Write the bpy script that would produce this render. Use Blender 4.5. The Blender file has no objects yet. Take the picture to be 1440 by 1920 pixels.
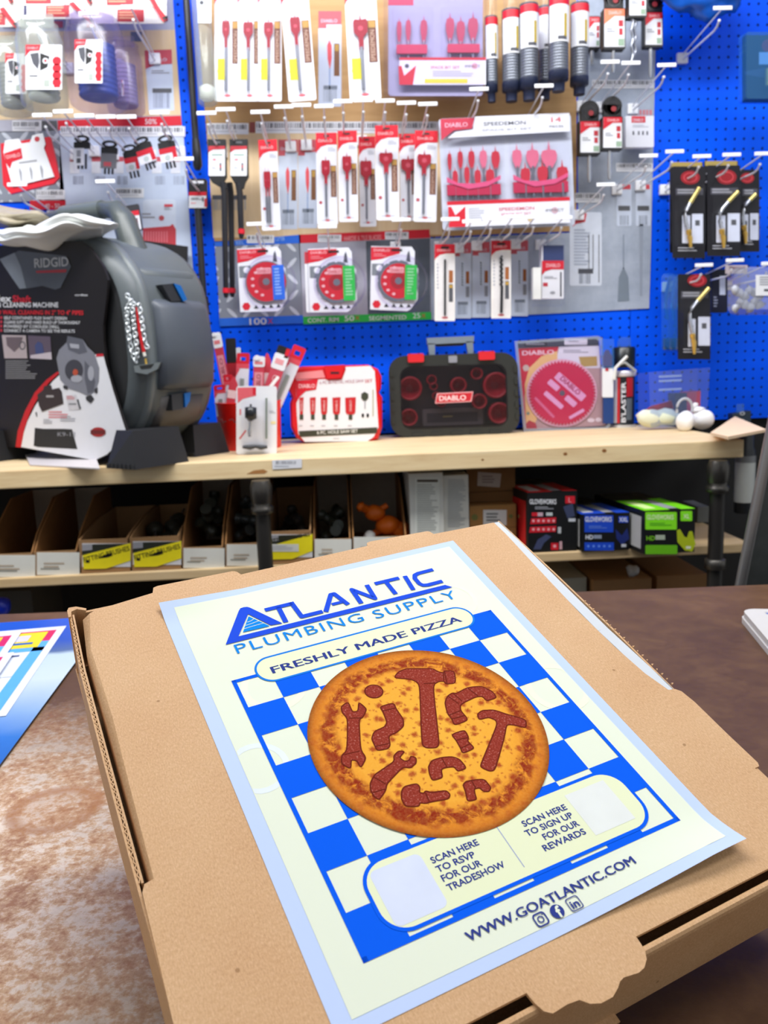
import bpy, bmesh, math, random
from mathutils import Vector, Matrix
SC = bpy.context.scene
COL = SC.collection
# ------------------------------------------------------------------ camera
F = 1550.0                      # focal length in pixels of the 1440x1920 frame
ZC = 1.265                      # eye height
RW = ((0.9981, -0.0449, 0.0411), (-0.0483, -0.1733, 0.9837), (-0.0370, -0.9839, -0.1751))
RM = Matrix(RW)                 # photo axes (right, down, forward) -> world
cam_d = bpy.data.cameras.new('camera')
cam = bpy.data.objects.new('camera', cam_d)
COL.objects.link(cam)
rx, dn, fw = RM.col[0].copy(), RM.col[1].copy(), RM.col[2].copy()
fw.normalize(); rx = (rx - fw * rx.dot(fw)).normalized(); up = rx.cross(fw).normalized()
cm = Matrix.Identity(4)
for i in range(3):
    cm[i][0], cm[i][1], cm[i][2] = rx[i], up[i], -fw[i]
cm[0][3], cm[1][3], cm[2][3] = 0, 0, ZC
cam.matrix_world = cm
cam_d.sensor_fit = 'VERTICAL'
cam_d.sensor_height = 36.0
cam_d.lens = 36.0 * F / 1920.0
cam_d.clip_start = 0.02
cam_d.dof.use_dof = True
cam_d.dof.focus_distance = 0.50
cam_d.dof.aperture_fstop = 15.0
SC.camera = cam
# ------------------------------------------------------------------ light and exposure
SC.view_settings.view_transform = 'Standard'
SC.view_settings.look = 'None'
SC.view_settings.gamma = 1.0
SC.view_settings.use_curve_mapping = False
SC.view_settings.exposure = -0.04
world = bpy.data.worlds.new('shop_ambient')
SC.world = world
world.use_nodes = True
world.node_tree.nodes['Background'].inputs[0].default_value = (0.92, 0.96, 1.0, 1)
world.node_tree.nodes['Background'].inputs[1].default_value = 0.54

def area(name, loc, size, sy, power, target, color=(1, 1, 1)):
    d = bpy.data.lights.new(name, 'AREA')
    d.shape = 'RECTANGLE'; d.size = size; d.size_y = sy; d.energy = power; d.color = color
    o = bpy.data.objects.new(name, d); COL.objects.link(o)
    o.location = loc
    o.rotation_euler = (Vector(target) - Vector(loc)).to_track_quat('-Z', 'Y').to_euler()
    return o
area('ceiling_light_aisle', (-0.35, 1.12, 2.93), 2.6, 0.35, 80, (-0.35, 2.25, 1.15))
area('ceiling_light_counter', (0.15, -0.35, 2.95), 1.8, 0.6, 2, (0.1, 0.35, 0))
area('ceiling_light_right', (1.5, 0.5, 2.95), 1.2, 0.5, 18, (1.3, 0.8, 0))

# ------------------------------------------------------------------ helpers
def P(x, y, Y):
    """photo pixel -> world point on the vertical plane at distance Y"""
    r = RM @ Vector(((x - 720) / F, (y - 960) / F, 1.0))
    p = r * (Y / r.y)
    return Vector((p.x, p.y, p.z + ZC))
def PZ(x, y, z):
    r = RM @ Vector(((x - 720) / F, (y - 960) / F, 1.0))
    p = r * ((z - ZC) / r.z)
    return Vector((p.x, p.y, z))
def lin(h):
    h = h.lstrip('#')
    out = []
    for i in (0, 2, 4):
        c = int(h[i:i + 2], 16) / 255
        out.append(c / 12.92 if c <= 0.04045 else ((c + 0.055) / 1.055) ** 2.4)
    return (*out, 1.0)
_M = {}
def M(hexc, rough=0.5, metal=0.0, spec=0.5, var=0.06, scale=60.0):
    """plain procedural surface: one colour with a faint noise variation"""
    k = (hexc, rough, metal, spec, var)
    if k in _M: return _M[k]
    m = bpy.data.materials.new('surface_' + hexc.lstrip('#'))
    m.use_nodes = True
    nt = m.node_tree; b = nt.nodes['Principled BSDF']
    c = lin(hexc)
    b.inputs['Roughness'].default_value = rough
    b.inputs['Metallic'].default_value = metal
    b.inputs['Specular IOR Level'].default_value = spec
    tc = nt.nodes.new('ShaderNodeTexCoord'); n = nt.nodes.new('ShaderNodeTexNoise')
    n.inputs['Scale'].default_value = scale
    nt.links.new(tc.outputs['Object'], n.inputs['Vector'])
    mx = nt.nodes.new('ShaderNodeMix'); mx.data_type = 'RGBA'
    mx.inputs[6].default_value = tuple(v * (1 - var) for v in c[:3]) + (1,)
    mx.inputs[7].default_value = tuple(min(1, v * (1 + var)) for v in c[:3]) + (1,)
    nt.links.new(n.outputs['Fac'], mx.inputs[0]); nt.links.new(mx.outputs[2], b.inputs['Base Color'])
    _M[k] = m
    return m
def nodes(name):
    m = bpy.data.materials.new(name); m.use_nodes = True
    return m, m.node_tree, m.node_tree.nodes['Principled BSDF']
def ramp(nt, stops):
    r = nt.nodes.new('ShaderNodeValToRGB')
    e = r.color_ramp.elements
    while len(e) > 1: e.remove(e[-1])
    for i, (p, c) in enumerate(stops):
        el = e[0] if i == 0 else e.new(p)
        el.position = p
        el.color = lin(c) if isinstance(c, str) else (c, c, c, 1)
    return r
def noise(nt, scale, detail=4, rough=0.55, stretch=None, dist=0.0):
    tc = nt.nodes.new('ShaderNodeTexCoord'); n = nt.nodes.new('ShaderNodeTexNoise')
    n.inputs['Scale'].default_value = scale; n.inputs['Detail'].default_value = detail
    n.inputs['Roughness'].default_value = rough; n.inputs['Distortion'].default_value = dist
    if stretch:
        mp = nt.nodes.new('ShaderNodeMapping'); mp.inputs['Scale'].default_value = stretch
        nt.links.new(tc.outputs['Object'], mp.inputs[0]); nt.links.new(mp.outputs[0], n.inputs['Vector'])
    else:
        nt.links.new(tc.outputs['Object'], n.inputs['Vector'])
    return n
def bump(nt, b, src, strength, dist=0.001):
    bp = nt.nodes.new('ShaderNodeBump'); bp.inputs['Strength'].default_value = strength
    bp.inputs['Distance'].default_value = dist
    nt.links.new(src, bp.inputs['Height']); nt.links.new(bp.outputs[0], b.inputs['Normal'])
def clear(name, tint, gloss, milk=0.0, milkc='ffffff', rough=0.12):
    """thin clear plastic"""
    m = bpy.data.materials.new(name); m.use_nodes = True
    nt = m.node_tree; nt.nodes.clear()
    o = nt.nodes.new('ShaderNodeOutputMaterial')
    t = nt.nodes.new('ShaderNodeBsdfTransparent'); t.inputs[0].default_value = lin(tint)
    g = nt.nodes.new('ShaderNodeBsdfGlossy'); g.inputs['Roughness'].default_value = rough
    lw = nt.nodes.new('ShaderNodeLayerWeight'); lw.inputs[0].default_value = 0.35
    ma = nt.nodes.new('ShaderNodeMath'); ma.operation = 'MULTIPLY_ADD'
    ma.inputs[1].default_value = gloss * 3; ma.inputs[2].default_value = gloss
    nt.links.new(lw.outputs['Facing'], ma.inputs[0])
    mx = nt.nodes.new('ShaderNodeMixShader')
    nt.links.new(ma.outputs[0], mx.inputs[0]); nt.links.new(t.outputs[0], mx.inputs[1]); nt.links.new(g.outputs[0], mx.inputs[2])
    out = mx
    if milk:
        d = nt.nodes.new('ShaderNodeBsdfDiffuse'); d.inputs[0].default_value = lin(milkc)
        m2 = nt.nodes.new('ShaderNodeMixShader'); m2.inputs[0].default_value = milk
        nt.links.new(mx.outputs[0], m2.inputs[1]); nt.links.new(d.outputs[0], m2.inputs[2]); out = m2
    nt.links.new(out.outputs[0], o.inputs[0])
    return m
PLASTIC = clear('clear_plastic', 'fcfcff', 0.018, rough=.2)
PLASTIC_L = clear('clear_plastic_lilac', 'f0ecf8', 0.03, 0.035, 'c0b8e0', .2)
MILKY = clear('milky_plastic', 'f4f6f2', 0.04, 0.22, 'd4dad6')
BLUEFILM = clear('blue_film', 'a8cef4', 0.06, 0.22, '4a9ae8')
SMOKED = clear('smoked_plastic', 'c2bcc0', 0.02, 0.05, '66626a', .25)

_T = {}
def text_mesh(s, bold=0.0, spacing=1.0):
    k = (s, bold, spacing)
    if k in _T: return _T[k]
    c = bpy.data.curves.new('lettering', 'FONT')
    c.body = s; c.size = 1.0; c.offset = bold; c.space_character = spacing; c.resolution_u = 3
    o = bpy.data.objects.new('lettering', c); COL.objects.link(o)
    bpy.context.view_layer.update()
    me = bpy.data.meshes.new_from_object(o.evaluated_get(bpy.context.evaluated_depsgraph_get()))
    vs = [v.co.xy.copy() for v in me.vertices]; fs = [list(p.vertices) for p in me.polygons]
    COL.objects.unlink(o); bpy.data.objects.remove(o); bpy.data.curves.remove(c); bpy.data.meshes.remove(me)
    x0 = min(v.x for v in vs); x1 = max(v.x for v in vs); y0 = min(v.y for v in vs); y1 = max(v.y for v in vs)
    vs = [Vector((v.x - x0, v.y)) for v in vs]
    _T[k] = (vs, fs, x1 - x0)
    return _T[k]
def rrect(x0, y0, x1, y1, r, n=4):
    r = min(r, abs(x1 - x0) / 2, abs(y1 - y0) / 2)
    if r <= 0: return [(x0, y0), (x1, y0), (x1, y1), (x0, y1)]
    out = []
    for cx, cy, a in ((x0 + r, y0 + r, 180), (x1 - r, y0 + r, 270), (x1 - r, y1 - r, 0), (x0 + r, y1 - r, 90)):
        for i in range(n + 1):
            t = math.radians(a + 90 * i / n)
            out.append((cx + r * math.cos(t), cy + r * math.sin(t)))
    return out
def circ(cx, cy, rx_, ry_=None, n=24, a0=0, a1=360):
    ry_ = rx_ if ry_ is None else ry_
    full = abs(a1 - a0) >= 360
    k = n if full else n + 1
    return [(cx + rx_ * math.cos(math.radians(a0 + (a1 - a0) * i / n)), cy + ry_ * math.sin(math.radians(a0 + (a1 - a0) * i / n))) for i in range(k)]

class MB:
    """collects polygons; build() links them as ONE mesh object.
    plane Y: 2-D shapes are given on the vertical plane at distance Y (photo measure), d = metres towards the viewer.
    lm (a Matrix): 2-D shapes are given in that local frame, d = height above it."""
    def __init__(s, Y=None, lm=None, rot=None, sh=None):
        s.v = []; s.f = []; s.mi = []; s.sm = []; s.mats = []; s.Y = Y; s.lm = lm; s.rot = rot; s.zf = None
        if rot: s.rc, s.rs = math.cos(math.radians(rot[2])), math.sin(math.radians(rot[2]))
    def m(s, mat):
        if mat not in s.mats: s.mats.append(mat)
        return s.mats.index(mat)
    def add(s, vs, fs, mat, smooth=False):
        o = len(s.v); i = s.m(mat)
        s.v += [Vector(v) for v in vs]
        for f in fs:
            s.f.append([o + k for k in f]); s.mi.append(i); s.sm.append(smooth)
    def q(s, x, y, d=0.0):
        if s.rot:
            dx, dy = x - s.rot[0], y - s.rot[1]
            x, y = s.rot[0] + dx * s.rc - dy * s.rs, s.rot[1] + dx * s.rs + dy * s.rc
        if s.lm is not None:
            if s.zf: d = d + s.zf(x, y)
            return s.lm @ Vector((x, y, d))
        p = P(x, y, s.Y); p.y -= d
        return p
    # --- 2-D shapes
    def poly(s, pts, mat, d=0.0, t=0.0, smooth=False):
        a = [s.q(x, y, d) for x, y in pts]; n = len(a)
        if t <= 0:
            s.add(a, [range(n)], mat); return
        b = [s.q(x, y, d - t) for x, y in pts]
        s.add(a + b, [list(range(n)), list(range(2 * n - 1, n - 1, -1))], mat)
        s.add(a + b, [[i, n + i, n + (i + 1) % n, (i + 1) % n] for i in range(n)], mat, smooth)
    def rect(s, x0, y0, x1, y1, mat, d=0.0, t=0.0, r=0):
        s.poly(rrect(x0, y0, x1, y1, r), mat, d, t)
    def disc(s, cx, cy, r, mat, d=0.0, t=0.0, n=24, ry=None):
        s.poly(circ(cx, cy, r, ry, n), mat, d, t, True)
    def ring(s, outer, inner, mat, d=0.0, t=0.0):
        n = len(outer)
        a = [s.q(x, y, d) for x, y in outer] + [s.q(x, y, d) for x, y in inner]
        s.add(a, [[i, (i + 1) % n, n + (i + 1) % n, n + i] for i in range(n)], mat)
        if t > 0:
            b = [s.q(x, y, d - t) for x, y in outer] + [s.q(x, y, d - t) for x, y in inner]
            s.add(a + b, [[i, 2 * n + i, 2 * n + (i + 1) % n, (i + 1) % n] for i in range(n)]
                  + [[n + i, n + (i + 1) % n, 3 * n + (i + 1) % n, 3 * n + i] for i in range(n)]
                  + [[2 * n + i, 3 * n + i, 3 * n + (i + 1) % n, 2 * n + (i + 1) % n] for i in range(n)], mat)
    def line(s, pts, w, mat, d=0.0, t=0.0):
        for (x0, y0), (x1, y1) in zip(pts, pts[1:]):
            l = math.hypot(x1 - x0, y1 - y0) or 1
            nx, ny = -(y1 - y0) / l * w / 2, (x1 - x0) / l * w / 2
            s.poly([(x0 + nx, y0 + ny), (x1 + nx, y1 + ny), (x1 - nx, y1 - ny), (x0 - nx, y0 - ny)], mat, d, t)
    def shell(s, x0, y0, x1, y1, mat, d0, depth, r=4, inset=3):
        """open-backed rounded blister"""
        n1 = rrect(x0, y0, x1, y1, r); n2 = rrect(x0 + inset, y0 + inset, x1 - inset, y1 - inset, max(1, r - inset * .5))
        n = len(n1)
        a = [s.q(x, y, d0) for x, y in n1]; b = [s.q(x, y, d0 + depth) for x, y in n2]
        s.add(a + b, [[i, (i + 1) % n, n + (i + 1) % n, n + i] for i in range(n)], mat, True)
        s.add(b, [range(n)], mat)
    def text(s, st, x, y, h, mat, d=0.0, ang=0.0, align='L', w=None, sx=1.0, bold=0.0, sp=1.0):
        vs, fs, tw = text_mesh(st, bold, sp)
        k = h / 0.70; kx = k * sx if w is None else w / tw
        W_ = tw * kx
        ox = {'L': 0, 'C': -W_ / 2, 'R': -W_}[align]
        ca, sa = math.cos(math.radians(ang)), math.sin(math.radians(ang))
        up_ = -1
        pts = []
        for v in vs:
            a, b = v.x * kx + ox, v.y * k * up_
            pts.append(s.q(x + a * ca - b * sa, y + a * sa + b * ca, d))
        s.add(pts, fs, mat)
    def bars(s, x0, y0, x1, y1, mat, d=0.0, n=14, seed=1):
        r = random.Random(seed); w = (x1 - x0) / n
        for i in range(n):
            s.rect(x0 + i * w, y0, x0 + i * w + w * r.uniform(.25, .75), y1, mat, d)
    def lines(s, x0, y0, x1, y1, n, mat, d=0.0, seed=1, fill=.5):
        r = random.Random(seed); h = (y1 - y0) / n
        for i in range(n):
            s.rect(x0, y0 + i * h, x0 + (x1 - x0) * r.uniform(.6, 1), y0 + i * h + h * fill, mat, d)
    def rod(s, pts, rpx, mat, d=0.0, n=8):
        """round rod lying on the plane; radii in the plane's units"""
        w = [s.q(x, y, d) for x, y in pts]
        u = (s.q(pts[0][0] + 1, pts[0][1], d) - s.q(pts[0][0], pts[0][1], d)).length
        rr = [q_ * u for q_ in (rpx if isinstance(rpx, (list, tuple)) else [rpx] * len(pts))]
        s.tube(w, rr, mat, n)
    # --- 3-D shapes in world (or parent) metres
    def tube(s, pts, r, mat, n=8, cap=True):
        pts = [Vector(p) for p in pts]
        rr = r if isinstance(r, (list, tuple)) else [r] * len(pts)
        vs = []
        ref = None
        for i, p in enumerate(pts):
            t = (pts[min(i + 1, len(pts) - 1)] - pts[max(i - 1, 0)])
            t = t.normalized() if t.length > 1e-9 else Vector((0, 0, 1))
            if ref is None or abs(ref.dot(t)) > .98:
                ref = Vector((0, 0, 1)) if abs(t.z) < .9 else Vector((1, 0, 0))
            a = t.cross(ref).normalized(); b = t.cross(a).normalized(); ref = a.cross(t) if False else ref
            for k in range(n):
                g = 2 * math.pi * k / n
                vs.append(p + (a * math.cos(g) + b * math.sin(g)) * rr[i])
        fs = [[i * n + k, i * n + (k + 1) % n, (i + 1) * n + (k + 1) % n, (i + 1) * n + k] for i in range(len(pts) - 1) for k in range(n)]
        s.add(vs, fs, mat, True)
        if cap:
            L = len(pts) - 1
            s.add(vs[:n], [list(range(n))[::-1]], mat); s.add(vs[L * n:], [range(n)], mat)
    def lathe(s, c, prof, mat, n=24, axis='Z', cap=True):
        c = Vector(c); L = len(prof)
        vs = []
        for r, h in prof:
            for k in range(n):
                g = 2 * math.pi * k / n
                x, y = r * math.cos(g), r * math.sin(g)
                vs.append(c + (Vector((x, y, h)) if axis == 'Z' else Vector((x, -h, y)) if axis == 'Y' else Vector((h, x, y))))
        fs = [[i * n + k, i * n + (k + 1) % n, (i + 1) * n + (k + 1) % n, (i + 1) * n + k] for i in range(L - 1) for k in range(n)]
        s.add(vs, fs, mat, True)
        if cap:
            s.add(vs[:n], [list(range(n))[::-1]], mat); s.add(vs[(L - 1) * n:], [range(n)], mat)
    def box(s, c, sz, mat, rz=0.0, mtx=None, bev=0.0):
        hx, hy, hz = sz[0] / 2, sz[1] / 2, sz[2] / 2
        R_ = mtx if mtx is not None else Matrix.Rotation(math.radians(rz), 3, 'Z')
        c = Vector(c)
        if bev <= 0:
            vs = [c + R_ @ Vector((a * hx, b * hy, e * hz)) for a in (-1, 1) for b in (-1, 1) for e in (-1, 1)]
            s.add(vs, [[0, 1, 3, 2], [4, 6, 7, 5], [0, 4, 5, 1], [2, 3, 7, 6], [0, 2, 6, 4], [1, 5, 7, 3]], mat)
        else:
            bm = bmesh.new(); bmesh.ops.create_cube(bm, size=1)
            for v in bm.verts: v.co = Vector((v.co.x * sz[0], v.co.y * sz[1], v.co.z * sz[2]))
            bmesh.ops.bevel(bm, geom=bm.edges[:] , offset=bev, segments=2, affect='EDGES', profile=.6)
            bm.verts.ensure_lookup_table(); bm.verts.index_update()
            s.add([c + R_ @ v.co for v in bm.verts], [[v.index for v in f.verts] for f in bm.faces], mat, False)
            bm.free()
    def blob(s, c, r, mat, seed=0, rough=.25, sub=2, sc=(1, 1, 1)):
        rg = random.Random(seed); bm = bmesh.new(); bmesh.ops.create_icosphere(bm, subdivisions=sub, radius=1)
        ph = [Vector((rg.uniform(-1, 1), rg.uniform(-1, 1), rg.uniform(-1, 1))) * 4 for _ in range(4)]
        for v in bm.verts:
            k = 1 + rough * sum(math.sin(v.co.dot(p) + i) for i, p in enumerate(ph)) / 2.2
            v.co = Vector((v.co.x * sc[0], v.co.y * sc[1], v.co.z * sc[2])) * (r * k)
        bm.verts.ensure_lookup_table(); bm.verts.index_update()
        s.add([Vector(c) + v.co for v in bm.verts], [[v.index for v in f.verts] for f in bm.faces], mat, True)
        bm.free()
    def build(s, name, parent=None, origin=None, recalc=False):
        me = bpy.data.meshes.new(name)
        o_ = Vector((0, 0, 0))
        inv = None
        if parent is not None:
            inv = parent.get('_inv')
            pm = WM[parent.name]
        elif origin is not None:
            pm = Matrix.Translation(Vector(origin))
        else: pm = Matrix.Identity(4)
        im = pm.inverted()
        me.from_pydata([im @ v for v in s.v], [], s.f)
        for m_ in s.mats: me.materials.append(m_)
        for p_, i_, k_ in zip(me.polygons, s.mi, s.sm): p_.material_index = i_; p_.use_smooth = k_
        if recalc:
            bm = bmesh.new(); bm.from_mesh(me); bmesh.ops.recalc_face_normals(bm, faces=bm.faces[:]); bm.to_mesh(me); bm.free()
        me.update()
        ob = bpy.data.objects.new(name, me); COL.objects.link(ob)
        if parent is not None: ob.parent = parent; WM[ob.name] = pm.copy()
        else: ob.matrix_world = pm; WM[ob.name] = pm.copy()
        return ob
WM = {}
def tag(o, label, cat, group=None):
    o['label'] = label; o['category'] = cat
    if group: o['group'] = group
    return o
def thing(name, label, cat, loc, group=None, mtx=None):
    o = bpy.data.objects.new(name, None); COL.objects.link(o)
    o.empty_display_size = 0.02
    o.matrix_world = mtx if mtx is not None else Matrix.Translation(Vector(loc))
    WM[o.name] = (mtx if mtx is not None else Matrix.Translation(Vector(loc))).copy()
    return tag(o, label, cat, group)
def struct(o):
    o['kind'] = 'structure'; return o
def copy_tree(o, parent=None):
    c = o.copy(); COL.objects.link(c); c.parent = parent
    WM[c.name] = WM[o.name].copy()
    for ch in list(o.children): copy_tree(ch, c)
    return c
# ------------------------------------------------------------------ setting
D = 2.30                        # pegboard face
CT = 0.9535                     # counter top
ST = 1.073                      # pine shelf top
LT = 0.834                      # lower shelf top
def mat_pegboard():
    m, nt, b = nodes('blue_pegboard')
    b.inputs['Roughness'].default_value = 0.5; b.inputs['Specular IOR Level'].default_value = 0.12
    geo = nt.nodes.new('ShaderNodeNewGeometry'); sx = nt.nodes.new('ShaderNodeSeparateXYZ')
    nt.links.new(geo.outputs['Position'], sx.inputs[0])
    def mth(op, a, bv=None):
        n = nt.nodes.new('ShaderNodeMath'); n.operation = op
        for i, q_ in enumerate((a, bv)):
            if q_ is None: continue
            if isinstance(q_, (int, float)): n.inputs[i].default_value = q_
            else: nt.links.new(q_, n.inputs[i])
        return n.outputs[0]
    parts = []
    for ax, ph in (('X', 0.8679), ('Z', 1.8997)):
        a = mth('ADD', sx.outputs[ax], 10 * 0.0254 * 40 - ph + 0.0127)
        a = mth('DIVIDE', a, 0.0254); a = mth('FRACT', a); a = mth('SUBTRACT', a, 0.5)
        parts.append(mth('MULTIPLY', a, a))
    r = mth('SQRT', mth('ADD', parts[0], parts[1]))
    k = mth('LESS_THAN', r, 0.125)
    n = noise(nt, 3.0)
    cr = ramp(nt, [(0.3, '0054f6'), (0.7, '005cff')])
    nt.links.new(n.outputs['Fac'], cr.inputs[0])
    mx = nt.nodes.new('ShaderNodeMix'); mx.data_type = 'RGBA'
    nt.links.new(k, mx.inputs[0]); nt.links.new(cr.outputs[0], mx.inputs[6]); mx.inputs[7].default_value = lin('00226e')
    nt.links.new(mx.outputs[2], b.inputs['Base Color'])
    sm = nt.nodes.new('ShaderNodeMapRange'); sm.inputs[1].default_value = .10; sm.inputs[2].default_value = .17
    nt.links.new(r, sm.inputs[0]); bump(nt, b, sm.outputs[0], 0.6, 0.004)
    return m
def mat_wood(name, a, c, k, stretch=(1.5, 14, 14), rough=.55):
    m, nt, b = nodes(name); b.inputs['Roughness'].default_value = rough
    n = noise(nt, 3.2, 6, .6, stretch, .6)
    cr = ramp(nt, [(0.25, a), (0.55, c), (0.8, k)])
    nt.links.new(n.outputs['Fac'], cr.inputs[0])
    # a few knots
    tc = nt.nodes.new('ShaderNodeTexCoord'); v = nt.nodes.new('ShaderNodeTexVoronoi'); v.inputs['Scale'].default_value = 2.3
    mp = nt.nodes.new('ShaderNodeMapping'); mp.inputs['Scale'].default_value = (1, 1.6, 1.6)
    nt.links.new(tc.outputs['Object'], mp.inputs[0]); nt.links.new(mp.outputs[0], v.inputs['Vector'])
    kr = ramp(nt, [(0.02, 1.0), (0.055, 0.0)]); nt.links.new(v.outputs['Distance'], kr.inputs[0])
    mx = nt.nodes.new('ShaderNodeMix'); mx.data_type = 'RGBA'
    nt.links.new(kr.outputs[0], mx.inputs[0]); nt.links.new(cr.outputs[0], mx.inputs[6]); mx.inputs[7].default_value = lin('8a5a30')
    nt.links.new(mx.outputs[2], b.inputs['Base Color'])
    bump(nt, b, n.outputs['Fac'], .15, .002)
    return m
def mat_counter():
    m, nt, b = nodes('worn_brown_laminate'); b.inputs['Specular IOR Level'].default_value = .28
    n1 = noise(nt, 4, 6, .62, None, .3); n2 = noise(nt, 22, 9, .78, None, .0); n3 = noise(nt, 180, 3, .7)
    c1 = ramp(nt, [(0.30, '4c331d'), (0.50, '5d4027'), (0.70, '725234')]); nt.links.new(n1.outputs['Fac'], c1.inputs[0])
    c2 = ramp(nt, [(0.40, '4e3620'), (0.52, '61462c'), (0.66, '775a3c')]); nt.links.new(n2.outputs['Fac'], c2.inputs[0])
    mx = nt.nodes.new('ShaderNodeMix'); mx.data_type = 'RGBA'; mx.inputs[0].default_value = .42
    nt.links.new(c1.outputs[0], mx.inputs[6]); nt.links.new(c2.outputs[0], mx.inputs[7])
    # worn patch on the customer's side, with glare painted into its pale colour
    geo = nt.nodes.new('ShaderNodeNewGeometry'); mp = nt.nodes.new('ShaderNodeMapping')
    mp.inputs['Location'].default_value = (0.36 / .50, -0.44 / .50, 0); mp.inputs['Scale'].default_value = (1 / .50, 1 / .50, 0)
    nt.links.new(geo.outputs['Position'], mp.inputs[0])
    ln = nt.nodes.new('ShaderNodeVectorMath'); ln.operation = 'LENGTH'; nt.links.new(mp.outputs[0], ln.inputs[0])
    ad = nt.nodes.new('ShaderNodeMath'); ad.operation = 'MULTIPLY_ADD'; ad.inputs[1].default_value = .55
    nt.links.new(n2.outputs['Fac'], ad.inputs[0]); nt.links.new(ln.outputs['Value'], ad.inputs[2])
    wear_glare = ramp(nt, [(0.62, 1.0), (1.30, 0.0)]); nt.links.new(ad.outputs[0], wear_glare.inputs[0])
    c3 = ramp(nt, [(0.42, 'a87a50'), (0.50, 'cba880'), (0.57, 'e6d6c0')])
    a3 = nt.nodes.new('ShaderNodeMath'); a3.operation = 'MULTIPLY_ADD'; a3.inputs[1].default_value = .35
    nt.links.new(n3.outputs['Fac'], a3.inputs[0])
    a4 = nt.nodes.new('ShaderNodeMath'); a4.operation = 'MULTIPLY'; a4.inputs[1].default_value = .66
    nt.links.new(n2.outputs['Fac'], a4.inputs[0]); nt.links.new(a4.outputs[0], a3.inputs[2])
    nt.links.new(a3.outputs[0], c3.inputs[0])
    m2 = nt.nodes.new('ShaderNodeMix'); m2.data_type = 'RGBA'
    nt.links.new(wear_glare.outputs[0], m2.inputs[0]); nt.links.new(mx.outputs[2], m2.inputs[6]); nt.links.new(c3.outputs[0], m2.inputs[7])
    # dried ring left by a cup
    rp_ = nt.nodes.new('ShaderNodeMapping'); rp_.inputs['Location'].default_value = (.226, -.570, 0); rp_.inputs['Scale'].default_value = (1, 1, 0)
    nt.links.new(geo.outputs['Position'], rp_.inputs[0]); rl = nt.nodes.new('ShaderNodeVectorMath'); rl.operation = 'LENGTH'; nt.links.new(rp_.outputs[0], rl.inputs[0])
    ra = nt.nodes.new('ShaderNodeMath'); ra.operation = 'MULTIPLY_ADD'; ra.inputs[1].default_value = .012; nt.links.new(n2.outputs['Fac'], ra.inputs[0]); nt.links.new(rl.outputs['Value'], ra.inputs[2])
    rk = ramp(nt, [(.0, .25), (.028, .30), (.034, .8), (.038, .8), (.043, 0)]); nt.links.new(ra.outputs[0], rk.inputs[0])
    m3 = nt.nodes.new('ShaderNodeMix'); m3.data_type = 'RGBA'; nt.links.new(rk.outputs[0], m3.inputs[0]); nt.links.new(m2.outputs[2], m3.inputs[6]); m3.inputs[7].default_value = lin('a4703e')
    m2 = m3
    nt.links.new(m2.outputs[2], b.inputs['Base Color'])
    rr = ramp(nt, [(0.35, .42), (0.7, .58)]); nt.links.new(n2.outputs['Fac'], rr.inputs[0]); nt.links.new(rr.outputs[0], b.inputs['Roughness'])
    bump(nt, b, n2.outputs['Fac'], .18, .002)
    return m
PINE = mat_wood('pine_shelf_board', 'd9b888', 'ecd3a4', 'f3e0ba')
PINE2 = mat_wood('pine_lower_board', 'c8a878', 'd8bc90', 'e2caa2')
IRON = M('3a3836', .45, .6)
def sbox(name, c, sz, mat):
    b_ = MB(); b_.box(c, sz, mat); return struct(b_.build(name, origin=c))
sbox('floor', (0, 0.4, -0.02), (7, 6.4, .04), M('6d6a66', .5))
sbox('wall_back', (0, 2.372, 1.5), (7, .10, 3.0), M('161616', .8))
sbox('ceiling', (0, 0.4, 3.02), (7, 6.4, .04), M('e4e4e2', .8))
PEG = mat_pegboard()
def pegpanel(x0, x1, label):
    b_ = MB(); b_.box(((x0 + x1) / 2, D + .006, ST + .955), (x1 - x0, .012, 1.9), PEG)
    tag(b_.build('pegboard_panel', origin=((x0 + x1) / 2, D + .006, ST + .955)), label, 'pegboard', 'blue pegboard panels')
SEAM = P(1181, 640, D).x
pegpanel(-1.60, SEAM - .001, 'wide blue perforated pegboard panel behind the red drill bit packs and posters')
pegpanel(SEAM + .001, 1.75, 'blue perforated pegboard panel behind the black torch tip packs')
# pine shelf on iron pipe legs
XL, XR = -1.5, P(1392, 860, 1.79).x
def board(name, x0, x1, y0, y1, top, th, mat, label):
    b_ = MB(); b_.box(((x0 + x1) / 2, (y0 + y1) / 2, top - th / 2), (x1 - x0, y1 - y0, th), mat, bev=.0025)
    if top == ST:
        b_.Y = y0 - .0004; KN = M('a8743e', .6); KD = M('7a4c24', .6)
        for kx, ky, kr in ((1060, 851, 4), (1133, 845, 4.5), (905, 862, 2.5)): b_.disc(kx, ky, kr, KN, 0, 0, 14, kr * .75); b_.disc(kx, ky, kr * .55, KD, .0002, 0, 12, kr * .4)
        b_.poly([(462, 889), (476, 882), (494, 880), (502, 884), (496, 888)], KN, 0)
    return tag(b_.build(name, origin=((x0 + x1) / 2, (y0 + y1) / 2, top - th / 2)), label, 'shelf', 'pine shelf boards')
board('shelf_board', XL, XR, 1.785, 2.294, ST, .039, PINE, 'thick pine shelf board holding the drain machine and tool cases')
board('shelf_board', XL, P(1408, 1030, 1.8).x, 1.80, 2.30, LT, .021, PINE2, 'thinner pine shelf board holding the bins and glove boxes')
board('shelf_board', XL, 1.1, 1.80, 2.30, .50, .021, PINE2, 'lowest shelf board in the dark, mostly hidden by the counter')
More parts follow.
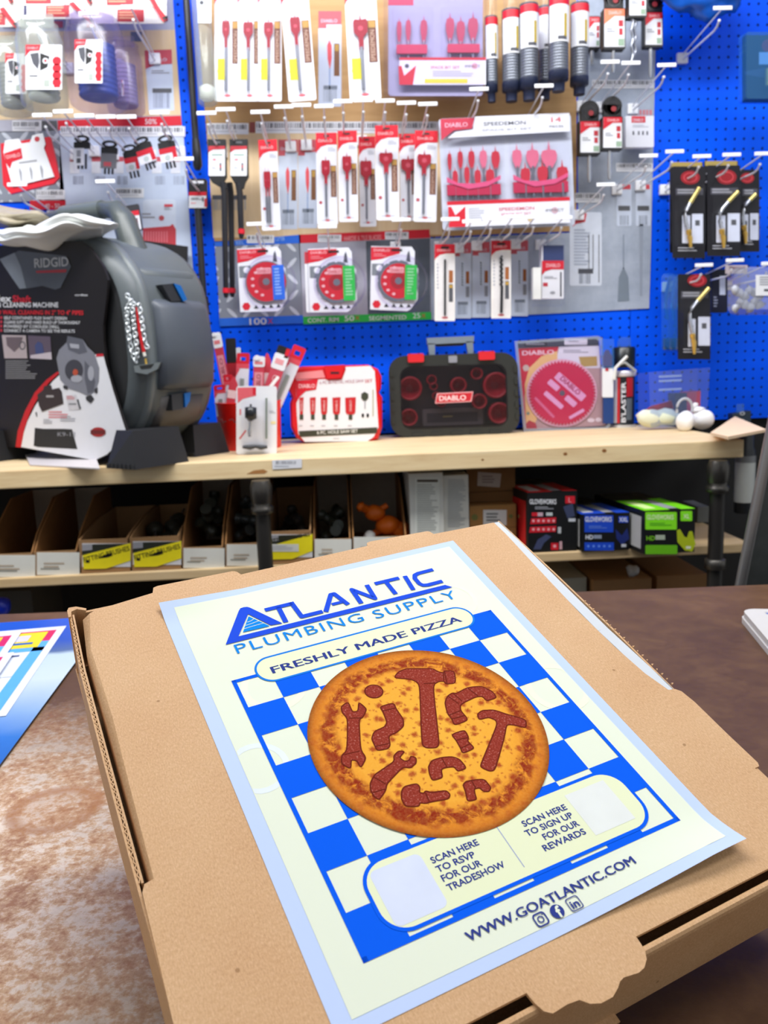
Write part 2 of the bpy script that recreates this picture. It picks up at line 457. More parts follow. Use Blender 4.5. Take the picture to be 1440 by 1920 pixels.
def pipe_leg(px, py, Y, label):
    p = P(px, py, Y); x = p.x
    t = thing('iron_pipe', label, 'pipe', (x, Y, 0), 'black iron pipe legs under the pine shelf')
    b_ = MB(); b_.tube([(x, Y, 0.02), (x, Y, ST - .10)], .0165, IRON, 16); b_.build('pipe', t)
    b_ = MB(); b_.lathe((x, Y, ST - .112), [(.0175, 0), (.0245, .002), (.0245, .014), (.019, .018), (.022, .026), (.024, .045), (.024, .060), (.019, .072)], M('55524e', .35, .8), 20); b_.build('elbow_fitting', t)
    b_ = MB(); b_.lathe((x, Y, LT - .045), [(.0175, 0), (.0225, .002), (.0225, .022), (.0175, .024)], M('55524e', .4, .7), 20); b_.build('coupling', t)
    b_ = MB(); b_.lathe((x, Y, 0), [(.045, 0), (.045, .006), (.022, .01), (.020, .03)], M('3a3836', .45, .7), 20); b_.build('floor_flange', t)
pipe_leg(492, 960, 1.755, 'black iron pipe leg in front of the brush bins, left of the pizza box')
pipe_leg(1344, 960, 1.76, 'black iron pipe leg right of the green glove box')
# counter
t = thing('sales_counter', 'worn brown laminate sales counter under the pizza box', 'counter', (0, .38, 0))
fl_, fr_ = PZ(0, 1152, CT), PZ(1440, 1096, CT); sl_ = (fr_.y - fl_.y) / (fr_.x - fl_.x)
far = lambda x: fl_.y + sl_ * (x - fl_.x)
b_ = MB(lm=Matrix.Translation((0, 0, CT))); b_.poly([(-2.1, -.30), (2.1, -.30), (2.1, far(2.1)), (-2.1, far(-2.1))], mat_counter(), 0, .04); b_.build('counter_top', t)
b_ = MB(); b_.box((0, .36, (CT - .04) / 2 - .0005), (4.0, 1.2, CT - .041), M('3b2c26', .5)); b_.build('cabinet_body', t)
# ------------------------------------------------------------------ pizza box and flyer
U = 0.02168                     # one checker square of the flyer
AX, NX = Vector((0.9151, 0.3970, 0.0714)), Vector((0.0959, -0.3861, 0.9175))
AX.normalize(); NX = (NX - AX * NX.dot(AX)).normalized(); BX = NX.cross(AX)
BM_ = Matrix.Identity(4)
BO = Vector((-0.0701, 0.4492, 1.0907))
for i in range(3): BM_[i][0], BM_[i][1], BM_[i][2], BM_[i][3] = AX[i], BX[i], NX[i], BO[i]
LU = BM_ @ Matrix.Diagonal((U, -U, U, 1))      # (u, v, height) in checker units -> world
def mat_kraft(name, a, c, k):
    m, nt, b = nodes(name); b.inputs['Roughness'].default_value = .75; b.inputs['Specular IOR Level'].default_value = .25
    n1 = noise(nt, 900, 3, .7); n2 = noise(nt, 14, 4, .6); n3 = noise(nt, 1600, 2, .5, (1, .3, 1))
    ad = nt.nodes.new('ShaderNodeMath'); ad.operation = 'MULTIPLY_ADD'; ad.inputs[1].default_value = .5
    nt.links.new(n1.outputs['Fac'], ad.inputs[0])
    h = nt.nodes.new('ShaderNodeMath'); h.operation = 'MULTIPLY'; h.inputs[1].default_value = .5; nt.links.new(n3.outputs['Fac'], h.inputs[0])
    nt.links.new(h.outputs[0], ad.inputs[2])
    cr = ramp(nt, [(0.34, a), (0.5, c), (0.66, k)]); nt.links.new(ad.outputs[0], cr.inputs[0])
    c2 = ramp(nt, [(0.3, '000000'), (0.7, 'ffffff')]); nt.links.new(n2.outputs['Fac'], c2.inputs[0])
    mx = nt.nodes.new('ShaderNodeMix'); mx.data_type = 'RGBA'; mx.blend_type = 'SOFT_LIGHT'; mx.inputs[0].default_value = .12
    nt.links.new(cr.outputs[0], mx.inputs[6]); nt.links.new(c2.outputs[0], mx.inputs[7])
    # scattered dark flecks of recycled fibre
    tc = nt.nodes.new('ShaderNodeTexCoord'); v = nt.nodes.new('ShaderNodeTexVoronoi'); v.inputs['Scale'].default_value = 42
    nt.links.new(tc.outputs['Object'], v.inputs['Vector'])
    kr = ramp(nt, [(0.03, 1.0), (0.05, 0.0)]); nt.links.new(v.outputs['Distance'], kr.inputs[0])
    m2 = nt.nodes.new('ShaderNodeMix'); m2.data_type = 'RGBA'; m2.inputs[7].default_value = lin('8a6238')
    k5 = nt.nodes.new('ShaderNodeMath'); k5.operation = 'MULTIPLY'; k5.inputs[1].default_value = .6; nt.links.new(kr.outputs[0], k5.inputs[0])
    nt.links.new(k5.outputs[0], m2.inputs[0]); nt.links.new(mx.outputs[2], m2.inputs[6])
    nt.links.new(m2.outputs[2], b.inputs['Base Color']); bump(nt, b, n1.outputs['Fac'], .12, .0006)
    return m
KRAFT = mat_kraft('kraft_cardboard', 'c89f72', 'd4ab7e', 'dfb98e')
KRAFT_IN = M('b58d5c', .8)
H = 2.25                        # tray height in units
box = thing('pizza_box', 'closed brown kraft cardboard pizza box propped up on the counter', 'box', (0, 0, 0), None, BM_.copy())
th = .085
lid = [(-2.9, -4.13), (-2.75, -4.2), (-1.06, -4.42), (-.98, -4.66), (-.85, -4.70), (1.45, -4.63), (1.56, -4.56), (1.64, -4.38),
       (6.0, -4.42), (6.06, -4.58), (6.2, -4.62), (8.32, -4.51), (8.40, -4.45), (8.46, -4.28), (10.86, -4.18),
       (10.86, -3.4), (10.70, -.73), (10.61, 1.0), (10.61, 2.7), (10.69, 3.9), (10.86, 4.66), (11.06, 4.70), (11.17, 4.84), (11.22, 5.3), (11.19, 6.5), (11.19, 7.52), (11.13, 7.62), (10.98, 7.62), (11.0, 9.79),
       (5.2, 9.79), (5.19, 9.95), (5.17, 10.09), (5.08, 10.24), (4.92, 10.35), (4.75, 10.38), (4.42, 10.33), (4.30, 10.36), (4.18, 10.44), (3.98, 10.53), (3.7, 10.53), (3.5, 10.45), (3.36, 10.31), (3.1, 10.28), (2.75, 10.30), (2.62, 10.2), (2.55, 10.02), (2.51, 9.79),
       (-3.58, 9.79), (-3.57, 7.6), (-3.53, 6.2), (-3.50, 4.95), (-3.42, 4.78), (-3.22, 4.74), (-3.16, 2.0), (-3.10, .0), (-3.14, -2.6)]
b_ = MB(lm=LU); b_.poly(lid, KRAFT, 0.0, th)
e0, e1 = [(-2.9, -4.13), (-3.14, -2.6), (-3.10, .0), (-3.16, 2.0), (-3.22, 4.74)], [(-3.12, -4.02), (-3.27, -2.6), (-3.27, .0), (-3.28, 2.0), (-3.29, 4.70)]
vs = [b_.q(x, y, .0) for x, y in e0] + [b_.q(x, y, -.10) for x, y in e1] + [b_.q(x, y, -.9) for x, y in e1]
b_.add(vs, [[i, i + 1, 5 + i + 1, 5 + i] for i in range(4)] + [[5 + i, 6 + i, 11 + i, 10 + i] for i in range(4)], KRAFT, True)
b_.build('lid', box)
def wall(pts_uv, z0, z1, thick, mat, name, liner=None):
    """corrugated wall standing on a uv polyline"""
    b_ = MB(lm=LU)
    for (u0, v0), (u1, v1) in zip(pts_uv, pts_uv[1:]):
        l = math.hypot(u1 - u0, v1 - v0); nx, ny = -(v1 - v0) / l * thick / 2, (u1 - u0) / l * thick / 2
        b_.poly([(u0 + nx, v0 + ny), (u1 + nx, v1 + ny), (u1 - nx, v1 - ny), (u0 - nx, v0 - ny)], mat, z1, z1 - z0)
    return b_.build(name, box)
wall([(-3.40, -4.42), (-3.52, -1.9), (-3.54, 1.2), (-3.53, 9.95)], -H, -.08, .055, KRAFT, 'left_wall')
wall([(-3.33, -4.30), (-3.43, -1.9), (-3.44, 1.2), (-3.44, 4.7)], -H, -.06, .05, KRAFT, 'left_inner_wall')
# wavy corrugated medium along the torn top edge of the left wall
b_ = MB(lm=LU); prev = None; k = 0
v = -4.2
pl = []
rg = random.Random(3)
while v < 4.68:
    uu = -3.40 - .09 * min(1, (v + 4.3) / 2.3)
    pl.append((uu + (.024 if k % 2 else -.024) * rg.uniform(.3, 1.3), v)); v += .075 + rg.uniform(-.02, .03); k += 1
b_.line(pl, .022, KRAFT, -.06, .10); b_.build('fluted_edge', box)
b_ = MB(lm=LU)   # folded corner tab at the far left
b_.poly([(-3.46, -4.5), (-3.40, -4.62), (-3.2, -4.60), (-2.95, -4.42), (-2.98, -4.33), (-3.2, -4.48), (-3.36, -4.42), (-3.40, -4.2), (-3.47, -4.2)], KRAFT, -.03, H - .03)
b_.build('corner_tab', box)
wall([(11.10, -4.25), (11.14, -1), (11.12, 1.9), (11.04, 4.72), (11.04, 9.95)], -H, -.03, .06, KRAFT, 'right_wall')
wall([(10.94, -4.2), (10.88, -1), (10.82, 1.9), (10.88, 4.66)], -H, -.03, .36, M('d2d8da', .8), 'right_liner')
b_ = MB(lm=LU)
for i in range(60):
    v = .6 + i * .068
    if i % 3 == 0: b_.poly([(11.13, v), (11.19 + .02 * math.sin(i), v + .02), (11.13, v + .06)], KRAFT, 0.0, .05)
b_.build('perforated_edge', box)
wall([(-3.0, -4.36), (10.95, -4.18)], -H, -.1, .08, KRAFT, 'rear_wall')
# folded double front panel with a rounded top
b_ = MB(lm=LU)
prof = [(9.99, -H), (9.99, -.22), (10.01, -.13), (10.06, -.08), (10.12, -.08), (10.17, -.13), (10.19, -.22), (10.19, -H)]
vs = []
for u0 in (-3.5, 11.0):
    for vv, z in prof: vs.append(LU @ Vector((u0, vv - (.08 if u0 > 0 else 0), z)))
n = len(prof)
b_.add(vs, [[i, (i + 1) % n, n + (i + 1) % n, n + i] for i in range(n)], KRAFT, False)
b_.add(vs, [list(range(n))[::-1], [n + i for i in range(n)]], KRAFT); b_.build('front_panel', box)
b_ = MB(lm=LU); b_.poly([(-3.5, -4.4), (11.05, -4.2), (11.02, 9.95), (-3.5, 10.05)], KRAFT, -H + .08, .08)
b_.poly([(3.2, 10.1), (5.0, 10.1), (5.0, 10.32), (3.2, 10.32)], KRAFT, -H + .07, .06); b_.build('tray_floor', box)
# carton that carries the raised far side
cu, cv = 4.2, .2
c0 = LU @ Vector((cu, cv, -H))
ang = math.atan2(AX.y, AX.x)
hgt = (LU @ Vector((cu - 3.2, cv, -H))).z - CT
pc = MB(); pc.box((c0.x - math.sin(ang) * .045, c0.y + math.cos(ang) * .045, CT + hgt / 2), (.14, .09, hgt - .001), M('a98556', .8), rz=math.degrees(ang))
tag(pc.build('carton', origin=(c0.x, c0.y, CT)), 'small plain carton hidden beneath the raised pizza box', 'carton')

# --- flyer
fl = thing('paper_flyer', 'pale paper flyer with blue checkerboard and pizza print lying on the pizza box', 'flyer', (0, 0, 0), None, BM_.copy())
def curl(u, v):
    a = max(0.0, (v - 8.15)) * max(0.0, min(1.0, (u - 3.5) / 4.5)) ** 1.3
    b = max(0.0, -3.0 - v) * max(0.0, 1.4 - u) * .10
    return .012 + .30 * a * (0.6 + .4 * a) + b
class FB(MB):
    def __init__(s): super().__init__(lm=LU); s.zf = curl
PAPER = M('c6d8f6', .8, 0, .08, .01); CREAM = M('e9f0d8', .8, 0, .08, .015, 14); CREAM2 = M('ebf1c8', .8, 0, .08, .015, 14); PB = M('0560ec', .8, 0, .08, .01)
LB = M('1c7fe0', .8, 0, .08); NAVY = M('33418c', .8, 0, .08, .02); ROYAL = M('2350d8', .8, 0, .08, .02); CYAN = M('0f8ae8', .8, 0, .08)
def grid(b_, u0, v0, u1, v1, nu, nv, mat, d, corner=None):
    vs = []
    for j in range(nv + 1):
        for i in range(nu + 1):
            vs.append(b_.q(u0 + (u1 - u0) * i / nu, v0 + (v1 - v0) * j / nv, d))
    b_.add(vs, [[j * (nu + 1) + i, j * (nu + 1) + i + 1, (j + 1) * (nu + 1) + i + 1, (j + 1) * (nu + 1) + i] for j in range(nv) for i in range(nu)], mat, True)
b_ = FB(); grid(b_, -1.05, -3.69, 8.88, 9.155, 20, 40, PAPER, 0.0); b_.build('paper_sheet', fl)
b_ = FB(); grid(b_, -.68, -3.42, 8.57, 8.88, 20, 40, CREAM, .006)
ghost = M('f3f3d4', .6); gh2 = M('e3edf0', .6)
for c_, r_, mm in (((-.35, 2.9), .75, gh2), ((8.0, 3.4), .9, ghost), ((.9, .55), .85, ghost), ((7.2, -.9), .8, ghost)):
    b_.ring([(max(-.66, min(8.55, x)), y) for x, y in circ(c_[0], c_[1], r_)], [(max(-.66, min(8.55, x)), y) for x, y in circ(c_[0], c_[1], r_ * .8)], mm, .009)
b_.build('cream_print', fl)
b_ = FB()
w_ = .055
for x0, y0, x1, y1 in ((-w_, -w_, 8 + w_, w_), (-w_, 8 - w_, 8 + w_, 8 + w_), (-w_, -w_, w_, 8 + w_), (8 - w_, -w_, 8 + w_, 8 + w_)):
    b_.rect(x0, y0, x1, y1, PB, .016)
for i in range(8):
    for j in range(8):
        if (i + j) % 2 == 1: b_.rect(i, j, i + 1, j + 1, PB, .014)
b_.build('checkerboard_print', fl)
b_ = FB()
o1, o2 = rrect(.62, -.58, 7.42, .40, .49, 10), rrect(.68, -.52, 7.36, .34, .43, 10)
b_.poly(o2, CREAM2, .020); b_.ring(o1, o2, LB, .021)
o1, o2 = rrect(.60, 6.15, 7.58, 7.88, .62, 10), rrect(.68, 6.23, 7.50, 7.80, .55, 10)
b_.poly(o2, CREAM2, .020); b_.ring(o1, o2, PB, .021)
b_.rect(.84, 6.38, 2.05, 7.70, M('dbe3f2', .8, 0, .08), .023, 0, .15)
b_.rect(5.94, 6.42, 7.10, 7.59, M('e8ece4', .8, 0, .08), .023)
b_.line([(3.98, 6.45), (3.98, 7.6)], .02, M('8f9cc8', .6), .023)
b_.build('caption_panels', fl)
b_ = FB()
def ftext(st, u, v, h, mat, w=None, align='L', bold=.02, sp=1.0, d=.026):
    b_.text(st, u, v, h, mat, d, 0, align, w, 1, bold, sp)
for e_ in (-.013, .013): ftext('FRESHLY MADE PIZZA', 1.05 + e_, .10, .26, NAVY, 5.9, bold=0, d=.026 + e_ * .1)
b_.build('heading_lettering', fl); b_ = FB()
for k, s_ in enumerate(('SCAN HERE', 'TO RSVP', 'FOR OUR', 'TRADESHOW')): ftext(s_, 2.2, 6.74 + k * .23, .15, NAVY, (1.18, .95, .98, 1.42)[k])
b_.build('left_caption', fl); b_ = FB()
for k, s_ in enumerate(('SCAN HERE', 'TO SIGN UP', 'FOR OUR', 'REWARDS')): ftext(s_, 5.78, 6.76 + k * .235, .15, NAVY, (1.22, 1.30, .98, 1.15)[k], 'R')
b_.build('right_caption', fl); b_ = FB()
for e_ in (-.007, .007): ftext('WWW.GOATLANTIC.COM', 2.02 + e_, 8.52, .2, NAVY, 4.28, bold=0, d=.026 + e_ * .1)
b_.build('web_address', fl); b_ = FB()
o1, o2 = rrect(3.46, 8.57, 3.76, 8.86, .08), rrect(3.49, 8.60, 3.73, 8.83, .06)
b_.ring(o1, o2, NAVY, .026); b_.ring(circ(3.61, 8.715, .075, None, 16), circ(3.61, 8.715, .05, None, 16), NAVY, .026); b_.disc(3.69, 8.64, .014, NAVY, .026, 0, 8)
b_.disc(4.02, 8.715, .15, NAVY, .026); ftext('f', 4.045, 8.85, .24, CREAM, None, 'C', .03, d=.03)
o1, o2 = rrect(4.30, 8.57, 4.61, 8.87, .06), rrect(4.32, 8.59, 4.59, 8.85, .05)
b_.ring(o1, o2, NAVY, .026); ftext('in', 4.455, 8.81, .17, NAVY, .19, 'C', .02)
b_.build('icon_print', fl); b_ = FB()
ftext('PLUMBING', .42, -.98, .38, CYAN, 3.85, bold=-.004, sp=1.15); ftext('SUPPLY', 4.62, -.93, .38, CYAN, 2.82, bold=-.004, sp=1.15)
b_.build('subtitle_lettering', fl)
# company logo
b_ = FB()
def lg(pts, m_=ROYAL, d=.026): b_.poly(pts, m_, d)
def st(pts, w=.15):
    b_.line(pts, w, ROYAL, .026)
    for x, y in pts[1:-1]: b_.disc(x, y, w / 2, ROYAL, .0265, 0, 12)
lg([(.23, -1.44), (7.52, -1.44), (7.36, -1.62), (.66, -1.64)])
lg([(.23, -1.44), (.66, -1.64), (1.22, -2.46), (1.20, -2.80), (1.10, -2.79), (1.02, -2.70)])
lg([(1.20, -2.80), (1.22, -2.46), (1.66, -1.76), (2.0, -1.72), (1.36, -2.72), (1.30, -2.78)])
b_.poly([(1.20, -2.36), (.83, -1.76), (1.62, -1.74)], CYAN, .026)
for k in range(3): b_.line([(1.08 - .09 * k, -2.12 + .12 * k), (1.2 - .05 * k, -2.14 + .12 * k), (1.32 + .1 * k, -2.2 + .14 * k)], .018, CREAM, .03)
st([(1.73, -2.46), (2.58, -2.46)]); st([(2.14, -2.46), (2.11, -1.73)])
st([(2.57, -2.53), (2.62, -1.80), (3.28, -1.80)])
st([(3.36, -1.75), (3.82, -2.44), (3.93, -2.44), (4.12, -1.82)]); st([(3.66, -2.0), (4.05, -2.0)], .12)
st([(4.51, -1.73), (4.52, -2.44), (5.0, -1.80), (5.05, -2.49)])
st([(5.31, -2.45), (6.16, -2.45)]); st([(5.68, -2.45), (5.69, -1.76)])
st([(6.38, -2.48), (6.30, -1.75)])
st([(7.40, -2.46), (6.85, -2.45), (6.70, -2.40), (6.62, -2.25), (6.63, -1.96), (6.70, -1.85), (6.85, -1.81), (7.38, -1.82)])
b_.build('company_logo', fl)
# printed pizza
def mat_pizza():
    m, nt, b = nodes('pizza_print'); b.inputs['Roughness'].default_value = .8; b.inputs['Specular IOR Level'].default_value = .08
    tc = nt.nodes.new('ShaderNodeTexCoord'); mp = nt.nodes.new('ShaderNodeMapping')
    mp.inputs['Location'].default_value = (-3.9, 3.5, 0); mp.inputs['Scale'].default_value = (1 / U, 1 / U, 0)
    nt.links.new(tc.outputs['Object'], mp.inputs[0])
    ln = nt.nodes.new('ShaderNodeVectorMath'); ln.operation = 'LENGTH'; nt.links.new(mp.outputs[0], ln.inputs[0])
    n1 = noise(nt, 60, 4, .6, None, .6); n2 = noise(nt, 150, 5, .7, None, .8); n4 = noise(nt, 700, 3, .6)
    w = nt.nodes.new('ShaderNodeMath'); w.operation = 'MULTIPLY_ADD'; w.inputs[1].default_value = .5; nt.links.new(n1.outputs['Fac'], w.inputs[0]); nt.links.new(ln.outputs['Value'], w.inputs[2])
    # base: cheese, browned edge, crust
    cb = ramp(nt, [(0.0, 'f2b23c'), (0.68, 'f0a836'), (0.80, 'e8942a'), (0.89, 'e28c26'), (0.95, 'cc7420'), (1.0, '8a4614')])
    dv = nt.nodes.new('ShaderNodeMath'); dv.operation = 'DIVIDE'; dv.inputs[1].default_value = 3.02; nt.links.new(ln.outputs['Value'], dv.inputs[0])
    nt.links.new(dv.outputs[0], cb.inputs[0])
    def over(base, fac, hexc, k):
        mx = nt.nodes.new('ShaderNodeMix'); mx.data_type = 'RGBA'
        f = nt.nodes.new('ShaderNodeMath'); f.operation = 'MULTIPLY'; f.inputs[1].default_value = k; nt.links.new(fac, f.inputs[0])
        nt.links.new(f.outputs[0], mx.inputs[0]); nt.links.new(base, mx.inputs[6]); mx.inputs[7].default_value = lin(hexc); return mx.outputs[2]
    def mul(a, c):
        f = nt.nodes.new('ShaderNodeMath'); f.operation = 'MULTIPLY'; nt.links.new(a, f.inputs[0]); nt.links.new(c, f.inputs[1]); return f.outputs[0]
    # browned cheese blotches
    v = nt.nodes.new('ShaderNodeTexVoronoi'); v.voronoi_dimensions = '2D'; v.inputs['Scale'].default_value = 2.5; v.inputs['Randomness'].default_value = 1.0
    ad = nt.nodes.new('ShaderNodeVectorMath'); ad.operation = 'MULTIPLY_ADD'
    nt.links.new(n2.outputs['Color'], ad.inputs[0]); ad.inputs[1].default_value = (.25, .25, 0); nt.links.new(mp.outputs[0], ad.inputs[2])
    nt.links.new(ad.outputs[0], v.inputs['Vector'])
    sp = ramp(nt, [(0.10, 1.0), (0.30, 0.0)]); nt.links.new(v.outputs['Distance'], sp.inputs[0])
    inn = ramp(nt, [(0.80, 1.0), (0.94, 0.35)]); nt.links.new(dv.outputs[0], inn.inputs[0])
    c = over(cb.outputs[0], mul(sp.outputs[0], inn.outputs[0]), 'a8381a', .9)
    v2 = nt.nodes.new('ShaderNodeTexVoronoi'); v2.voronoi_dimensions = '2D'; v2.inputs['Scale'].default_value = 4.5; nt.links.new(ad.outputs[0], v2.inputs['Vector'])
    s2 = ramp(nt, [(0.04, 1.0), (0.20, 0.0)]); nt.links.new(v2.outputs['Distance'], s2.inputs[0])
    c = over(c, mul(s2.outputs[0], inn.outputs[0]), 'b8481c', .75)
    # sauce ring
    rg_ = ramp(nt, [(0.74, 0.0), (0.80, 1.0), (0.87, 0.9), (0.91, 0.0)]); 
    w2 = nt.nodes.new('ShaderNodeMath'); w2.operation = 'MULTIPLY_ADD'; w2.inputs[1].default_value = .16; w2.inputs[2].default_value = -.08; nt.links.new(n1.outputs['Fac'], w2.inputs[0])
    w3 = nt.nodes.new('ShaderNodeMath'); w3.operation = 'ADD'; nt.links.new(dv.outputs[0], w3.inputs[0]); nt.links.new(w2.outputs[0], w3.inputs[1]); nt.links.new(w3.outputs[0], rg_.inputs[0])
    pt = ramp(nt, [(0.38, 0.0), (0.52, 1.0)]); nt.links.new(n2.outputs['Fac'], pt.inputs[0])
    c = over(c, mul(rg_.outputs[0], pt.outputs[0]), '8e1c0c', 1.0)
    fr = ramp(nt, [(0.35, 0.0), (0.7, 1.0)]); nt.links.new(n4.outputs['Fac'], fr.inputs[0])
    c = over(c, fr.outputs[0], 'ffd070', .10)
    nt.links.new(c, b.inputs['Base Color'])
    return m
b_ = FB(); b_.disc(3.9, 3.5, 3.02, mat_pizza(), .032, 0, 96); b_.build('pizza_print', fl)
def mat_topping():
    m, nt, b = nodes('topping_print'); b.inputs['Roughness'].default_value = .8; b.inputs['Specular IOR Level'].default_value = .08
    n = noise(nt, 900, 2, .6); cr = ramp(nt, [(0.40, '8c3020'), (0.60, '9c4030'), (0.72, 'c08070')]); nt.links.new(n.outputs['Fac'], cr.inputs[0]); nt.links.new(cr.outputs[0], b.inputs['Base Color']); return m
TOP = mat_topping(); TOPE = M('6d2414', .8, 0, .08)
TP = [
 [(3.97, 1.46), (4.17, 1.31), (4.43, 1.26), (5.14, 1.54), (5.19, 1.67), (5.32, 1.8), (5.39, 1.73), (5.64, 1.85), (5.44, 2.26), (5.17, 2.19), (5.18, 2.08), (5.04, 2.03), (4.82, 2.09), (3.97, 3.93), (3.85, 4.01), (3.61, 3.92), (3.55, 3.79), (4.48, 1.99), (4.47, 1.81), (4.37, 1.67)],
 circ(3.25, 1.71, .24, .235, 20),
 [(2.23, 1.88), (2.47, 1.79), (2.42, 2.16), (2.57, 2.19), (2.72, 1.9), (2.81, 2.21), (2.58, 2.43), (2.47, 2.45), (2.09, 3.35), (2.11, 3.63), (1.86, 3.86), (1.87, 3.62), (1.75, 3.54), (1.63, 3.79), (1.49, 3.56), (1.6, 3.33), (1.78, 3.25), (2.22, 2.32), (2.17, 2.09)],
 [(3.15, 2.26), (3.55, 2.27), (3.51, 2.49), (3.52, 2.86), (3.42, 3.08), (3.18, 3.19), (2.92, 3.22), (2.83, 3.49), (2.73, 3.58), (2.45, 3.53), (2.47, 3.36), (2.49, 3.14), (2.66, 2.95), (2.97, 2.92), (3.09, 2.80), (3.15, 2.45)],
 [(4.8, 2.77), (4.99, 2.59), (5.17, 2.54), (5.26, 2.60), (5.66, 2.52), (6.03, 2.62), (6.2, 2.89), (6.19, 3.14), (5.87, 3.14), (5.85, 2.95), (5.67, 2.9), (5.15, 2.98), (5.04, 3.17), (5.07, 3.53), (4.63, 3.55), (4.68, 3.34), (4.67, 3.13)],
 [(5.38, 3.45), (5.56, 3.38), (5.87, 3.48), (6.1, 3.74), (6.47, 4.09), (6.3, 4.33), (6.11, 4.15), (5.9, 4.03), (5.61, 4.37), (4.81, 5.16), (4.67, 5.13), (4.53, 4.93), (4.77, 4.72), (5.68, 3.94), (5.72, 3.79), (5.59, 3.64), (5.32, 3.63)],
 [(4.4, 3.78), (4.8, 3.78), (4.76, 4.03), (4.67, 4.12), (4.72, 4.39), (4.35, 4.41), (4.39, 4.26), (4.42, 3.99)],
 [(1.87, 4.35), (1.95, 4.27), (2.09, 4.15), (2.69, 3.99), (2.75, 3.83), (2.93, 3.74), (3.07, 3.81), (2.85, 3.93), (2.92, 4.08), (3.04, 4.1), (3.14, 3.99), (3.23, 4.09), (3.15, 4.24), (2.95, 4.31), (2.82, 4.22), (2.67, 4.28), (2.23, 4.5), (2.11, 4.67), (1.86, 4.84), (1.8, 4.71), (1.79, 4.54)],
 [(3.37, 4.45), (3.54, 4.31), (3.8, 4.32), (4.06, 4.4), (4.19, 4.54), (4.21, 4.84), (3.96, 4.84), (3.95, 4.68), (3.72, 4.62), (3.61, 4.64), (3.53, 4.86), (3.26, 4.84), (3.29, 4.65)],
 [(2.45, 4.82), (2.57, 4.73), (2.88, 4.77), (2.9, 4.89), (2.81, 5.02), (2.9, 5.08), (2.97, 5.03), (3.07, 5.13), (3.42, 5.21), (3.45, 5.34), (3.36, 5.44), (2.94, 5.35), (2.8, 5.34), (2.69, 5.27), (2.62, 5.35), (2.33, 5.23), (2.35, 5.0)],
 [(3.87, 5.23), (3.98, 5.17), (4.24, 5.22), (4.43, 5.29), (4.44, 5.56), (4.34, 5.63), (4.22, 5.58), (4.19, 5.45), (4.05, 5.43), (3.99, 5.57), (3.95, 5.71), (3.72, 5.67), (3.82, 5.44)]]
def soft(pts, k=.16):
    out = []
    for i in range(len(pts)):
        a, c = pts[i], pts[(i + 1) % len(pts)]
        out += [(a[0] * (1 - k) + c[0] * k, a[1] * (1 - k) + c[1] * k), (a[0] * k + c[0] * (1 - k), a[1] * k + c[1] * (1 - k))]
    return out
b_ = FB()
for p_ in TP:
    p_ = soft(soft(p_), .25)
    b_.poly(p_, TOP, .037)
    b_.line(p_ + [p_[0]], .035, TOPE, .039)
for a_, c_ in (((5.32, 1.8), (5.17, 2.08)), ((5.39, 1.73), (5.2, 2.2)), ((4.62, 1.95), (4.95, 2.06)), ((1.6, 3.33), (2.05, 3.38)), ((2.25, 2.32), (2.58, 2.43)), ((5.0, 2.6), (5.12, 2.95)), ((5.17, 2.54), (5.25, 2.9)), ((5.64, 2.53), (5.75, 2.9)), ((4.68, 3.34), (5.05, 3.36)), ((4.66, 3.2), (5.04, 3.17)), ((4.42, 3.99), (4.76, 4.03)), ((4.39, 4.26), (4.7, 4.22)), ((2.49, 2.9), (2.49, 2.9)), ((3.13, 2.42), (3.51, 2.45)), ((2.47, 3.4), (2.83, 3.44)), ((1.8, 4.6), (2.12, 4.62)), ((2.02, 4.2), (2.2, 4.5)), ((3.8, 4.32), (3.78, 4.63)), ((4.12, 5.2), (4.1, 5.43)), ((2.94, 5.08), (2.9, 5.34))):
    b_.line([a_, c_], .03, TOPE, .040)
b_.build('topping_print', fl)
# ------------------------------------------------------------------ pegboard: posters
WHITE = M('e2e4e9', .5, 0, .3, .02); RED = M('cf1d30', .42, 0, .4, .03); RED2 = M('b92a38', .5); BROWN = M('6a3a24', .5); GREY = M('9a9ca4', .5)
DGREY = M('55575c', .5); BLK = M('151517', .45); NAVYB = M('1c2540', .45); YEL = M('f2e21c', .5); STEEL = M('9a9ea8', .28, .9, .5, .04); CHROME = M('c8ccd2', .22, .8, .5, .03)
LTXT = M('b9bcc4', .6); DTXT = M('4a4c55', .6); PALE = M('c9d4e6', .55, 0, .3, .03); TAN = M('d9bd92', .6); GREEN = M('20b844', .5); BLUEP = M('1765d8', .5)
def mat_speckle(name, a, c, k, sc=9):
    m, nt, b = nodes(name); b.inputs['Roughness'].default_value = .6
    n = noise(nt, sc, 8, .7); cr = ramp(nt, [(0.3, a), (0.5, c), (0.72, k)]); nt.links.new(n.outputs['Fac'], cr.inputs[0]); nt.links.new(cr.outputs[0], b.inputs['Base Color']); return m
CONC = mat_speckle('concrete_print', '8e99aa', 'a3adbd', 'b6bfcd')
LILAC = mat_speckle('grey_print', '9c9cab', 'abacba', 'babbc8', 5)
SLATE = mat_speckle('slate_print', '454c58', '525a66', '5e6672', 6)
ICE = mat_speckle('ice_blue_print', 'b9c8e0', 'c6d3e8', 'd2dcec', 4)
TANP = mat_wood('wood_grain_print', 'd3b68c', 'dcc29a', 'e4ceaa', (14, 14, 1.2), .6)
BRNP = mat_wood('brown_wood_print', 'a9824f', 'b8915d', 'c49e6b', (1.2, 14, 14), .6)
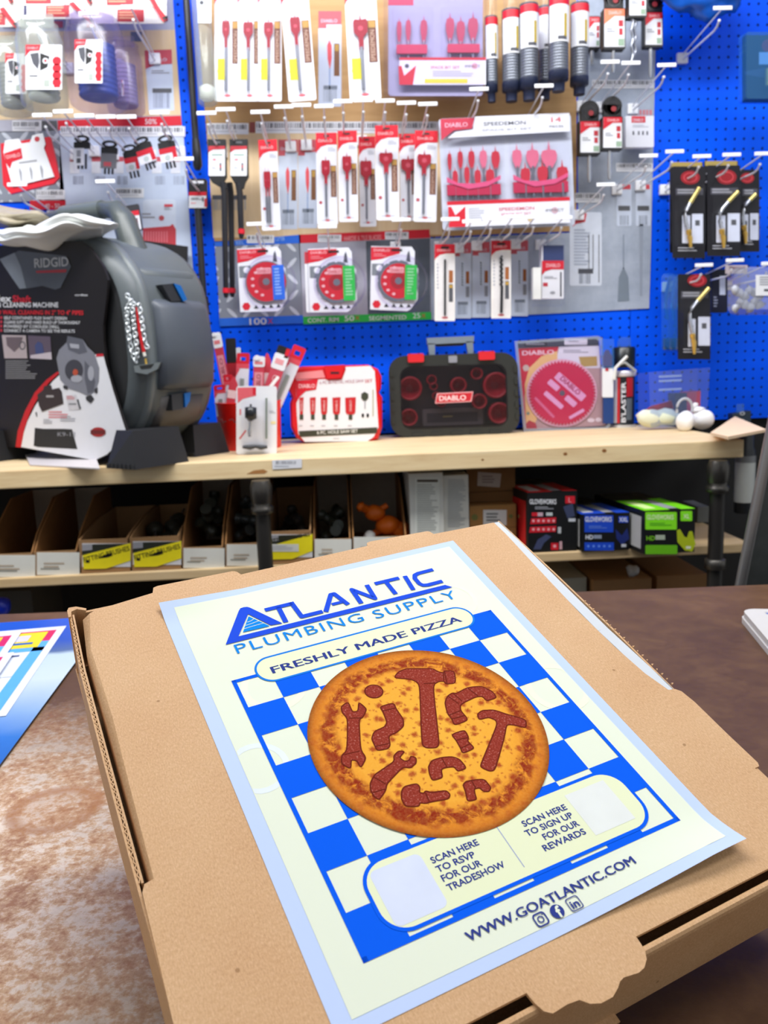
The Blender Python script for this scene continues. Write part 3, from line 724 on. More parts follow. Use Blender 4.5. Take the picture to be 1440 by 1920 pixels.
def mat_diamond():
    m, nt, b = nodes('diamond_plate_print'); b.inputs['Roughness'].default_value = .5
    geo = nt.nodes.new('ShaderNodeNewGeometry'); sx = nt.nodes.new('ShaderNodeSeparateXYZ'); nt.links.new(geo.outputs['Position'], sx.inputs[0])
    def mth(op, a, c=None):
        n = nt.nodes.new('ShaderNodeMath'); n.operation = op
        for i, q_ in enumerate((a, c)):
            if q_ is None: continue
            if isinstance(q_, (int, float)): n.inputs[i].default_value = q_
            else: nt.links.new(q_, n.inputs[i])
        return n.outputs[0]
    s_, d_ = mth('ADD', sx.outputs['X'], sx.outputs['Z']), mth('SUBTRACT', sx.outputs['X'], sx.outputs['Z'])
    def bars_(p, q_, off):
        a = mth('ABSOLUTE', mth('SUBTRACT', mth('FRACT', mth('ADD', mth('MULTIPLY', p, 12.0), off)), .5))
        c = mth('ABSOLUTE', mth('SUBTRACT', mth('FRACT', mth('ADD', mth('MULTIPLY', q_, 12.0), off)), .5))
        e = mth('ADD', mth('MULTIPLY', mth('MULTIPLY', a, a), 130.0), mth('MULTIPLY', mth('MULTIPLY', c, c), 11.0))
        return mth('LESS_THAN', e, 1.0)
    k = mth('MAXIMUM', bars_(s_, d_, 0.0), bars_(d_, s_, .5))
    mx = nt.nodes.new('ShaderNodeMix'); mx.data_type = 'RGBA'; nt.links.new(k, mx.inputs[0])
    mx.inputs[6].default_value = lin('858b98'); mx.inputs[7].default_value = lin('c6ccd6'); nt.links.new(mx.outputs[2], b.inputs['Base Color']); return m
DIAM = mat_diamond()
YP = D - .004
def poster(name, label, outline, mat, group='printed display posters on the pegboard'):
    cx = sum(p[0] for p in outline) / len(outline); cy = max(p[1] for p in outline)
    b_ = MB(Y=YP); b_.poly(outline, mat, 0, .003)
    b_._o = P(cx, cy, YP); b_._l = label; b_._n = name; b_._g = group
    return b_
def done(b_, cat='poster'):
    return tag(b_.build(b_._n, origin=b_._o), b_._l, cat, b_._g)
PD = .0006
def mini_card(b_, x0, y0, x1, y1, bit='r', d=PD):
    """printed picture of a pack on a poster"""
    w, h = x1 - x0, y1 - y0
    b_.rect(x0, y0, x1, y1, PALE, d, 0, w * .06)
    b_.rect(x0, y0, x1, y0 + h * .14, M('c65560', .6), d * 1.5)
    b_.rect(x0, y0 + h * .14, x0 + w * .35, y0 + h * .18, M('c65560', .6), d * 1.5)
    b_.text('DIABLO', x0 + w * .12, y0 + h * .12, h * .035, PALE, d * 2, w=w * .7)
    if bit == 'r':
        b_.poly([(x0 + w * .38, y0 + h * .36), (x0 + w * .48, y0 + h * .30), (x0 + w * .58, y0 + h * .36), (x0 + w * .58, y0 + h * .5), (x0 + w * .5, y0 + h * .62), (x0 + w * .4, y0 + h * .5)], M('d8505a', .6), d * 1.5)
        b_.rect(x0 + w * .46, y0 + h * .6, x0 + w * .52, y0 + h * .82, M('90a8d0', .6), d * 1.5)
        b_.rect(x0 + w * .68, y0 + h * .34, x0 + w * .92, y0 + h * .68, M('7a5030', .6), d * 1.5); b_.rect(x0 + w * .72, y0 + h * .35, x0 + w * .88, y0 + h * .42, M('b08a3a', .6), d * 2)
    else:
        for k in range(9): b_.poly([(x0 + w * .44, y0 + h * (.26 + .035 * k)), (x0 + w * .54, y0 + h * (.275 + .035 * k)), (x0 + w * .54, y0 + h * (.295 + .035 * k)), (x0 + w * .44, y0 + h * (.28 + .035 * k))], M('5a6a72', .6), d * 1.5)
        b_.rect(x0 + w * .7, y0 + h * .38, x0 + w * .9, y0 + h * .54, M('9a5a28', .6), d * 1.5); b_.rect(x0 + w * .7, y0 + h * .58, x0 + w * .9, y0 + h * .72, M('8a8f98', .6), d * 1.5)
    b_.rect(x0 + w * .22, y0 + h * .78, x0 + w * .82, y0 + h * .82, M('76808f', .6), d * 1.5)
    b_.bars(x0 + w * .22, y0 + h * .82, x0 + w * .82, y0 + h * .95, M('8c97a8', .6), d * 1.5, 8, int(x0))
def price(b_, x0, y0, x1, y1, d=PD * 2, seed=1, n=12):
    b_.rect(x0, y0, x1, y1, WHITE, d)
    h = y1 - y0
    b_.bars(x0 + 2, y0 + h * .12, x1 - 2, y0 + h * .55, DTXT, d + .0003, n, seed)
    b_.lines(x0 + 3, y0 + h * .68, x1 - 3, y0 + h * .9, 1, LTXT, d + .0003, seed)
# upper-left
b_ = poster('display_poster', 'grey and tan poster behind the clear hole saw tubs, top left', [(-40, -30), (322, -30), (326, 30), (341, 236), (-40, 250)], LILAC)
b_.poly([(-40, 60), (327, 56), (339, 216), (-40, 226)], TANP, PD * .5); b_.poly([(108, 226), (339, 217), (341, 235), (109, 244)], RED, PD); b_.poly([(76, 227), (107, 226), (108, 244), (77, 245)], DGREY, PD)
b_.text('50%', 272, 233, 10, WHITE, PD * 2, w=22)
x0, y0 = 271, 95
b_.poly([(271, 95), (322, 93), (327, 207), (279, 209)], PALE, PD); b_.poly([(271, 95), (322, 93), (323, 120), (290, 122), (273, 130)], M('c04a58', .6), PD * 2); b_.text('DIABLO', 279, 115, 6, PALE, PD * 3, w=34)
b_.rect(286, 166, 322, 174, DGREY, PD * 2); b_.bars(288, 174, 320, 203, M('8088a0', .6), PD * 2, 9, 3); b_.rect(245, 60, 266, 78, M('6a7080', .6), PD * 2); b_.lines(284, 132, 320, 140, 2, GREY, PD * 2)
for k, xx in enumerate((6, 88, 150)): b_.rect(xx, 36, xx + 44, 54, M('8a8c9a', .6), PD); b_.rect(xx + 12, 40, xx + 30, 52, M('b04858', .6), PD * 2)
done(b_)
b_ = poster('display_poster', 'diamond plate patterned poster behind the tilted red blade pack', [(-40, 248), (110, 244), (122, 376), (-40, 380)], DIAM)
price(b_, 68, 356, 122, 374, seed=4); b_.rect(56, 376, 123, 393, RED, PD); b_.text('40 - 50', 84, 390, 8, WHITE, PD * 2, w=28)
done(b_)
b_ = poster('display_poster', 'pale blue poster behind the small drill packs and the drain machine', [(112, 244), (343, 236), (357, 440), (367, 575), (369, 640), (112, 640)], ICE)
for k, xx in enumerate((131, 172, 214, 285, 320)):
    b_.rect(xx, 294, xx + 18, 303, M('c65560', .6), PD); b_.rect(xx, 303, xx + 18, 325, M('e2e6ee', .6), PD); b_.bars(xx + 6, 330, xx + 26, 346, M('9098ac', .6), PD, 7, k)
price(b_, 217, 353, 270, 371, seed=5); b_.rect(167, 382, 217, 388, M('cf4250', .6), PD)
b_.rect(268, 374, 330, 470, M('d2dcec', .6), PD, 0, 6); b_.rect(308, 383, 324, 388, M('cf4250', .6), PD * 2); b_.lines(308, 389, 323, 395, 2, GREY, PD * 2); b_.disc(303, 409, 5, M('c05058', .6), PD * 2); b_.lines(266, 400, 292, 412, 2, GREY, PD * 2)
b_.poly([(268, 428), (318, 424), (324, 420), (330, 430), (330, 462), (268, 456)], M('c03a44', .6), PD * 2)
for k in range(9): b_.rect(272 + k * 5, 434, 274.5 + k * 5, 455, M('d8707a', .6), PD * 3)
done(b_)
# centre
b_ = poster('display_poster', 'wood grain poster behind the red spade bit packs in the centre', [(366, -30), (1081, -30), (1081, 433), (806, 444), (402, 452), (386, 235)], BRNP)
b_.poly([(388, 250), (830, 240), (830, 440), (400, 446)], TANP, PD * .4)
mini_card(b_, 597, 21, 640, 200); mini_card(b_, 522, 262, 558, 430); mini_card(b_, 559, 262, 595, 428)
for xx in (396, 432): b_.rect(xx + 2, 366, xx + 30, 374, DTXT, PD * 2); b_.bars(xx + 2, 374, xx + 30, 394, M('9aa0a8', .6), PD * 2, 8, xx)
done(b_)
b_ = MB(Y=YP - .001); price(b_, 389, 231, 466, 252, 0, 7, 20); b_.rect(468, 229, 478, 249, M('8a4440', .6), 0); price(b_, 479, 228, 822, 250, 0, 8, 80)
tag(b_.build('barcode_strip', origin=P(600, 250, YP)), 'long white barcode price strip above the row of red spade bit packs', 'price label', 'barcode price strips')
b_ = MB(Y=YP - .001); price(b_, 113, 237, 347, 256, 0, 9, 50)
tag(b_.build('barcode_strip', origin=P(230, 256, YP)), 'white barcode price strip above the small drill packs on the left', 'price label', 'barcode price strips')
b_ = MB(Y=YP - .001); price(b_, 23, 226, 78, 246, 0, 10, 14)
tag(b_.build('barcode_strip', origin=P(50, 246, YP)), 'short white barcode tag above the tilted red blade pack', 'price label', 'barcode price strips')
b_ = poster('display_poster', 'grey concrete patterned poster behind the hanging arbor packs and long drill bits', [(1084, -30), (1232, -30), (1229, 92), (1226, 235), (1219, 525), (1217, 578), (808, 600), (807, 447), (1084, 436)], CONC)
for xx in (851, 886, 958): mini_card(b_, xx, 455 - (xx - 851) * .04, xx + 32, 597 - (xx - 851) * .04, 'd')
b_.rect(1068, 398, 1128, 536, M('d4dcea', .6), PD, 0, 4); b_.poly([(1073, 402), (1100, 400), (1097, 416), (1080, 420), (1074, 425)], M('cf3a48', .6), PD * 2); b_.lines(1076, 430, 1108, 500, 12, M('a8b2c4', .6), PD * 2); b_.rect(1084, 504, 1112, 513, DTXT, PD * 2); b_.bars(1086, 513, 1108, 532, M('8890a0', .6), PD * 2, 7, 2)
for xx in (1103, 1111, 1122): b_.rect(xx, 440, xx + 1.6, 530 if xx > 1115 else 505, DGREY, PD * 2)
b_.poly([(1158, 566), (1160, 520), (1169, 500), (1178, 520), (1180, 564)], M('76828f', .6), PD); b_.rect(1168, 440, 1170, 505, M('7d8896', .6), PD); b_.poly([(1198, 420), (1206, 420), (1204, 555), (1200, 555)], M('9099a8', .6), PD)
for xx in (1156, 1192): b_.rect(xx, 345, xx + 28, 424, M('c6d0e2', .6), PD, 0, 3); b_.rect(xx + 2, 346, xx + 26, 355, M('c8404c', .6), PD * 2); b_.rect(xx + 3, 386, xx + 25, 395, DGREY, PD * 2); b_.bars(xx + 6, 404, xx + 23, 422, M('8a93a2', .6), PD * 2, 6, xx)
price(b_, 1078, 362, 1126, 380, seed=12); price(b_, 1155, 306, 1224, 322, seed=13, n=18); price(b_, 1110, 150, 1226, 166, seed=14, n=26)
b_.bars(1186, 206, 1224, 216, M('c87880', .6), PD, 6, 5)
done(b_)
b_ = poster('display_poster', 'blue footed diamond plate poster behind the first circular blade pack', [(402, 455), (562, 448), (568, 592), (569, 606), (412, 612), (409, 540)], DIAM)
b_.poly([(402, 454), (563, 440), (564, 456), (402, 462)], BLUEP, PD); b_.poly([(410, 597), (568, 591), (569, 606), (412, 612)], BLUEP, PD)
b_.text('100', 468, 609, 12, WHITE, PD * 2, -2, w=32, bold=.01); b_.text('X', 502, 607, 10, RED, PD * 2, -2); price(b_, 463, 441, 514, 456, seed=15)
b_.text('STEEL', 432, 459, 7, M('9cc4f4', .6), PD * 2, -2, w=26); b_.text('CUTTER', 516, 452, 7, M('9cc4f4', .6), PD * 2, -2, w=18)
done(b_)
b_ = poster('display_poster', 'green footed poster with grey and slate halves behind two circular blade packs', [(560, 449), (807, 441), (809, 599), (569, 608)], LILAC)
b_.poly([(686, 452), (806, 447), (807, 588), (690, 592)], SLATE, PD * .5); b_.poly([(568, 594), (808, 585), (809, 599), (569, 608)], GREEN, PD)
b_.poly([(560, 440), (805, 430), (806, 446), (561, 456)], RED, PD); b_.text('HARDIE & TILE BLADES', 645, 452, 9, M('f0a8ac', .6), PD * 2, -2.2, w=70); price(b_, 596, 440, 640, 454, seed=16); price(b_, 722, 435, 766, 449, seed=17)
b_.text('CONT. RIM', 577, 605, 8, WHITE, PD * 2, -2, w=58, bold=.01); b_.text('50', 646, 602, 10, WHITE, PD * 2, -2, w=18, bold=.01); b_.text('X', 666, 600, 8, RED, PD * 2); b_.text('SEGMENTED', 692, 601, 8, WHITE, PD * 2, -2, w=70, bold=.01); b_.text('25', 774, 597, 10, WHITE, PD * 2, -2, w=14); b_.text('X', 790, 596, 8, RED, PD * 2)
done(b_)

# ------------------------------------------------------------------ peg hooks
WIRE = M('e0e3ea', .3, .2, .5, .02); TIPW = M('f2f4f8', .4)
def make_hook():
    t = thing('peg_hook', 'hook', 'hook', (0, 0, 0))
    b_ = MB(); b_.box((0, -.006, .004), (.028, .012, .026), TIPW, bev=.002); b_.build('wall_clip', t)
    b_ = MB(); b_.tube([(0, -.01, 0), (0, -.195, 0), (0, -.212, .004), (0, -.222, .013)], .0024, WIRE, 8)
    b_.lathe((0, -.2225, .013), [(.0005, -.0035), (.0033, -.002), (.0033, .002), (.0005, .0035)], TIPW, 10); b_.build('hook_wire', t)
    b_ = MB(); b_.tube([(0, -.01, .012), (0, -.236, .033)], .0018, WIRE, 8); b_.build('label_wire', t)
    b_ = MB(); b_.box((0, -.239, .034), (.045, .003, .0085), TIPW, bev=.0012); b_.build('label_plate', t)
    return t
HK = [(62, 33, 'over the hole saw tub at left edge', 0), (166, 25, 'over the tall tub of blue hole saws'), (245, 13, 'over the printed barcode card on the tan poster'),
 (79, 216, 'over the tilted red blade pack'), (118, 209, 'over the first small drill pack from the left'), (158, 217, 'over the second small drill pack from the left'), (198, 219, 'over the gap between the small drill packs'), (237, 219, 'over the double tilted drill packs'), (299, 211, 'over the last small drill pack'),
 (32, 346, 'just above the white plastic bag'), (197, 340, 'holding the narrow drill pack'), (345, 298, 'holding the short pack in the blue gap'),
 (387, 212, 'over the first black chisel bit'), (423, 205, 'over the second black chisel bit'), (488, 210, 'over the first red spade bit pack'), (532, 200, 'over the first printed pack picture'), (565, 197, 'over the second printed pack picture'), (607, 199, 'over the first of the two overlapping red packs'), (643, 190, 'over the second of the two overlapping red packs'), (681, 188, 'over the dim recessed red pack'), (722, 189, 'over the tallest red spade bit pack'), (762, 193, 'over the low red pack next to the tallest'), (802, 195, 'over the last red pack before the large set'),
 (898, 167, 'left one above the large boxed bit set'), (1020, 161, 'right one above the large boxed bit set'),
 (480, 420, 'over the blade pack with the blue label'), (614, 425, 'over the middle blade pack with green label'), (752, 412, 'over the right blade pack with green label'),
 (844, 411, 'over the first long drill bit pack'), (884, 415, 'over the first printed drill picture'), (922, 410, 'over the second printed drill picture'), (962, 406, 'over the second long drill bit pack'), (1003, 407, 'over the third printed drill picture'), (1056, 408, 'over the boxed driver bits'),
 (1144, 116, 'left of three above the ringed arbor packs'), (1183, 118, 'middle of three above the ringed arbor packs'), (1250, 122, 'right of three above the ringed arbor packs'), (1216, 292, 'over the left small printed pack'), (1265, 284, 'over the right small printed pack'), (1136, 346, 'over the printed white card on the concrete poster'),
 (1355, 15, 'empty on the bare blue board at upper right'), (1316, 293, 'over the first torch tip pack'), (1372, 290, 'over the second torch tip pack'), (1432, 288, 'over the third torch tip pack'),
 (1320, 497, 'over the lower torch tip pack'), (1378, 488, 'over the dark narrow pack near the fittings bags'), (1444, 494, 'over the bags of grey fittings')]
proto = None
for h_ in HK:
    tip = P(h_[0], h_[1], D - .239)
    o = make_hook() if proto is None else copy_tree(proto)
    proto = proto or o
    o.location = (tip.x, D, tip.z - .034)
    tag(o, 'white wire peg hook with label plate ' + h_[2], 'hook', 'white wire peg hooks')

# ------------------------------------------------------------------ pegboard: packs
def pk(name, label, cat, group, Y, x, y): return thing(name, label, cat, P(x, y, Y), group)
DIAB = 'DIABLO'
def header(b_, fx, fy, d, hh=.13, tail=.20, txt=True):
    b_.poly([(fx(0), fy(0)), (fx(1), fy(0)), (fx(1), fy(hh)), (fx(.55), fy(hh)), (fx(.25), fy(hh + (tail - hh) * .3)), (fx(.05), fy(tail)), (fx(0), fy(tail + .03))], RED, d)
    if txt: b_.text(DIAB, fx(.12), fy(hh * .78), (fy(1) - fy(0)) * .032, M('f6c8cc', .5), d + .0003, w=(fx(1) - fx(0)) * .66)
def spade_pack(label, x0, y0, x1, y1, Y, tilt=0, bw=.5, by=(.30, .45), sticker=False, bx=.45, n_bits=1, strip=True, hole=True):
    t = pk('spade_bit_pack', label, 'drill bit pack', 'spade bit packs in clear blisters', Y, (x0 + x1) / 2, y1)
    w, h = x1 - x0, y1 - y0
    fx = lambda u: x0 + u * w
    fy = lambda v: y0 + v * h
    rot = ((x0 + x1) / 2, y0, tilt)
    b_ = MB(Y=Y, rot=rot); b_.rect(x0, y0, x1, y1, WHITE, 0, .0015, w * .08)
    header(b_, fx, fy, .0004)
    b_.rect(fx(.36), fy(.025), fx(.64), fy(.045), BLK, .0006)
    b_.lines(fx(.55), fy(.16), fx(.95), fy(.21), 3, LTXT, .0004); b_.disc(fx(.18), fy(.76), w * .08, M('b04850', .5), .0004)
    b_.disc(fx(.5), fy(.955), w * .12, M('d06068', .5), .0004, ry=h * .012); b_.rect(fx(.2), fy(.95), fx(.8), fy(.96), LTXT, .0003)
    if strip:
        b_.rect(fx(.68), fy(.36), fx(.95), fy(.70), BROWN, .0005); b_.rect(fx(.7), fy(.365), fx(.93), fy(.42), M('b58a3c', .5), .0008)
        b_.text('SPEEDEMON', fx(.88), fy(.69), w * .14, M('c9a890', .5), .0008, -90, w=h * .25)
    if sticker: b_.rect(fx(.12), fy(.66), fx(.45), fy(.83), YEL, .0006)
    b_.build('printed_card', t)
    for i in range(n_bits):
        c = fx(bx + (.16 * (i - (n_bits - 1) / 2)) * (n_bits > 1)); hw = w * bw / 2
        dd = .007
        b_ = MB(Y=Y, rot=rot)
        b_.poly([(c, fy(by[0] - .055)), (c + hw * .12, fy(by[0])), (c + hw * .8, fy(by[0] - .006)), (c + hw, fy(by[0] + .015)), (c + hw * .95, fy(by[1] - .04)), (c + hw * .35, fy(by[1])), (c + hw * .3, fy(by[1] + .1)), (c - hw * .3, fy(by[1] + .1)), (c - hw * .35, fy(by[1])), (c - hw * .95, fy(by[1] - .04)), (c - hw, fy(by[0] + .015)), (c - hw * .8, fy(by[0] - .006)), (c - hw * .12, fy(by[0]))], M('a8162c', .35) if not sticker else M('98182e', .35), dd, .003)
        b_.disc(c, fy((by[0] + by[1]) / 2), hw * .35, M('c85060', .3), dd + .0004)
        b_.rod([(c, fy(by[1] + .08)), (c, fy(.92))], w * .055, STEEL, dd - .0015)
        b_.build('spade_bit', t)
    b_ = MB(Y=Y, rot=rot); b_.shell(fx(.04), fy(.14), fx(.96), fy(.97), PLASTIC, .0005, .014, w * .15, w * .10); b_.build('blister', t)
    return t
# top row, cut by the picture's upper edge
spade_pack('spade bit pack with yellow sticker, first right of the clear tube at top', 402, -45, 451, 190, 2.20, 0, .28, (.37, .50), True)
spade_pack('spade bit pack with yellow sticker, second right of the clear tube at top', 446, -45, 490, 190, 2.19, 0, .42, (.38, .50), True)
spade_pack('spade bit pack with yellow sticker, third right of the clear tube at top', 484, -45, 528, 190, 2.18, 0, .40, (.38, .50), True)
spade_pack('leaning spade bit pack with brown strip and yellow sticker, top row', 523, -45, 575, 190, 2.16, -4.5, .36, (.34, .48), True)
spade_pack('widest leaning spade bit pack, left of the lilac boxed set, top row', 644, -45, 703, 188, 2.14, -3.0, .46, (.36, .50), True)
# middle row
spade_pack('slim red headed pack holding three thin bits, leftmost of the middle row', 484, 262, 519, 432, 2.22, -2.5, .20, (.36, .55), bx=.40, n_bits=2)
spade_pack('red headed pack with small spade bit, right of the printed pictures', 592, 249, 631, 421, 2.20, -1, .42, (.31, .48))
spade_pack('red headed pack with bright spade bit, second right of the printed pictures', 633, 245, 669, 416, 2.19, -1, .48, (.29, .46))
spade_pack('dim red headed pack recessed behind its brighter neighbours', 672, 256, 703, 425, 2.25, -1, .7, (.28, .46), bx=.42)
spade_pack('tallest red headed pack standing out in the middle row', 703, 235, 746, 413, 2.16, -1, .6, (.30, .42), bx=.45)
spade_pack('low red headed pack with large bit, beside the tallest one', 748, 251, 781, 414, 2.22, -1, .8, (.30, .44), bx=.48)
spade_pack('last red headed spade bit pack before the big boxed set', 778, 245, 821, 416, 2.19, 1, .6, (.27, .40), bx=.42)
# clear tube far left of the row
t = pk('clear_tube', 'cloudy clear plastic tube at the left end of the top row', 'tube', None, 2.2, 390, 195)
c_ = P(390, 197, 2.2); b_ = MB(); b_.lathe(c_, [(.018, 0), (.023, .004), (.023, .31), (.02, .315)], MILKY, 20); b_.build('tube_body', t)
b_ = MB(); b_.lathe(c_ + Vector((0, 0, .01)), [(.012, 0), (.019, .006), (.018, .03), (.008, .036)], M('e8ebe8', .5), 16); b_.build('plug', t)
b_ = MB(Y=2.175); b_.rect(371, -40, 396, 43, M('dde6ee', .5), 0, .001); b_.disc(378, 5, 4, DTXT, .0005); b_.build('label', t)

def bit3(b_, c, top, hw, h1, end, mat, d, dk=.003):
    b_.poly([(c, top - hw * .9 - 3), (c + hw * .15, top), (c + hw * .8, top + h1 * .06), (c + hw, top + h1 * .3), (c + hw * .9, top + h1 * .6), (c + hw * .35, top + h1), (c - hw * .35, top + h1), (c - hw * .9, top + h1 * .6), (c - hw, top + h1 * .3), (c - hw * .8, top + h1 * .06), (c - hw * .15, top)], mat, d, dk)
    b_.rod([(c, top + h1 * .9), (c, end)], max(1.6, hw * .22), STEEL, d - .0015)
# lilac set, top
t = pk('spade_bit_set', 'lilac tinted boxed set of six spade bits with yellow strip, top centre', 'drill bit set', None, 2.2, 815, 186)
PINK = M('c02c50', .4); HOLD = M('d0204e', .45)
b_ = MB(Y=2.2); b_.rect(728, -40, 905, 180, M('aeb0c8', .6), 0, .0015, 6); b_.rect(728, -40, 775, 10, HOLD, .0005)
b_.rect(748, 116, 909, 163, WHITE, .0155, .001); b_.rect(748, 112, 909, 117, RED, .016); b_.rect(795, 152, 875, 160, M('e6d830', .5), .016)
b_.poly([(746, 128), (752, 128), (757, 146), (779, 127), (773, 163), (748, 163)], RED, .016); b_.text('SPADE BIT SET', 806, 133, 5, M('d05060', .5), .016, w=54); b_.text('IMPACT', 870, 131, 5, DTXT, .016, w=28); b_.disc(888, 128, 5.5, M('d8a0a8', .5), .0158); b_.lines(810, 137, 890, 149, 3, LTXT, .016); b_.disc(762, 128, 4, DTXT, .016)
b_.build('printed_card', t)
for k, (xx, hw, tp) in enumerate(((748, 4.5, 42), (765, 5, 40), (794, 6.5, 40), (843, 8, 36), (863, 8, 42), (886, 9.5, 36))):
    b_ = MB(Y=2.2); bit3(b_, xx, tp, hw, 42, 112, PINK, .009); b_.build('spade_bit', t)
b_ = MB(Y=2.2); b_.rect(743, 87, 800, 104, HOLD, .013, .008, 2); b_.build('bit_holder', t)
b_ = MB(Y=2.2); b_.rect(838, 86, 898, 102, HOLD, .013, .008, 2); b_.build('bit_holder', t)
b_ = MB(Y=2.2); b_.shell(719, -42, 912, 186, PLASTIC_L, -.001, .018, 12, 5); b_.shell(734, 16, 812, 112, PLASTIC, .012, .012, 8, 4); b_.shell(824, 16, 904, 112, PLASTIC, .012, .012, 8, 4); b_.build('clamshell', t)
# large set, middle
t = pk('spade_bit_set', 'large boxed set of many pink and red spade bits under two hooks', 'drill bit set', None, 2.17, 950, 434)
b_ = MB(Y=2.17, rot=(950, 320, -2.2)); b_.rect(826, 218, 1074, 428, M('c3cad6', .6), 0, .0015, 6)
b_.poly([(828, 222), (892, 222), (886, 242), (852, 244), (836, 256), (828, 262)], M('c23048', .45), .0165, .001); b_.text(DIAB, 836, 238, 8, M('e9b6c6', .5), .017, w=42, bold=.01)
b_.poly([(893, 220), (1068, 220), (1068, 254), (840, 258), (855, 247), (888, 244)], WHITE, .0165, .001); b_.text('SPEEDEMON', 908, 238, 7, DTXT, .017, w=78, bold=.01); b_.text('14', 1034, 236, 9, RED, .017, w=18); b_.text('PIECES', 1030, 246, 4, DTXT, .017, w=26); b_.text('SPADE BIT SET', 905, 248, 4, GREY, .017, w=92)
b_.rect(836, 382, 1062, 424, WHITE, .0165, .001); b_.rect(834, 376, 1063, 383, RED, .0168); b_.poly([(836, 386), (842, 386), (849, 402), (868, 386), (867, 424), (836, 424)], RED, .017); b_.text('SPEEDEMON', 930, 397, 6, M('d05060', .5), .017, w=66, bold=.01); b_.text('SPADE BIT SET', 934, 406, 4.5, M('d87080', .5), .017, w=56); b_.lines(874, 390, 905, 416, 6, LTXT, .017); b_.disc(1034, 400, 6, M('c8a8b0', .5), .017); b_.text('IMPACT', 1017, 402, 5, DTXT, .0172, w=34); b_.disc(988, 415, 5, M('c9b080', .5), .017)
b_.build('printed_card', t)
PK2 = M('d86a84', .35)
for k, (xx, hw, tp, e) in enumerate(((843, 4, 285, 372), (863, 5, 282, 372), (884, 6, 282, 372), (906, 7, 282, 372), (929, 8, 284, 372), (969, 9, 283, 372), (998, 12, 284, 372), (1029, 15, 285, 372), (852, 5, 318, 374), (874, 5, 312, 374), (894, 6, 318, 374), (917, 8, 318, 374), (983, 9, 318, 374), (1015, 10, 316, 374), (1052, 11, 318, 374))):
    b_ = MB(Y=2.17, rot=(950, 320, -2.2)); bit3(b_, xx, tp, hw, 34, e, PK2 if k in (3, 5, 6, 7) else M('c0283a', .35), .009 if k < 8 else .012); b_.build('spade_bit', t)
for xs in ((836, 936), (960, 1062)):
    b_ = MB(Y=2.17, rot=(950, 320, -2.2)); b_.poly([(xs[0], 344), (xs[1], 346), (xs[1], 366), (xs[0], 364)], M('b81844', .45), .0125, .008)
    b_.poly([(xs[0], 330), (xs[0] + 20, 342), (xs[0] + 50, 344), (xs[1] - 20, 340), (xs[1], 330), (xs[1], 338), (xs[1] - 25, 350), (xs[0] + 40, 354), (xs[0], 340)], M('d8507c', .4), .0145, .003)
    b_.build('bit_holder', t)
b_ = MB(Y=2.17, rot=(950, 320, -2.2)); b_.shell(822, 214, 1079, 433, PLASTIC, -.001, .019, 10, 4); b_.shell(832, 262, 944, 378, PLASTIC, .014, .010, 8, 4); b_.shell(953, 262, 1068, 378, PLASTIC, .014, .010, 8, 4); b_.build('clamshell', t)

# threaded tubes with caps
def auger(label, cx, w, ly0, ly1, cy1, by1, Y):
    t = pk('ribbed_tube_pack', label, 'hole cutter pack', 'ribbed grey tubes with white labels', Y, cx, by1)
    s = Y / F; r = w / 2 * s
    b_ = MB(); c = P(cx, cy1, Y); hgt = (cy1 - ly0) * s * .98
    prof = []
    n = 26
    for i in range(n): prof += [(r * .93, hgt * i / n), (r, hgt * (i + .3) / n), (r, hgt * (i + .7) / n)]
    b_.lathe(c, prof, M('70757f', .38, .5), 20); b_.build('ribbed_tube', t)
    b_ = MB(); b_.lathe(P(cx, by1, Y), [(r * .62, 0), (r * .66, (by1 - cy1) * s * .5), (r * 1.02, (by1 - cy1) * s * .55), (r * 1.02, (by1 - cy1) * s * 1.02)], NAVYB, 18); b_.build('cap', t)
    b_ = MB(); b_.lathe(P(cx, ly0 + 2, Y), [(r * .9, 0), (r * .9, 60 * s), (r * .5, 75 * s)], PLASTIC, 18); b_.build('clear_top', t)
    b_ = MB(Y=Y); bit3(b_, cx, ly0 - 14, w * .28, 14, ly0, PK2, 0, .004); b_.build('red_bit', t)
    b_ = MB(); c = P(cx, ly1, Y); L = []
    for i in range(9):
        g = math.radians(200 + 140 * i / 8); L.append((math.cos(g) * r * 1.05, math.sin(g) * r * 1.05))
    lh = (ly1 - ly0) * s
    def band(z0, z1, mat, k=1.0, a0=0, a1=9):
        vs = [c + Vector((x * k, y * k, z)) for z in (z0, z1) for x, y in L[a0:a1]]; m_ = a1 - a0
        b_.add(vs, [[i, i + 1, m_ + i + 1, m_ + i] for i in range(m_ - 1)], mat, True)
    band(0, lh, WHITE); band(lh * .82, lh, RED, 1.01); band(lh * .1, lh * .62, M('b39a2c', .5), 1.01, 5, 7); band(lh * .04, lh * .12, DTXT, 1.01, 3, 7); b_.build('label', t)
auger('ribbed grey tube pack nearest the lilac set', 922, 22, 47, 113, 161, 192, 2.2)
auger('second ribbed grey tube pack right of the lilac set', 959, 32, 36, 105, 160, 191, 2.18)
auger('third ribbed grey tube pack right of the lilac set', 992, 33, 26, 95, 154, 189, 2.16)
auger('recessed ribbed grey tube pack half hidden by the frontmost one', 1022, 26, 30, 96, 158, 188, 2.24)
auger('frontmost ribbed grey tube pack with its label highest', 1047, 35, 12, 84, 140, 172, 2.12)
auger('last ribbed grey tube pack before the ringed arbor packs', 1086, 32, 24, 92, 150, 178, 2.17)
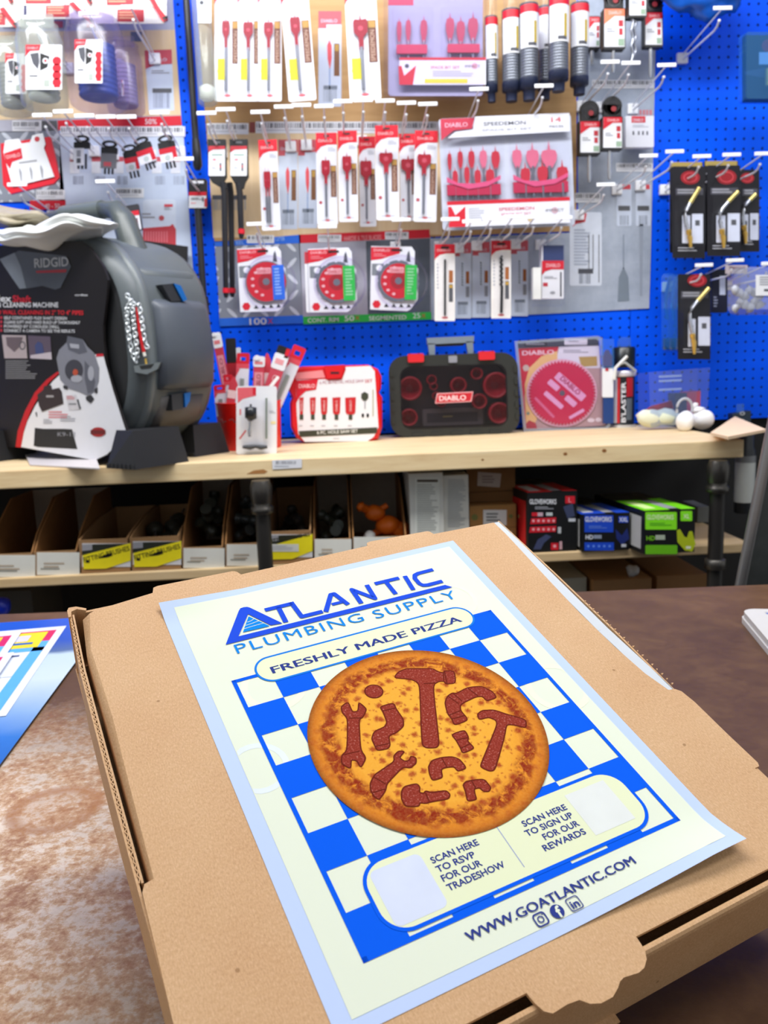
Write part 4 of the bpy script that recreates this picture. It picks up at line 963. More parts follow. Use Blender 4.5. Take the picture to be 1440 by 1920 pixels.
# ringed arbor packs
def arbor(label, x0, y0, x1, y1, Y, shaft, head=0, orange=False, twist=False):
    t = pk('arbor_pack', label, 'arbor pack', 'black arbor packs with a ring hanger', Y, (x0 + x1) / 2, shaft[1])
    b_ = MB(Y=Y); b_.rect(x0, y0, x1, y1, BLK, 0, .022, 3); b_.build('tray', t)
    w, h = x1 - x0, y1 - y0
    b_ = MB(Y=Y); b_.rect(x0 + 2, y0 + 2, x1 - 2, y1 - 4, WHITE, .001, .0008)
    b_.poly([(x0 + 2, y0 + 2), (x1 - 2, y0 + 2), (x1 - 2, y0 + h * .2), (x0 + w * .5, y0 + h * .2), (x0 + 2, y0 + h * .4)], M('f0805a', .5) if orange else RED, .0014)
    b_.text(DIAB, x0 + w * .25, y0 + h * .16, h * .08, M('f2d0d2', .5), .0018, w=w * .55)
    b_.rect(x0 + w * .68, y0 + h * .3, x0 + w * .88, y0 + h * .45, RED2, .0016); b_.rect(x0 + w * .7, y0 + h * .5, x0 + w * .86, y0 + h * .66, RED2, .0016); b_.rect(x0 + w * .66, y0 + h * .75, x1 - 3, y1 - 6, M('8fa890', .5), .0016); b_.lines(x0 + w * .14, y0 + h * .5, x0 + w * .55, y0 + h * .62, 2, GREY, .0016); b_.build('label', t)
    cx = (x0 + x1) / 2
    if head:
        b_ = MB(Y=Y); b_.disc(cx, y0 - 20, 18, BLK, 0, .012); b_.rect(cx - 17, y0 - 22, cx + 17, y0 + 3, BLK, 0, .012); b_.disc(cx + 2, y0 - 14, 5, M('9a2a30', .5), .001); b_.build('hanger_head', t)
        b_ = MB(Y=Y - .012); b_.ring(circ(cx, y0 - 16, 13), circ(cx, y0 - 16, 10.5), PLASTIC, 0, .004); b_.build('ring', t)
    b_ = MB(Y=Y)
    sx_ = shaft[0]
    if twist:
        b_.rod([(sx_ + math.sin(i * 1.1) * 1.6, y1 + (shaft[1] - y1) * i / 16) for i in range(17)], 3, STEEL, -.008); b_.rod([(sx_ + 6 + math.sin(i * 1.1) * 1.6, y1 + (shaft[1] - 12 - y1) * i / 16) for i in range(17)], 2.6, STEEL, -.012)
    else:
        b_.rod([(sx_, y1 - 3), (sx_, shaft[1] - 6), (sx_, shaft[1])], [3.6, 3.6, 2.2], CHROME, -.008)
    b_.build('shaft', t)
arbor('short arbor pack tucked behind the last ribbed tube', 1102, 30, 1126, 92, 2.2735, (1112, 120))
arbor('arbor pack with orange topped label in the upper group', 1131, 15, 1173, 92, 2.17, (1152, 134), 1, True)
arbor('arbor pack with twisted shafts, cut by the top edge', 1178, -30, 1213, 33, 2.15, (1188, 116), 0, False, True)
arbor('arbor pack at the right end of the upper group', 1208, 22, 1243, 88, 2.2, (1222, 143), 1)
arbor('left arbor pack of the lower pair, its label lower', 1086, 226, 1126, 290, 2.2, (1107, 340), 1)
arbor('right arbor pack of the lower pair, its label higher', 1129, 218, 1168, 281, 2.18, (1145, 335), 1)
t = pk('boxed_bit_pack', 'flat white boxed pack with red header beside the lower arbor pair', 'drill bit pack', None, 2.25, 1200, 276)
b_ = MB(Y=2.25); b_.rect(1173, 217, 1226, 276, WHITE, 0, .02, 2); b_.rect(1184, 218, 1210, 230, RED, .0006); b_.text(DIAB, 1187, 228, 6, WHITE, .001, w=19); b_.lines(1186, 234, 1218, 240, 2, LTXT, .0006)
for xx in (1186, 1196, 1204, 1212): b_.rect(xx, 246, xx + 3, 253, DTXT, .0006)
b_.build('carton', t)
b_ = MB(Y=2.25); b_.shell(1170, 212, 1228, 278, PLASTIC, -.012, .018, 5, 2); b_.build('clear_sleeve', t)

# long black chisel bits
def chisel(label, x0, y0, Y, sx_, send, band, label_on=True):
    t = pk('chisel_bit', label, 'chisel bit', 'long black chisel bits on hang cards', Y, sx_, send)
    if label_on:
        b_ = MB(Y=Y); b_.poly([(x0, y0), (x0 + 34, y0), (x0 + 36, y0 + 70), (x0 + 30, y0 + 80), (sx_ + 5, y0 + 92), (sx_ - 6, y0 + 92), (x0 + 8, y0 + 80), (x0 + 2, y0 + 70)], BLK, 0, .012); b_.rect(x0 + 12, y0 + 4, x0 + 24, y0 + 8, DGREY, .0006); b_.build('hang_card', t)
        b_ = MB(Y=Y); b_.rect(x0 + 2, y0 + 13, x0 + 33, y0 + 69, WHITE, .001, .0008, 2); b_.poly([(x0 + 2, y0 + 13), (x0 + 33, y0 + 13), (x0 + 33, y0 + 19), (x0 + 10, y0 + 20), (x0 + 2, y0 + 25)], RED2, .0014); b_.rect(x0 + 8, y0 + 28, x0 + 28, y0 + 31, M('9ab4a8', .5), .0014); b_.rect(x0 + 10, y0 + 37, x0 + 16, y0 + 40, M('d87080', .5), .0014); b_.rect(x0 + 23, y0 + 45, x0 + 26, y0 + 60, DTXT, .0014); b_.rect(x0 + 23, y0 + 49, x0 + 26, y0 + 54, RED2, .0016); b_.lines(x0 + 8, y0 + 52, x0 + 18, y0 + 57, 2, LTXT, .0014); b_.build('label', t)
    b_ = MB(Y=Y); b_.rod([(sx_ - 6, y0 + 80), (sx_ - 3, y0 + 100), (sx_, send - 6), (sx_, send)], [6.5, 6, 5.2, 3], M('242429', .35), -.006); b_.build('shaft', t)
    b_ = MB(Y=Y); b_.rod([(sx_, band), (sx_, band + 9)], 6.6, RED, -.006); b_.build('red_band', t)
chisel('black chisel bit with white label nearest the blue gap', 389, 261, 2.2, 423, 558, 540)
chisel('black chisel bit recessed behind the first one, only its shaft showing', 398, 262, 2.26, 435, 557, 540, False)
chisel('black chisel bit with white label beside the slim red pack', 430, 261, 2.19, 452, 447, 429)
# bits hanging in the blue gap
t = pk('extension_bit', 'long black extension bit hanging from the top in the blue gap', 'extension bit', None, 2.27, 360, 320)
b_ = MB(Y=2.27); b_.rod([(345, -30), (349, 0), (367, 268)], 6.5, M('26272b', .35), 0); b_.build('shaft', t)
b_ = MB(Y=2.27); b_.rod([(367, 262), (369, 285), (371, 312), (371, 320)], [7, 8.5, 9, 5], M('1d1e22', .35), .004); b_.build('socket', t)
t = pk('extension_bit', 'black extension bit with red and white label, lower in the blue gap', 'extension bit', None, 2.25, 372, 594)
b_ = MB(Y=2.25); b_.rect(353, 335, 388, 391, BLK, 0, .010, 5); b_.rect(360, 339, 382, 344, WHITE, .0006); b_.rect(354, 360, 387, 390, WHITE, .0006); b_.rect(354, 360, 387, 367, RED, .001); b_.lines(358, 371, 380, 376, 2, DTXT, .001); b_.lines(358, 380, 372, 384, 1, M('e89aa0', .5), .001); b_.rect(379, 370, 382, 378, DTXT, .001); b_.rect(383, 372, 388, 388, RED2, .0012); b_.build('label_card', t)
b_ = MB(Y=2.25); b_.rod([(370, 390), (376, 480), (381, 560)], 6.5, M('26272b', .35), -.006); b_.rod([(381, 556), (384, 590)], 8.5, M('1d1e22', .35), -.006); b_.build('shaft', t)

# circular blades in shells
def blade_pack(label, ox, oy, Y, stripc, tilt, double=False):
    t = pk('circular_blade_pack', label, 'saw blade pack', 'circular blades in clear shells', Y, ox + 55, oy + 128)
    rot = (ox + 50, oy, tilt)
    q_ = lambda x, y: (ox + x, oy + y)
    if double:
        b_ = MB(Y=Y, rot=rot); b_.rect(ox - 3, oy + 8, ox + 60, oy + 122, WHITE, -.006, .0015, 3); b_.rect(ox - 3, oy + 8, ox + 20, oy + 30, RED2, -.0055); b_.build('second_card', t)
    b_ = MB(Y=Y, rot=rot); b_.poly([q_(4, 3), q_(80, 3), q_(86, 12), q_(86, 36), q_(93, 45), q_(93, 102), q_(80, 120), q_(74, 124), q_(4, 122)], WHITE, 0, .0015)
    b_.poly([q_(4, 5), q_(58, 5), q_(58, 16), q_(38, 22), q_(24, 27), q_(4, 30)], RED, .0005); b_.text(DIAB, ox + 9, oy + 13, 5, M('f4c4c8', .5), .001, w=30); b_.lines(ox + 9, oy + 17, ox + 34, oy + 24, 2, M('e07880', .5), .001); b_.rect(ox + 42, oy + 8, ox + 62, oy + 12, BLK, .001)
    b_.rect(ox + 6, oy + 36, ox + 28, oy + 58, M('767c82', .5), .0005); b_.disc(ox + 20, oy + 44, 6, WHITE, .0008)
    b_.poly(circ(ox + 16, oy + 112, 8, 8, 6), RED, .0005)
    for k in range(4): b_.poly([q_(30 + k * 14, 117), q_(34 + k * 14, 110), q_(39 + k * 14, 117)], BLK, .0005)
    b_.poly([q_(70, 30), q_(72, 16), q_(75, 10), q_(77, 18), q_(78, 32)], DTXT, .0006); b_.build('printed_card', t)
    b_ = MB(Y=Y, rot=rot); pts = []
    cx, cy = ox + 56, oy + 68
    for i in range(72):
        g = 2 * math.pi * i / 72; r_ = 39 if (i % 6 or stripc is BLUEP) else 36.5
        pts.append((cx + r_ * math.cos(g), cy + r_ * math.sin(g)))
    b_.poly(pts, STEEL, .005, .002); b_.disc(cx, cy, 37 if stripc is BLUEP else 33, M('c8142a', .4), .0056, 0, 48); b_.disc(cx, cy, 15, M('a01424', .4), .0058); b_.disc(cx, cy, 6.5, STEEL, .0064, 0, 20)
    for k in range(6): b_.poly(circ(cx + 26 * math.cos(1.9 + k * .5), cy + 26 * math.sin(1.9 + k * .5), 3.4, 2.6, 10), M('e8b0b4', .5), .0062)
    b_.rect(cx - 17, cy - 26, cx + 10, cy - 15, M('e8a0a6', .5), .0061, 0, 2); b_.text(DIAB, cx - 15, cy - 17, 6, M('b01828', .5), .0064, w=23); b_.build('saw_blade', t)
    b_ = MB(Y=Y, rot=rot); b_.rect(ox + 68, oy + 38, ox + 90, oy + 103, stripc, .0085, .001, 2); b_.lines(ox + 72, oy + 44, ox + 86, oy + 96, 9, M('8fd09c', .5) if stripc is GREEN else M('8cb4f0', .5), .009, int(ox)); b_.build('side_label', t)
    b_ = MB(Y=Y, rot=rot); b_.shell(ox, oy, ox + 92, oy + 127, PLASTIC, -.001, .010, 8, 3)
    o1, o2 = circ(ox + 62, oy + 70, 50, 52, 40), circ(ox + 62, oy + 70, 45, 47, 40)
    n_ = len(o1); a_ = [b_.q(x, y, 0) for x, y in o1]; c_ = [b_.q(x, y, .011) for x, y in o2]
    b_.add(a_ + c_, [[i, (i + 1) % n_, n_ + (i + 1) % n_, n_ + i] for i in range(n_)], PLASTIC_L, True); b_.add(c_, [range(n_)], PLASTIC); b_.build('clear_shell', t)
blade_pack('circular saw blade pack with the blue side label', 440, 461, 2.21, BLUEP, -3)
blade_pack('circular saw blade pack with green side label on the grey poster', 573, 462, 2.21, GREEN, -2, True)
blade_pack('circular saw blade pack with green side label on the slate poster', 692, 459, 2.21, GREEN, 1)
# long drill bit packs
def drill_pack(label, x0, y0, x1, y1, zig):
    t = pk('long_drill_pack', label, 'drill bit pack', 'long drill bits on white cards', 2.22, (x0 + x1) / 2, y1)
    w, h = x1 - x0, y1 - y0; fx = lambda u: x0 + u * w
    fy = lambda v: y0 + v * h
    b_ = MB(Y=2.22); b_.rect(x0, y0, x1, y1, M('f0eeea', .45), 0, .004, 2); header(b_, fx, fy, .0005, .12, .18); b_.rect(fx(.3), fy(.03), fx(.7), fy(.06), BLK, .0008)
    b_.rect(fx(.7), fy(.34), fx(.9), fy(.5), M('a8622c', .5), .0006); b_.rect(fx(.7), fy(.52), fx(.9), fy(.75), DGREY, .0006); b_.rect(fx(.72), fy(.53), fx(.88), fy(.57), M('c9a040', .5), .0009); b_.lines(fx(.1), fy(.25), fx(.2), fy(.6), 8, LTXT, .0006); b_.disc(fx(.5), fy(.955), w * .16, M('d06068', .5), .0006, ry=h * .014); b_.build('printed_card', t)
    b_ = MB(Y=2.22); b_.rod([(fx(.5) + (w * .03 * (-1) ** i if zig else 0), fy(.2 + .028 * i)) for i in range(15)] + [(fx(.5), fy(.93))], w * (.07 if zig else .05), M('2e2e32', .35, .5), .004); b_.build('drill_bit', t)
    b_ = MB(Y=2.22); b_.shell(fx(.1), fy(.15), fx(.95), fy(.97), PLASTIC, .0005, .010, 4, 2); b_.build('blister', t)
drill_pack('long straight drill bit on white card, first right of the green footed poster', 815, 458, 853, 602, False)
drill_pack('long twisted drill bit on white card, nearer the boxed driver bits', 921, 451, 958, 597, True)
t = pk('driver_bit_pack', 'clear boxed driver bits with navy top and red band, right of the long drills', 'drill bit pack', None, 2.2, 1035, 572)
b_ = MB(Y=2.2); b_.rect(1016, 460, 1057, 560, WHITE, 0, .03, 2); b_.rect(1018, 460, 1057, 490, M('2a3968', .5), .0006); b_.rect(1016, 489, 1057, 505, RED, .0009); b_.poly([(1016, 505), (1034, 505), (1022, 509), (1016, 516)], RED, .0009); b_.text(DIAB, 1024, 501, 7, M('f2ccd0', .5), .0012, w=26); b_.lines(1020, 518, 1046, 524, 2, GREY, .0006); b_.rect(1018, 530, 1027, 537, RED2, .0006); b_.rect(1050, 510, 1053, 556, DTXT, .0006); b_.disc(1036, 549, 5, GREY, .0006, ry=3); b_.build('carton', t)
b_ = MB(Y=2.2); b_.rect(999, 502, 1014, 561, M('eef0ea', .5), .004, .02); b_.build('side_card', t)
b_ = MB(Y=2.2); b_.shell(997, 446, 1060, 574, PLASTIC, -.03, .042, 6, 2); b_.build('clear_box', t)

# left side: clear tubs of hole saws
def tub(label, cx, y0, y1, w, Y, lab, body, inner=None, iy=None):
    t = pk('hole_saw_tub', label, 'tub', 'clear plastic hole saw tubs', Y, cx, y1)
    s = Y / F; r = w / 2 * s; h = (y1 - y0) * s; c = P(cx, y1, Y)
    b_ = MB(); b_.lathe(c, [(r * .86, 0), (r * .97, .006), (r, .02), (r, h * .72), (r * .9, h * .82), (r * .86, h * .86), (r * .88, h * .9)], body, 24); b_.build('tub_body', t)
    b_ = MB(); hx = r * .72
    b_.box(c + Vector((0, 0, h * .95)), (hx * 2, .008, h * .14), body, bev=.003); b_.build('hang_tab', t)
    if inner: 
        b_ = MB()
        prof = []
        for i in range(10): prof += [(r * .60, h * (.10 + .055 * i)), (r * .66, h * (.12 + .055 * i)), (r * .66, h * (.14 + .055 * i))]
        b_.lathe(c, prof, inner, 20); b_.build('hole_saw', t)
    x0, x1, ly0, ly1 = lab
    b_ = MB(Y=Y - r - .002)
    k = (Y - r) / Y
    fx = lambda u: x0 + (x1 - x0) * u
    fy = lambda v: ly0 + (ly1 - ly0) * v
    b_.rect(fx(0), fy(0), fx(1), fy(1), WHITE, 0, .0012, 2); b_.poly([(fx(0), fy(0)), (fx(.42), fy(0)), (fx(.38), fy(.13)), (fx(.12), fy(.14)), (fx(0), fy(.26))], RED, .0005); b_.text(DIAB, fx(.05), fy(.10), (ly1 - ly0) * .055, M('f2c8cc', .5), .0009, w=(x1 - x0) * .3)
    b_.poly([(fx(.12), fy(.2)), (fx(.36), fy(.17)), (fx(.38), fy(.38)), (fx(.34), fy(.55)), (fx(.2), fy(.42))], DTXT, .0005); b_.poly([(fx(.4), fy(.18)), (fx(.66), fy(.26)), (fx(.6), fy(.5)), (fx(.4), fy(.58))], BLK, .0005); b_.disc(fx(.55), fy(.36), (x1 - x0) * .08, WHITE, .0009); b_.disc(fx(.55), fy(.36), (x1 - x0) * .04, RED, .0012)
    for k_ in range(4): b_.disc(fx(.86), fy(.36 + .16 * k_), (x1 - x0) * .12, RED, .0006)
    b_.rect(fx(.78), fy(.28), fx(.95), fy(.95), RED, .0005); b_.rect(fx(.5), fy(.78), fx(.66), fy(.93), M('a6b0a8', .5), .0005); b_.lines(fx(.1), fy(.68), fx(.45), fy(.74), 1, DTXT, .0005); b_.build('label', t)
tub('clear hole saw tub at the left edge, partly behind the next tub', 28, 92, 214, 62, 2.20, (10, 50, 100, 176), MILKY, M('8a8d90', .4, .5))
tub('frosted hole saw tub with white label, second from the left edge', 86, 58, 204, 78, 2.10, (48, 116, 84, 168), MILKY, M('b6bcb8', .5))
tub('tall clear tub with blue hole saw, right of the frosted tub', 188, 50, 202, 100, 2.10, (140, 192, 74, 156), PLASTIC_L, M('2a4a9c', .45))
tub('lilac tinted tub recessed behind the tall blue tub', 238, 92, 214, 64, 2.24, (228, 232, 150, 180), PLASTIC_L, M('8d86a4', .5))
# packs whose lower ends show at the very top left
def top_card(label, x0, x1, yb, Y, red_x, knife):
    t = pk('blade_card', label, 'blade pack', 'white blade cards cut by the top edge', Y, (x0 + x1) / 2, yb)
    b_ = MB(Y=Y); b_.rect(x0, -70, x1, yb, M('f0eee8', .45), 0, .003, 8); b_.rect(red_x[0], yb - 26, red_x[1], yb - 3, RED2, .0006); b_.lines(red_x[0] + 3, yb - 22, red_x[1] - 3, yb - 6, 3, M('e0a080', .5), .001, int(x0)); b_.build('card', t)
    b_ = MB(Y=Y)
    for k0, k1 in knife:
        b_.poly([(k0[0] - 4, k0[1]), (k0[0] + 5, k0[1] - 3), (k1[0] + 4, k1[1] - 4), (k1[0], k1[1]), (k1[0] - 5, k1[1] - 5)], RED, .006, .004); b_.poly([(k1[0] - 4, k1[1] - 9), (k1[0] + 3, k1[1] - 10), (k1[0] + 2, k1[1])], BLK, .0065, .004)
    b_.build('blade', t)
top_card('white blade card with rounded bottom, front left at the top edge', 14, 124, 10, 2.12, (48, 96), [((10, -40), (22, 8))])
top_card('white blade card with rounded bottom, right of the front left one at the top edge', 154, 312, 13, 2.12, (200, 250), [((262, -40), (308, 43)), ((160, -20), (170, 10))])
top_card('recessed blade card at the top edge above the left edge tub', -30, 44, 50, 2.22, (-10, 10), [((4, 18), (30, 54))])
top_card('recessed blade card with dark red label at the top edge above the frosted tub', 50, 158, 35, 2.22, (86, 130), [((134, 8), (172, 48))])
top_card('recessed blade card at the top edge above the tall blue tub', 160, 312, 44, 2.22, (220, 270), [((280, 0), (312, 42))])
# tilted red and white blade pack
t = pk('jigsaw_blade_pack', 'tilted red and white blade pack hanging before the diamond plate poster', 'blade pack', None, 2.17, 52, 356)
rt = (52, 260, -8)
b_ = MB(Y=2.17, rot=rt); b_.poly([(0, 262), (94, 262), (98, 300), (100, 340), (88, 350), (6, 358), (-6, 340)], RED, 0, .010); b_.build('red_backing', t)
b_ = MB(Y=2.17, rot=rt); b_.poly([(10, 258), (36, 258), (40, 268), (56, 268), (62, 256), (82, 254), (84, 275), (80, 282), (92, 338), (12, 346), (6, 300), (4, 280)], WHITE, .003, .002); b_.poly([(5, 282), (38, 276), (38, 296), (18, 300), (12, 312), (6, 300)], RED, .0035); b_.text(DIAB, 9, 293, 7, M('f4c8cc', .5), .004, -3, w=26); b_.disc(70, 264, 5, RED2, .0035); b_.lines(30, 302, 82, 308, 1, GREY, .0035)
for xx in (30, 50, 70): b_.poly([(xx - 2, 318), (xx, 312), (xx + 3, 322), (xx + 1, 338), (xx - 1, 338)], GREY, .0035)
b_.build('printed_card', t)
# small drill packs with loops
def small_drill(label, cx, y0, Y, tilt, lab, dark=False, w=28, h=58):
    t = pk('small_drill_pack', label, 'drill bit pack', 'small drill packs with black loop hangers', Y, cx, y0 + h)
    rt = (cx, y0, tilt); x0, x1 = cx - w / 2, cx + w / 2
    b_ = MB(Y=Y, rot=rt); b_.ring(circ(cx, y0 + 6, 14, 7, 20), circ(cx, y0 + 6, 9, 3.5, 20), BLK, 0, .006); b_.rect(x0, y0 + 12, x1, y0 + 24, BLK, 0, .008, 2); b_.build('loop_hanger', t)
    b_ = MB(Y=Y, rot=rt)
    if lab == 'white': b_.rect(x0, y0 + 24, x0 + w * .65, y0 + 56, WHITE, .001, .001); b_.rect(x0 + w * .2, y0 + 28, x0 + w * .45, y0 + 40, GREY, .0015); b_.rect(x0 + w * .2, y0 + 43, x0 + w * .45, y0 + 52, DTXT, .0015)
    elif lab == 'dark': b_.rect(x0, y0 + 24, x1, y0 + 52, M('6a6c70', .5), .001, .001); b_.rect(x0 + 6, y0 + 40, x0 + 20, y0 + 48, M('b84850', .5), .0015)
    else:
        b_.rect(x0, y0 + 24, x1, y0 + 50, WHITE, .001, .001); b_.rect(x0, y0 + 24, x1, y0 + 34, RED, .0015); b_.rect(x0 + w * .75, y0 + 24, x1, y0 + 48, RED, .0014); b_.disc(cx - 2, y0 + 42, 5, M('b8c4c0', .5), .0016)
    b_.build('label', t)
    b_ = MB(Y=Y, rot=rt); b_.shell(x0, y0 + 22, x1, y0 + h + 10, PLASTIC, -.012, .02, 3, 1); b_.build('clear_case', t)
    for k in range(3):
        b_ = MB(Y=Y, rot=rt); b_.rod([(cx - 7 + 7 * k, y0 + 34), (cx - 7 + 7 * k, y0 + h + 4)], 2.2, M('3a3b40', .35, .6), -.004); b_.build('drill_bit', t)
small_drill('small drill pack with a white upright label, first in its row', 153, 254, 2.18, 0, 'white', w=30)
small_drill('small dark drill pack, second in its row', 205, 264, 2.18, 2, 'dark', w=30)
small_drill('small drill pack with red label hanging low behind its neighbour', 240, 272, 2.22, -12, 'red', w=26)
small_drill('most tilted small drill pack with red and white label', 262, 258, 2.16, -20, 'red', w=32)
small_drill('tilted small drill pack nearest the blue gap in its row', 308, 254, 2.16, -12, 'red', w=32)
t = pk('narrow_drill_pack', 'narrow drill pack with red band above the machine handle', 'drill bit pack', None, 2.15, 250, 436)
rt = (247, 384, -9)
b_ = MB(Y=2.15, rot=rt); b_.rect(234, 384, 260, 434, M('26262a', .5), 0, .006, 3); b_.rect(236, 396, 258, 432, WHITE, .0006); b_.rect(236, 396, 258, 405, RED, .001)
for xx in (241, 250): b_.rect(xx, 410, xx + 4, 430, M('7a5a5c', .5), .001)
b_.build('printed_card', t)
b_ = MB(Y=2.15, rot=rt); b_.shell(232, 382, 262, 440, PLASTIC, -.006, .014, 4, 2); b_.build('blister', t)

# ------------------------------------------------------------------ right: torch tip packs
BRASS = M('e2ba58', .3, .6, .5, .05); SILV = M('cfd3d8', .22, .75, .5, .03); TORCHC = M('17161c', .4, 0, .4, .03)
def torch(label, x0, y0, x1, y1, Y, ell, path, brass_end, valve, cards):
    t = pk('torch_tip_pack', label, 'torch pack', 'torch tips on black hang cards', Y, (x0 + x1) / 2, y1)
    b_ = MB(Y=Y); b_.rect(x0, y0, x1, y1, TORCHC, 0, .0015, 2); b_.disc(ell[0], ell[1], ell[2], M('94101e', .45), .0005, 0, 28, ell[3]); b_.ring(circ(ell[0], ell[1], ell[2] * .7, ell[3] * .7, 24), circ(ell[0], ell[1], ell[2] * .62, ell[3] * .6, 24), M('d84a54', .5), .0008)
    b_.rect(x0 + 6, ell[1] + 20, x1 - 4, ell[1] + 33, M('4c4c55', .5), .0006); b_.lines(x0 + 9, ell[1] + 22, x0 + (x1 - x0) * .88, ell[1] + 32, 2, M('a6a8ae', .5), .001, 3, .55)
    for c in cards: b_.rect(*c, M('d8deec', .5), .0006, 0, 1); b_.rect(c[0] + (c[2] - c[0]) * .3, c[1] + 12, c[0] + (c[2] - c[0]) * .7, c[1] + 22, DGREY, .001)
    b_.lines(x0 + 10, y1 - 20, x1 - 8, y1 - 10, 2, M('b4b6bc', .5), .0006, 3, .35); b_.build('hang_card', t)
    b_ = MB(Y=Y); b_.rod(path[:2], 4.2, M('e3cf7a', .25, .6), .010, 10); b_.build('brass_tip', t)
    b_ = MB(Y=Y); b_.rod(path[1:], 3.4, SILV, .010, 10); b_.build('bent_tube', t)
    b_ = MB(Y=Y); vx, vy0, vy1 = valve; b_.rod([(vx - 2, vy0), (vx - 1, vy0 + 8), (vx, vy0 + 9), (vx, vy0 + 14), (vx + 1, vy0 + 15), (vx + 2, vy1)], [5, 5, 3.4, 4.6, 4.6, 2.4], BRASS, .010, 12); b_.build('valve', t)
    b_ = MB(Y=Y); b_.shell(x0 + 2, y0 + 34, x1 - 2, y1 - 18, PLASTIC, .0005, .018, 6, 3); b_.build('blister', t)
    # further packs of the same pile, behind on the same hook
    return t
torch('torch tip pack nearest the bare blue board, upper row', 1261, 312, 1322, 484, 2.14, (1294, 333, 18, 13), [(1308, 354), (1291, 382), (1283, 396), (1281, 404), (1283, 418), (1287, 432)], 1, (1290, 432, 465), [(1279, 404, 1294, 456), (1297, 401, 1318, 456)])
torch('middle torch tip pack of the upper row', 1326, 310, 1388, 480, 2.14, (1362, 332, 19, 14), [(1380, 361), (1362, 380), (1351, 393), (1346, 402), (1346, 415), (1350, 430)], 1, (1352, 431, 466), [(1343, 404, 1360, 455), (1364, 400, 1387, 453)])
torch('right torch tip pack of the upper row, darker and further back', 1386, 318, 1424, 472, 2.19, (1401, 334, 13, 10), [(1413, 366), (1402, 377), (1394, 385), (1390, 394), (1389, 410), (1391, 424)], 1, (1393, 424, 458), [(1395, 402, 1403, 452), (1406, 400, 1422, 450)])
torch('lone torch tip pack below the upper row', 1271, 514, 1332, 674, 2.14, (1307, 526, 18, 12), [(1326, 541), (1305, 565), (1294, 578), (1290, 590), (1291, 606), (1296, 626)], 1, (1297, 626, 664), [(1290, 598, 1304, 650), (1309, 594, 1331, 648)])
def pile(label, x0, y0, x1, y1, Y, n):
    t = pk('torch_tip_pack', label, 'torch pack', 'torch packs seen edge on behind the front ones', Y, (x0 + x1) / 2, y1)
    b_ = MB(Y=Y)
    b_.rect(x0, y0, x1, y1, TORCHC, 0, .0015, 2); b_.rect(x0 + 2, y0, x1 - 2, y0 + 9, M('a58f4a', .5), .0006); b_.build('hang_card', t)
    b_ = MB(Y=Y); b_.shell(x0 - 3, y0 + 30, x1, y1 - 14, PLASTIC, .0005, .02, 6, 3); b_.build('blister', t)
pile('torch pack directly behind the one nearest the bare blue board', 1256, 304, 1318, 474, 2.20, 1)
pile('torch pack directly behind the middle upper one', 1320, 302, 1384, 472, 2.20, 1)
# clear blue edged packs left of the lone torch pack
for k, lb in enumerate(('outermost', 'middle', 'innermost')):
    xx = 1240 + 12 * k; Y = 2.24 - .03 * k
    t = pk('clear_bit_pack', lb + ' clear blue edged pack left of the lone torch pack', 'torch pack', 'clear blue edged packs', Y, xx + 14, 662)
    b_ = MB(Y=Y); b_.shell(xx, 512 + 2 * k, xx + 30, 660, BLUEFILM, 0, .026, 10, 5); b_.build('blister', t)
    b_ = MB(Y=Y); b_.rod([(xx + 13, 520), (xx + 7, 545), (xx + 5, 575), (xx + 8, 600)], 3.2, M('2f7ccc', .3, .1), .012, 8); b_.build('bent_tube', t)
    b_ = MB(Y=Y); b_.rect(xx + 2, 634, xx + 18, 656, M('7d8894', .4, .5), .012, .012, 2); b_.ring(circ(xx + 9, 637, 4, None, 14), circ(xx + 9, 637, 2.4, None, 14), SILV, .014, .003); b_.build('fitting', t)
# bags of fittings
def mat_bag():
    return clear('cloudy_bag', 'eef0f4', .07, .30, 'c2c6d4', .2)
BAG = mat_bag()
t = pk('fittings_bag', 'clear bag of grey fittings with white label at the right edge', 'bag', None, 2.1, 1420, 588)
b_ = MB(Y=2.1)
for k in range(14): b_.blob(b_.q(1372 + 9 * (k % 8), 545 + 22 * (k // 8) + 6 * (k % 3), .02), .011, M('b8bcc6', .5), k)
b_.build('fittings', t)
b_ = MB(Y=2.1); b_.rect(1401, 519, 1452, 557, WHITE, .044, .0008); b_.lines(1408, 522, 1440, 540, 4, GREY, .0446, 2); b_.lines(1416, 545, 1440, 550, 1, DTXT, .0446, 2, .8); b_.build('label', t)
b_ = MB(Y=2.1); b_.shell(1366, 500, 1460, 590, BAG, -.005, .046, 14, 8); b_.build('bag_film', t)
b_ = MB(Y=2.1); b_.rect(1357, 498, 1398, 514, M('b4a8ae', .5), .01, .002); b_.rect(1364, 501, 1394, 506, M('806a72', .5), .0106); b_.build('header_tag', t)
t = pk('dark_card_pack', 'dark narrow pack with a white strip left of the fittings bag', 'pack', None, 2.2, 1350, 586)
b_ = MB(Y=2.2); b_.rect(1334, 505, 1364, 586, M('14162c', .45), 0, .02, 3); b_.rect(1349, 517, 1360, 553, M('c8d0e8', .5), .0006); b_.lines(1338, 556, 1346, 578, 4, M('8a90a8', .5), .0006)
b_.build('carton', t)
t = pk('torch_tip_pack', 'dark pack with red dot and brass cylinder at the upper right edge', 'torch pack', None, 2.12, 1420, 190)
b_ = MB(Y=2.12); b_.rect(1396, 66, 1470, 190, TORCHC, 0, .012, 2); b_.disc(1440, 86, 12, M('b01424', .45), .0006); b_.rect(1423, 98, 1460, 121, M('d8deec', .5), .0006); b_.poly([(1396, 134), (1430, 128), (1460, 130), (1460, 150), (1396, 140)], M('4a4658', .5), .0005); b_.build('hang_card', t)
b_ = MB(Y=2.12); b_.rod([(1437, 132), (1437, 164)], 7, BRASS, .012, 14); b_.build('brass_cylinder', t)
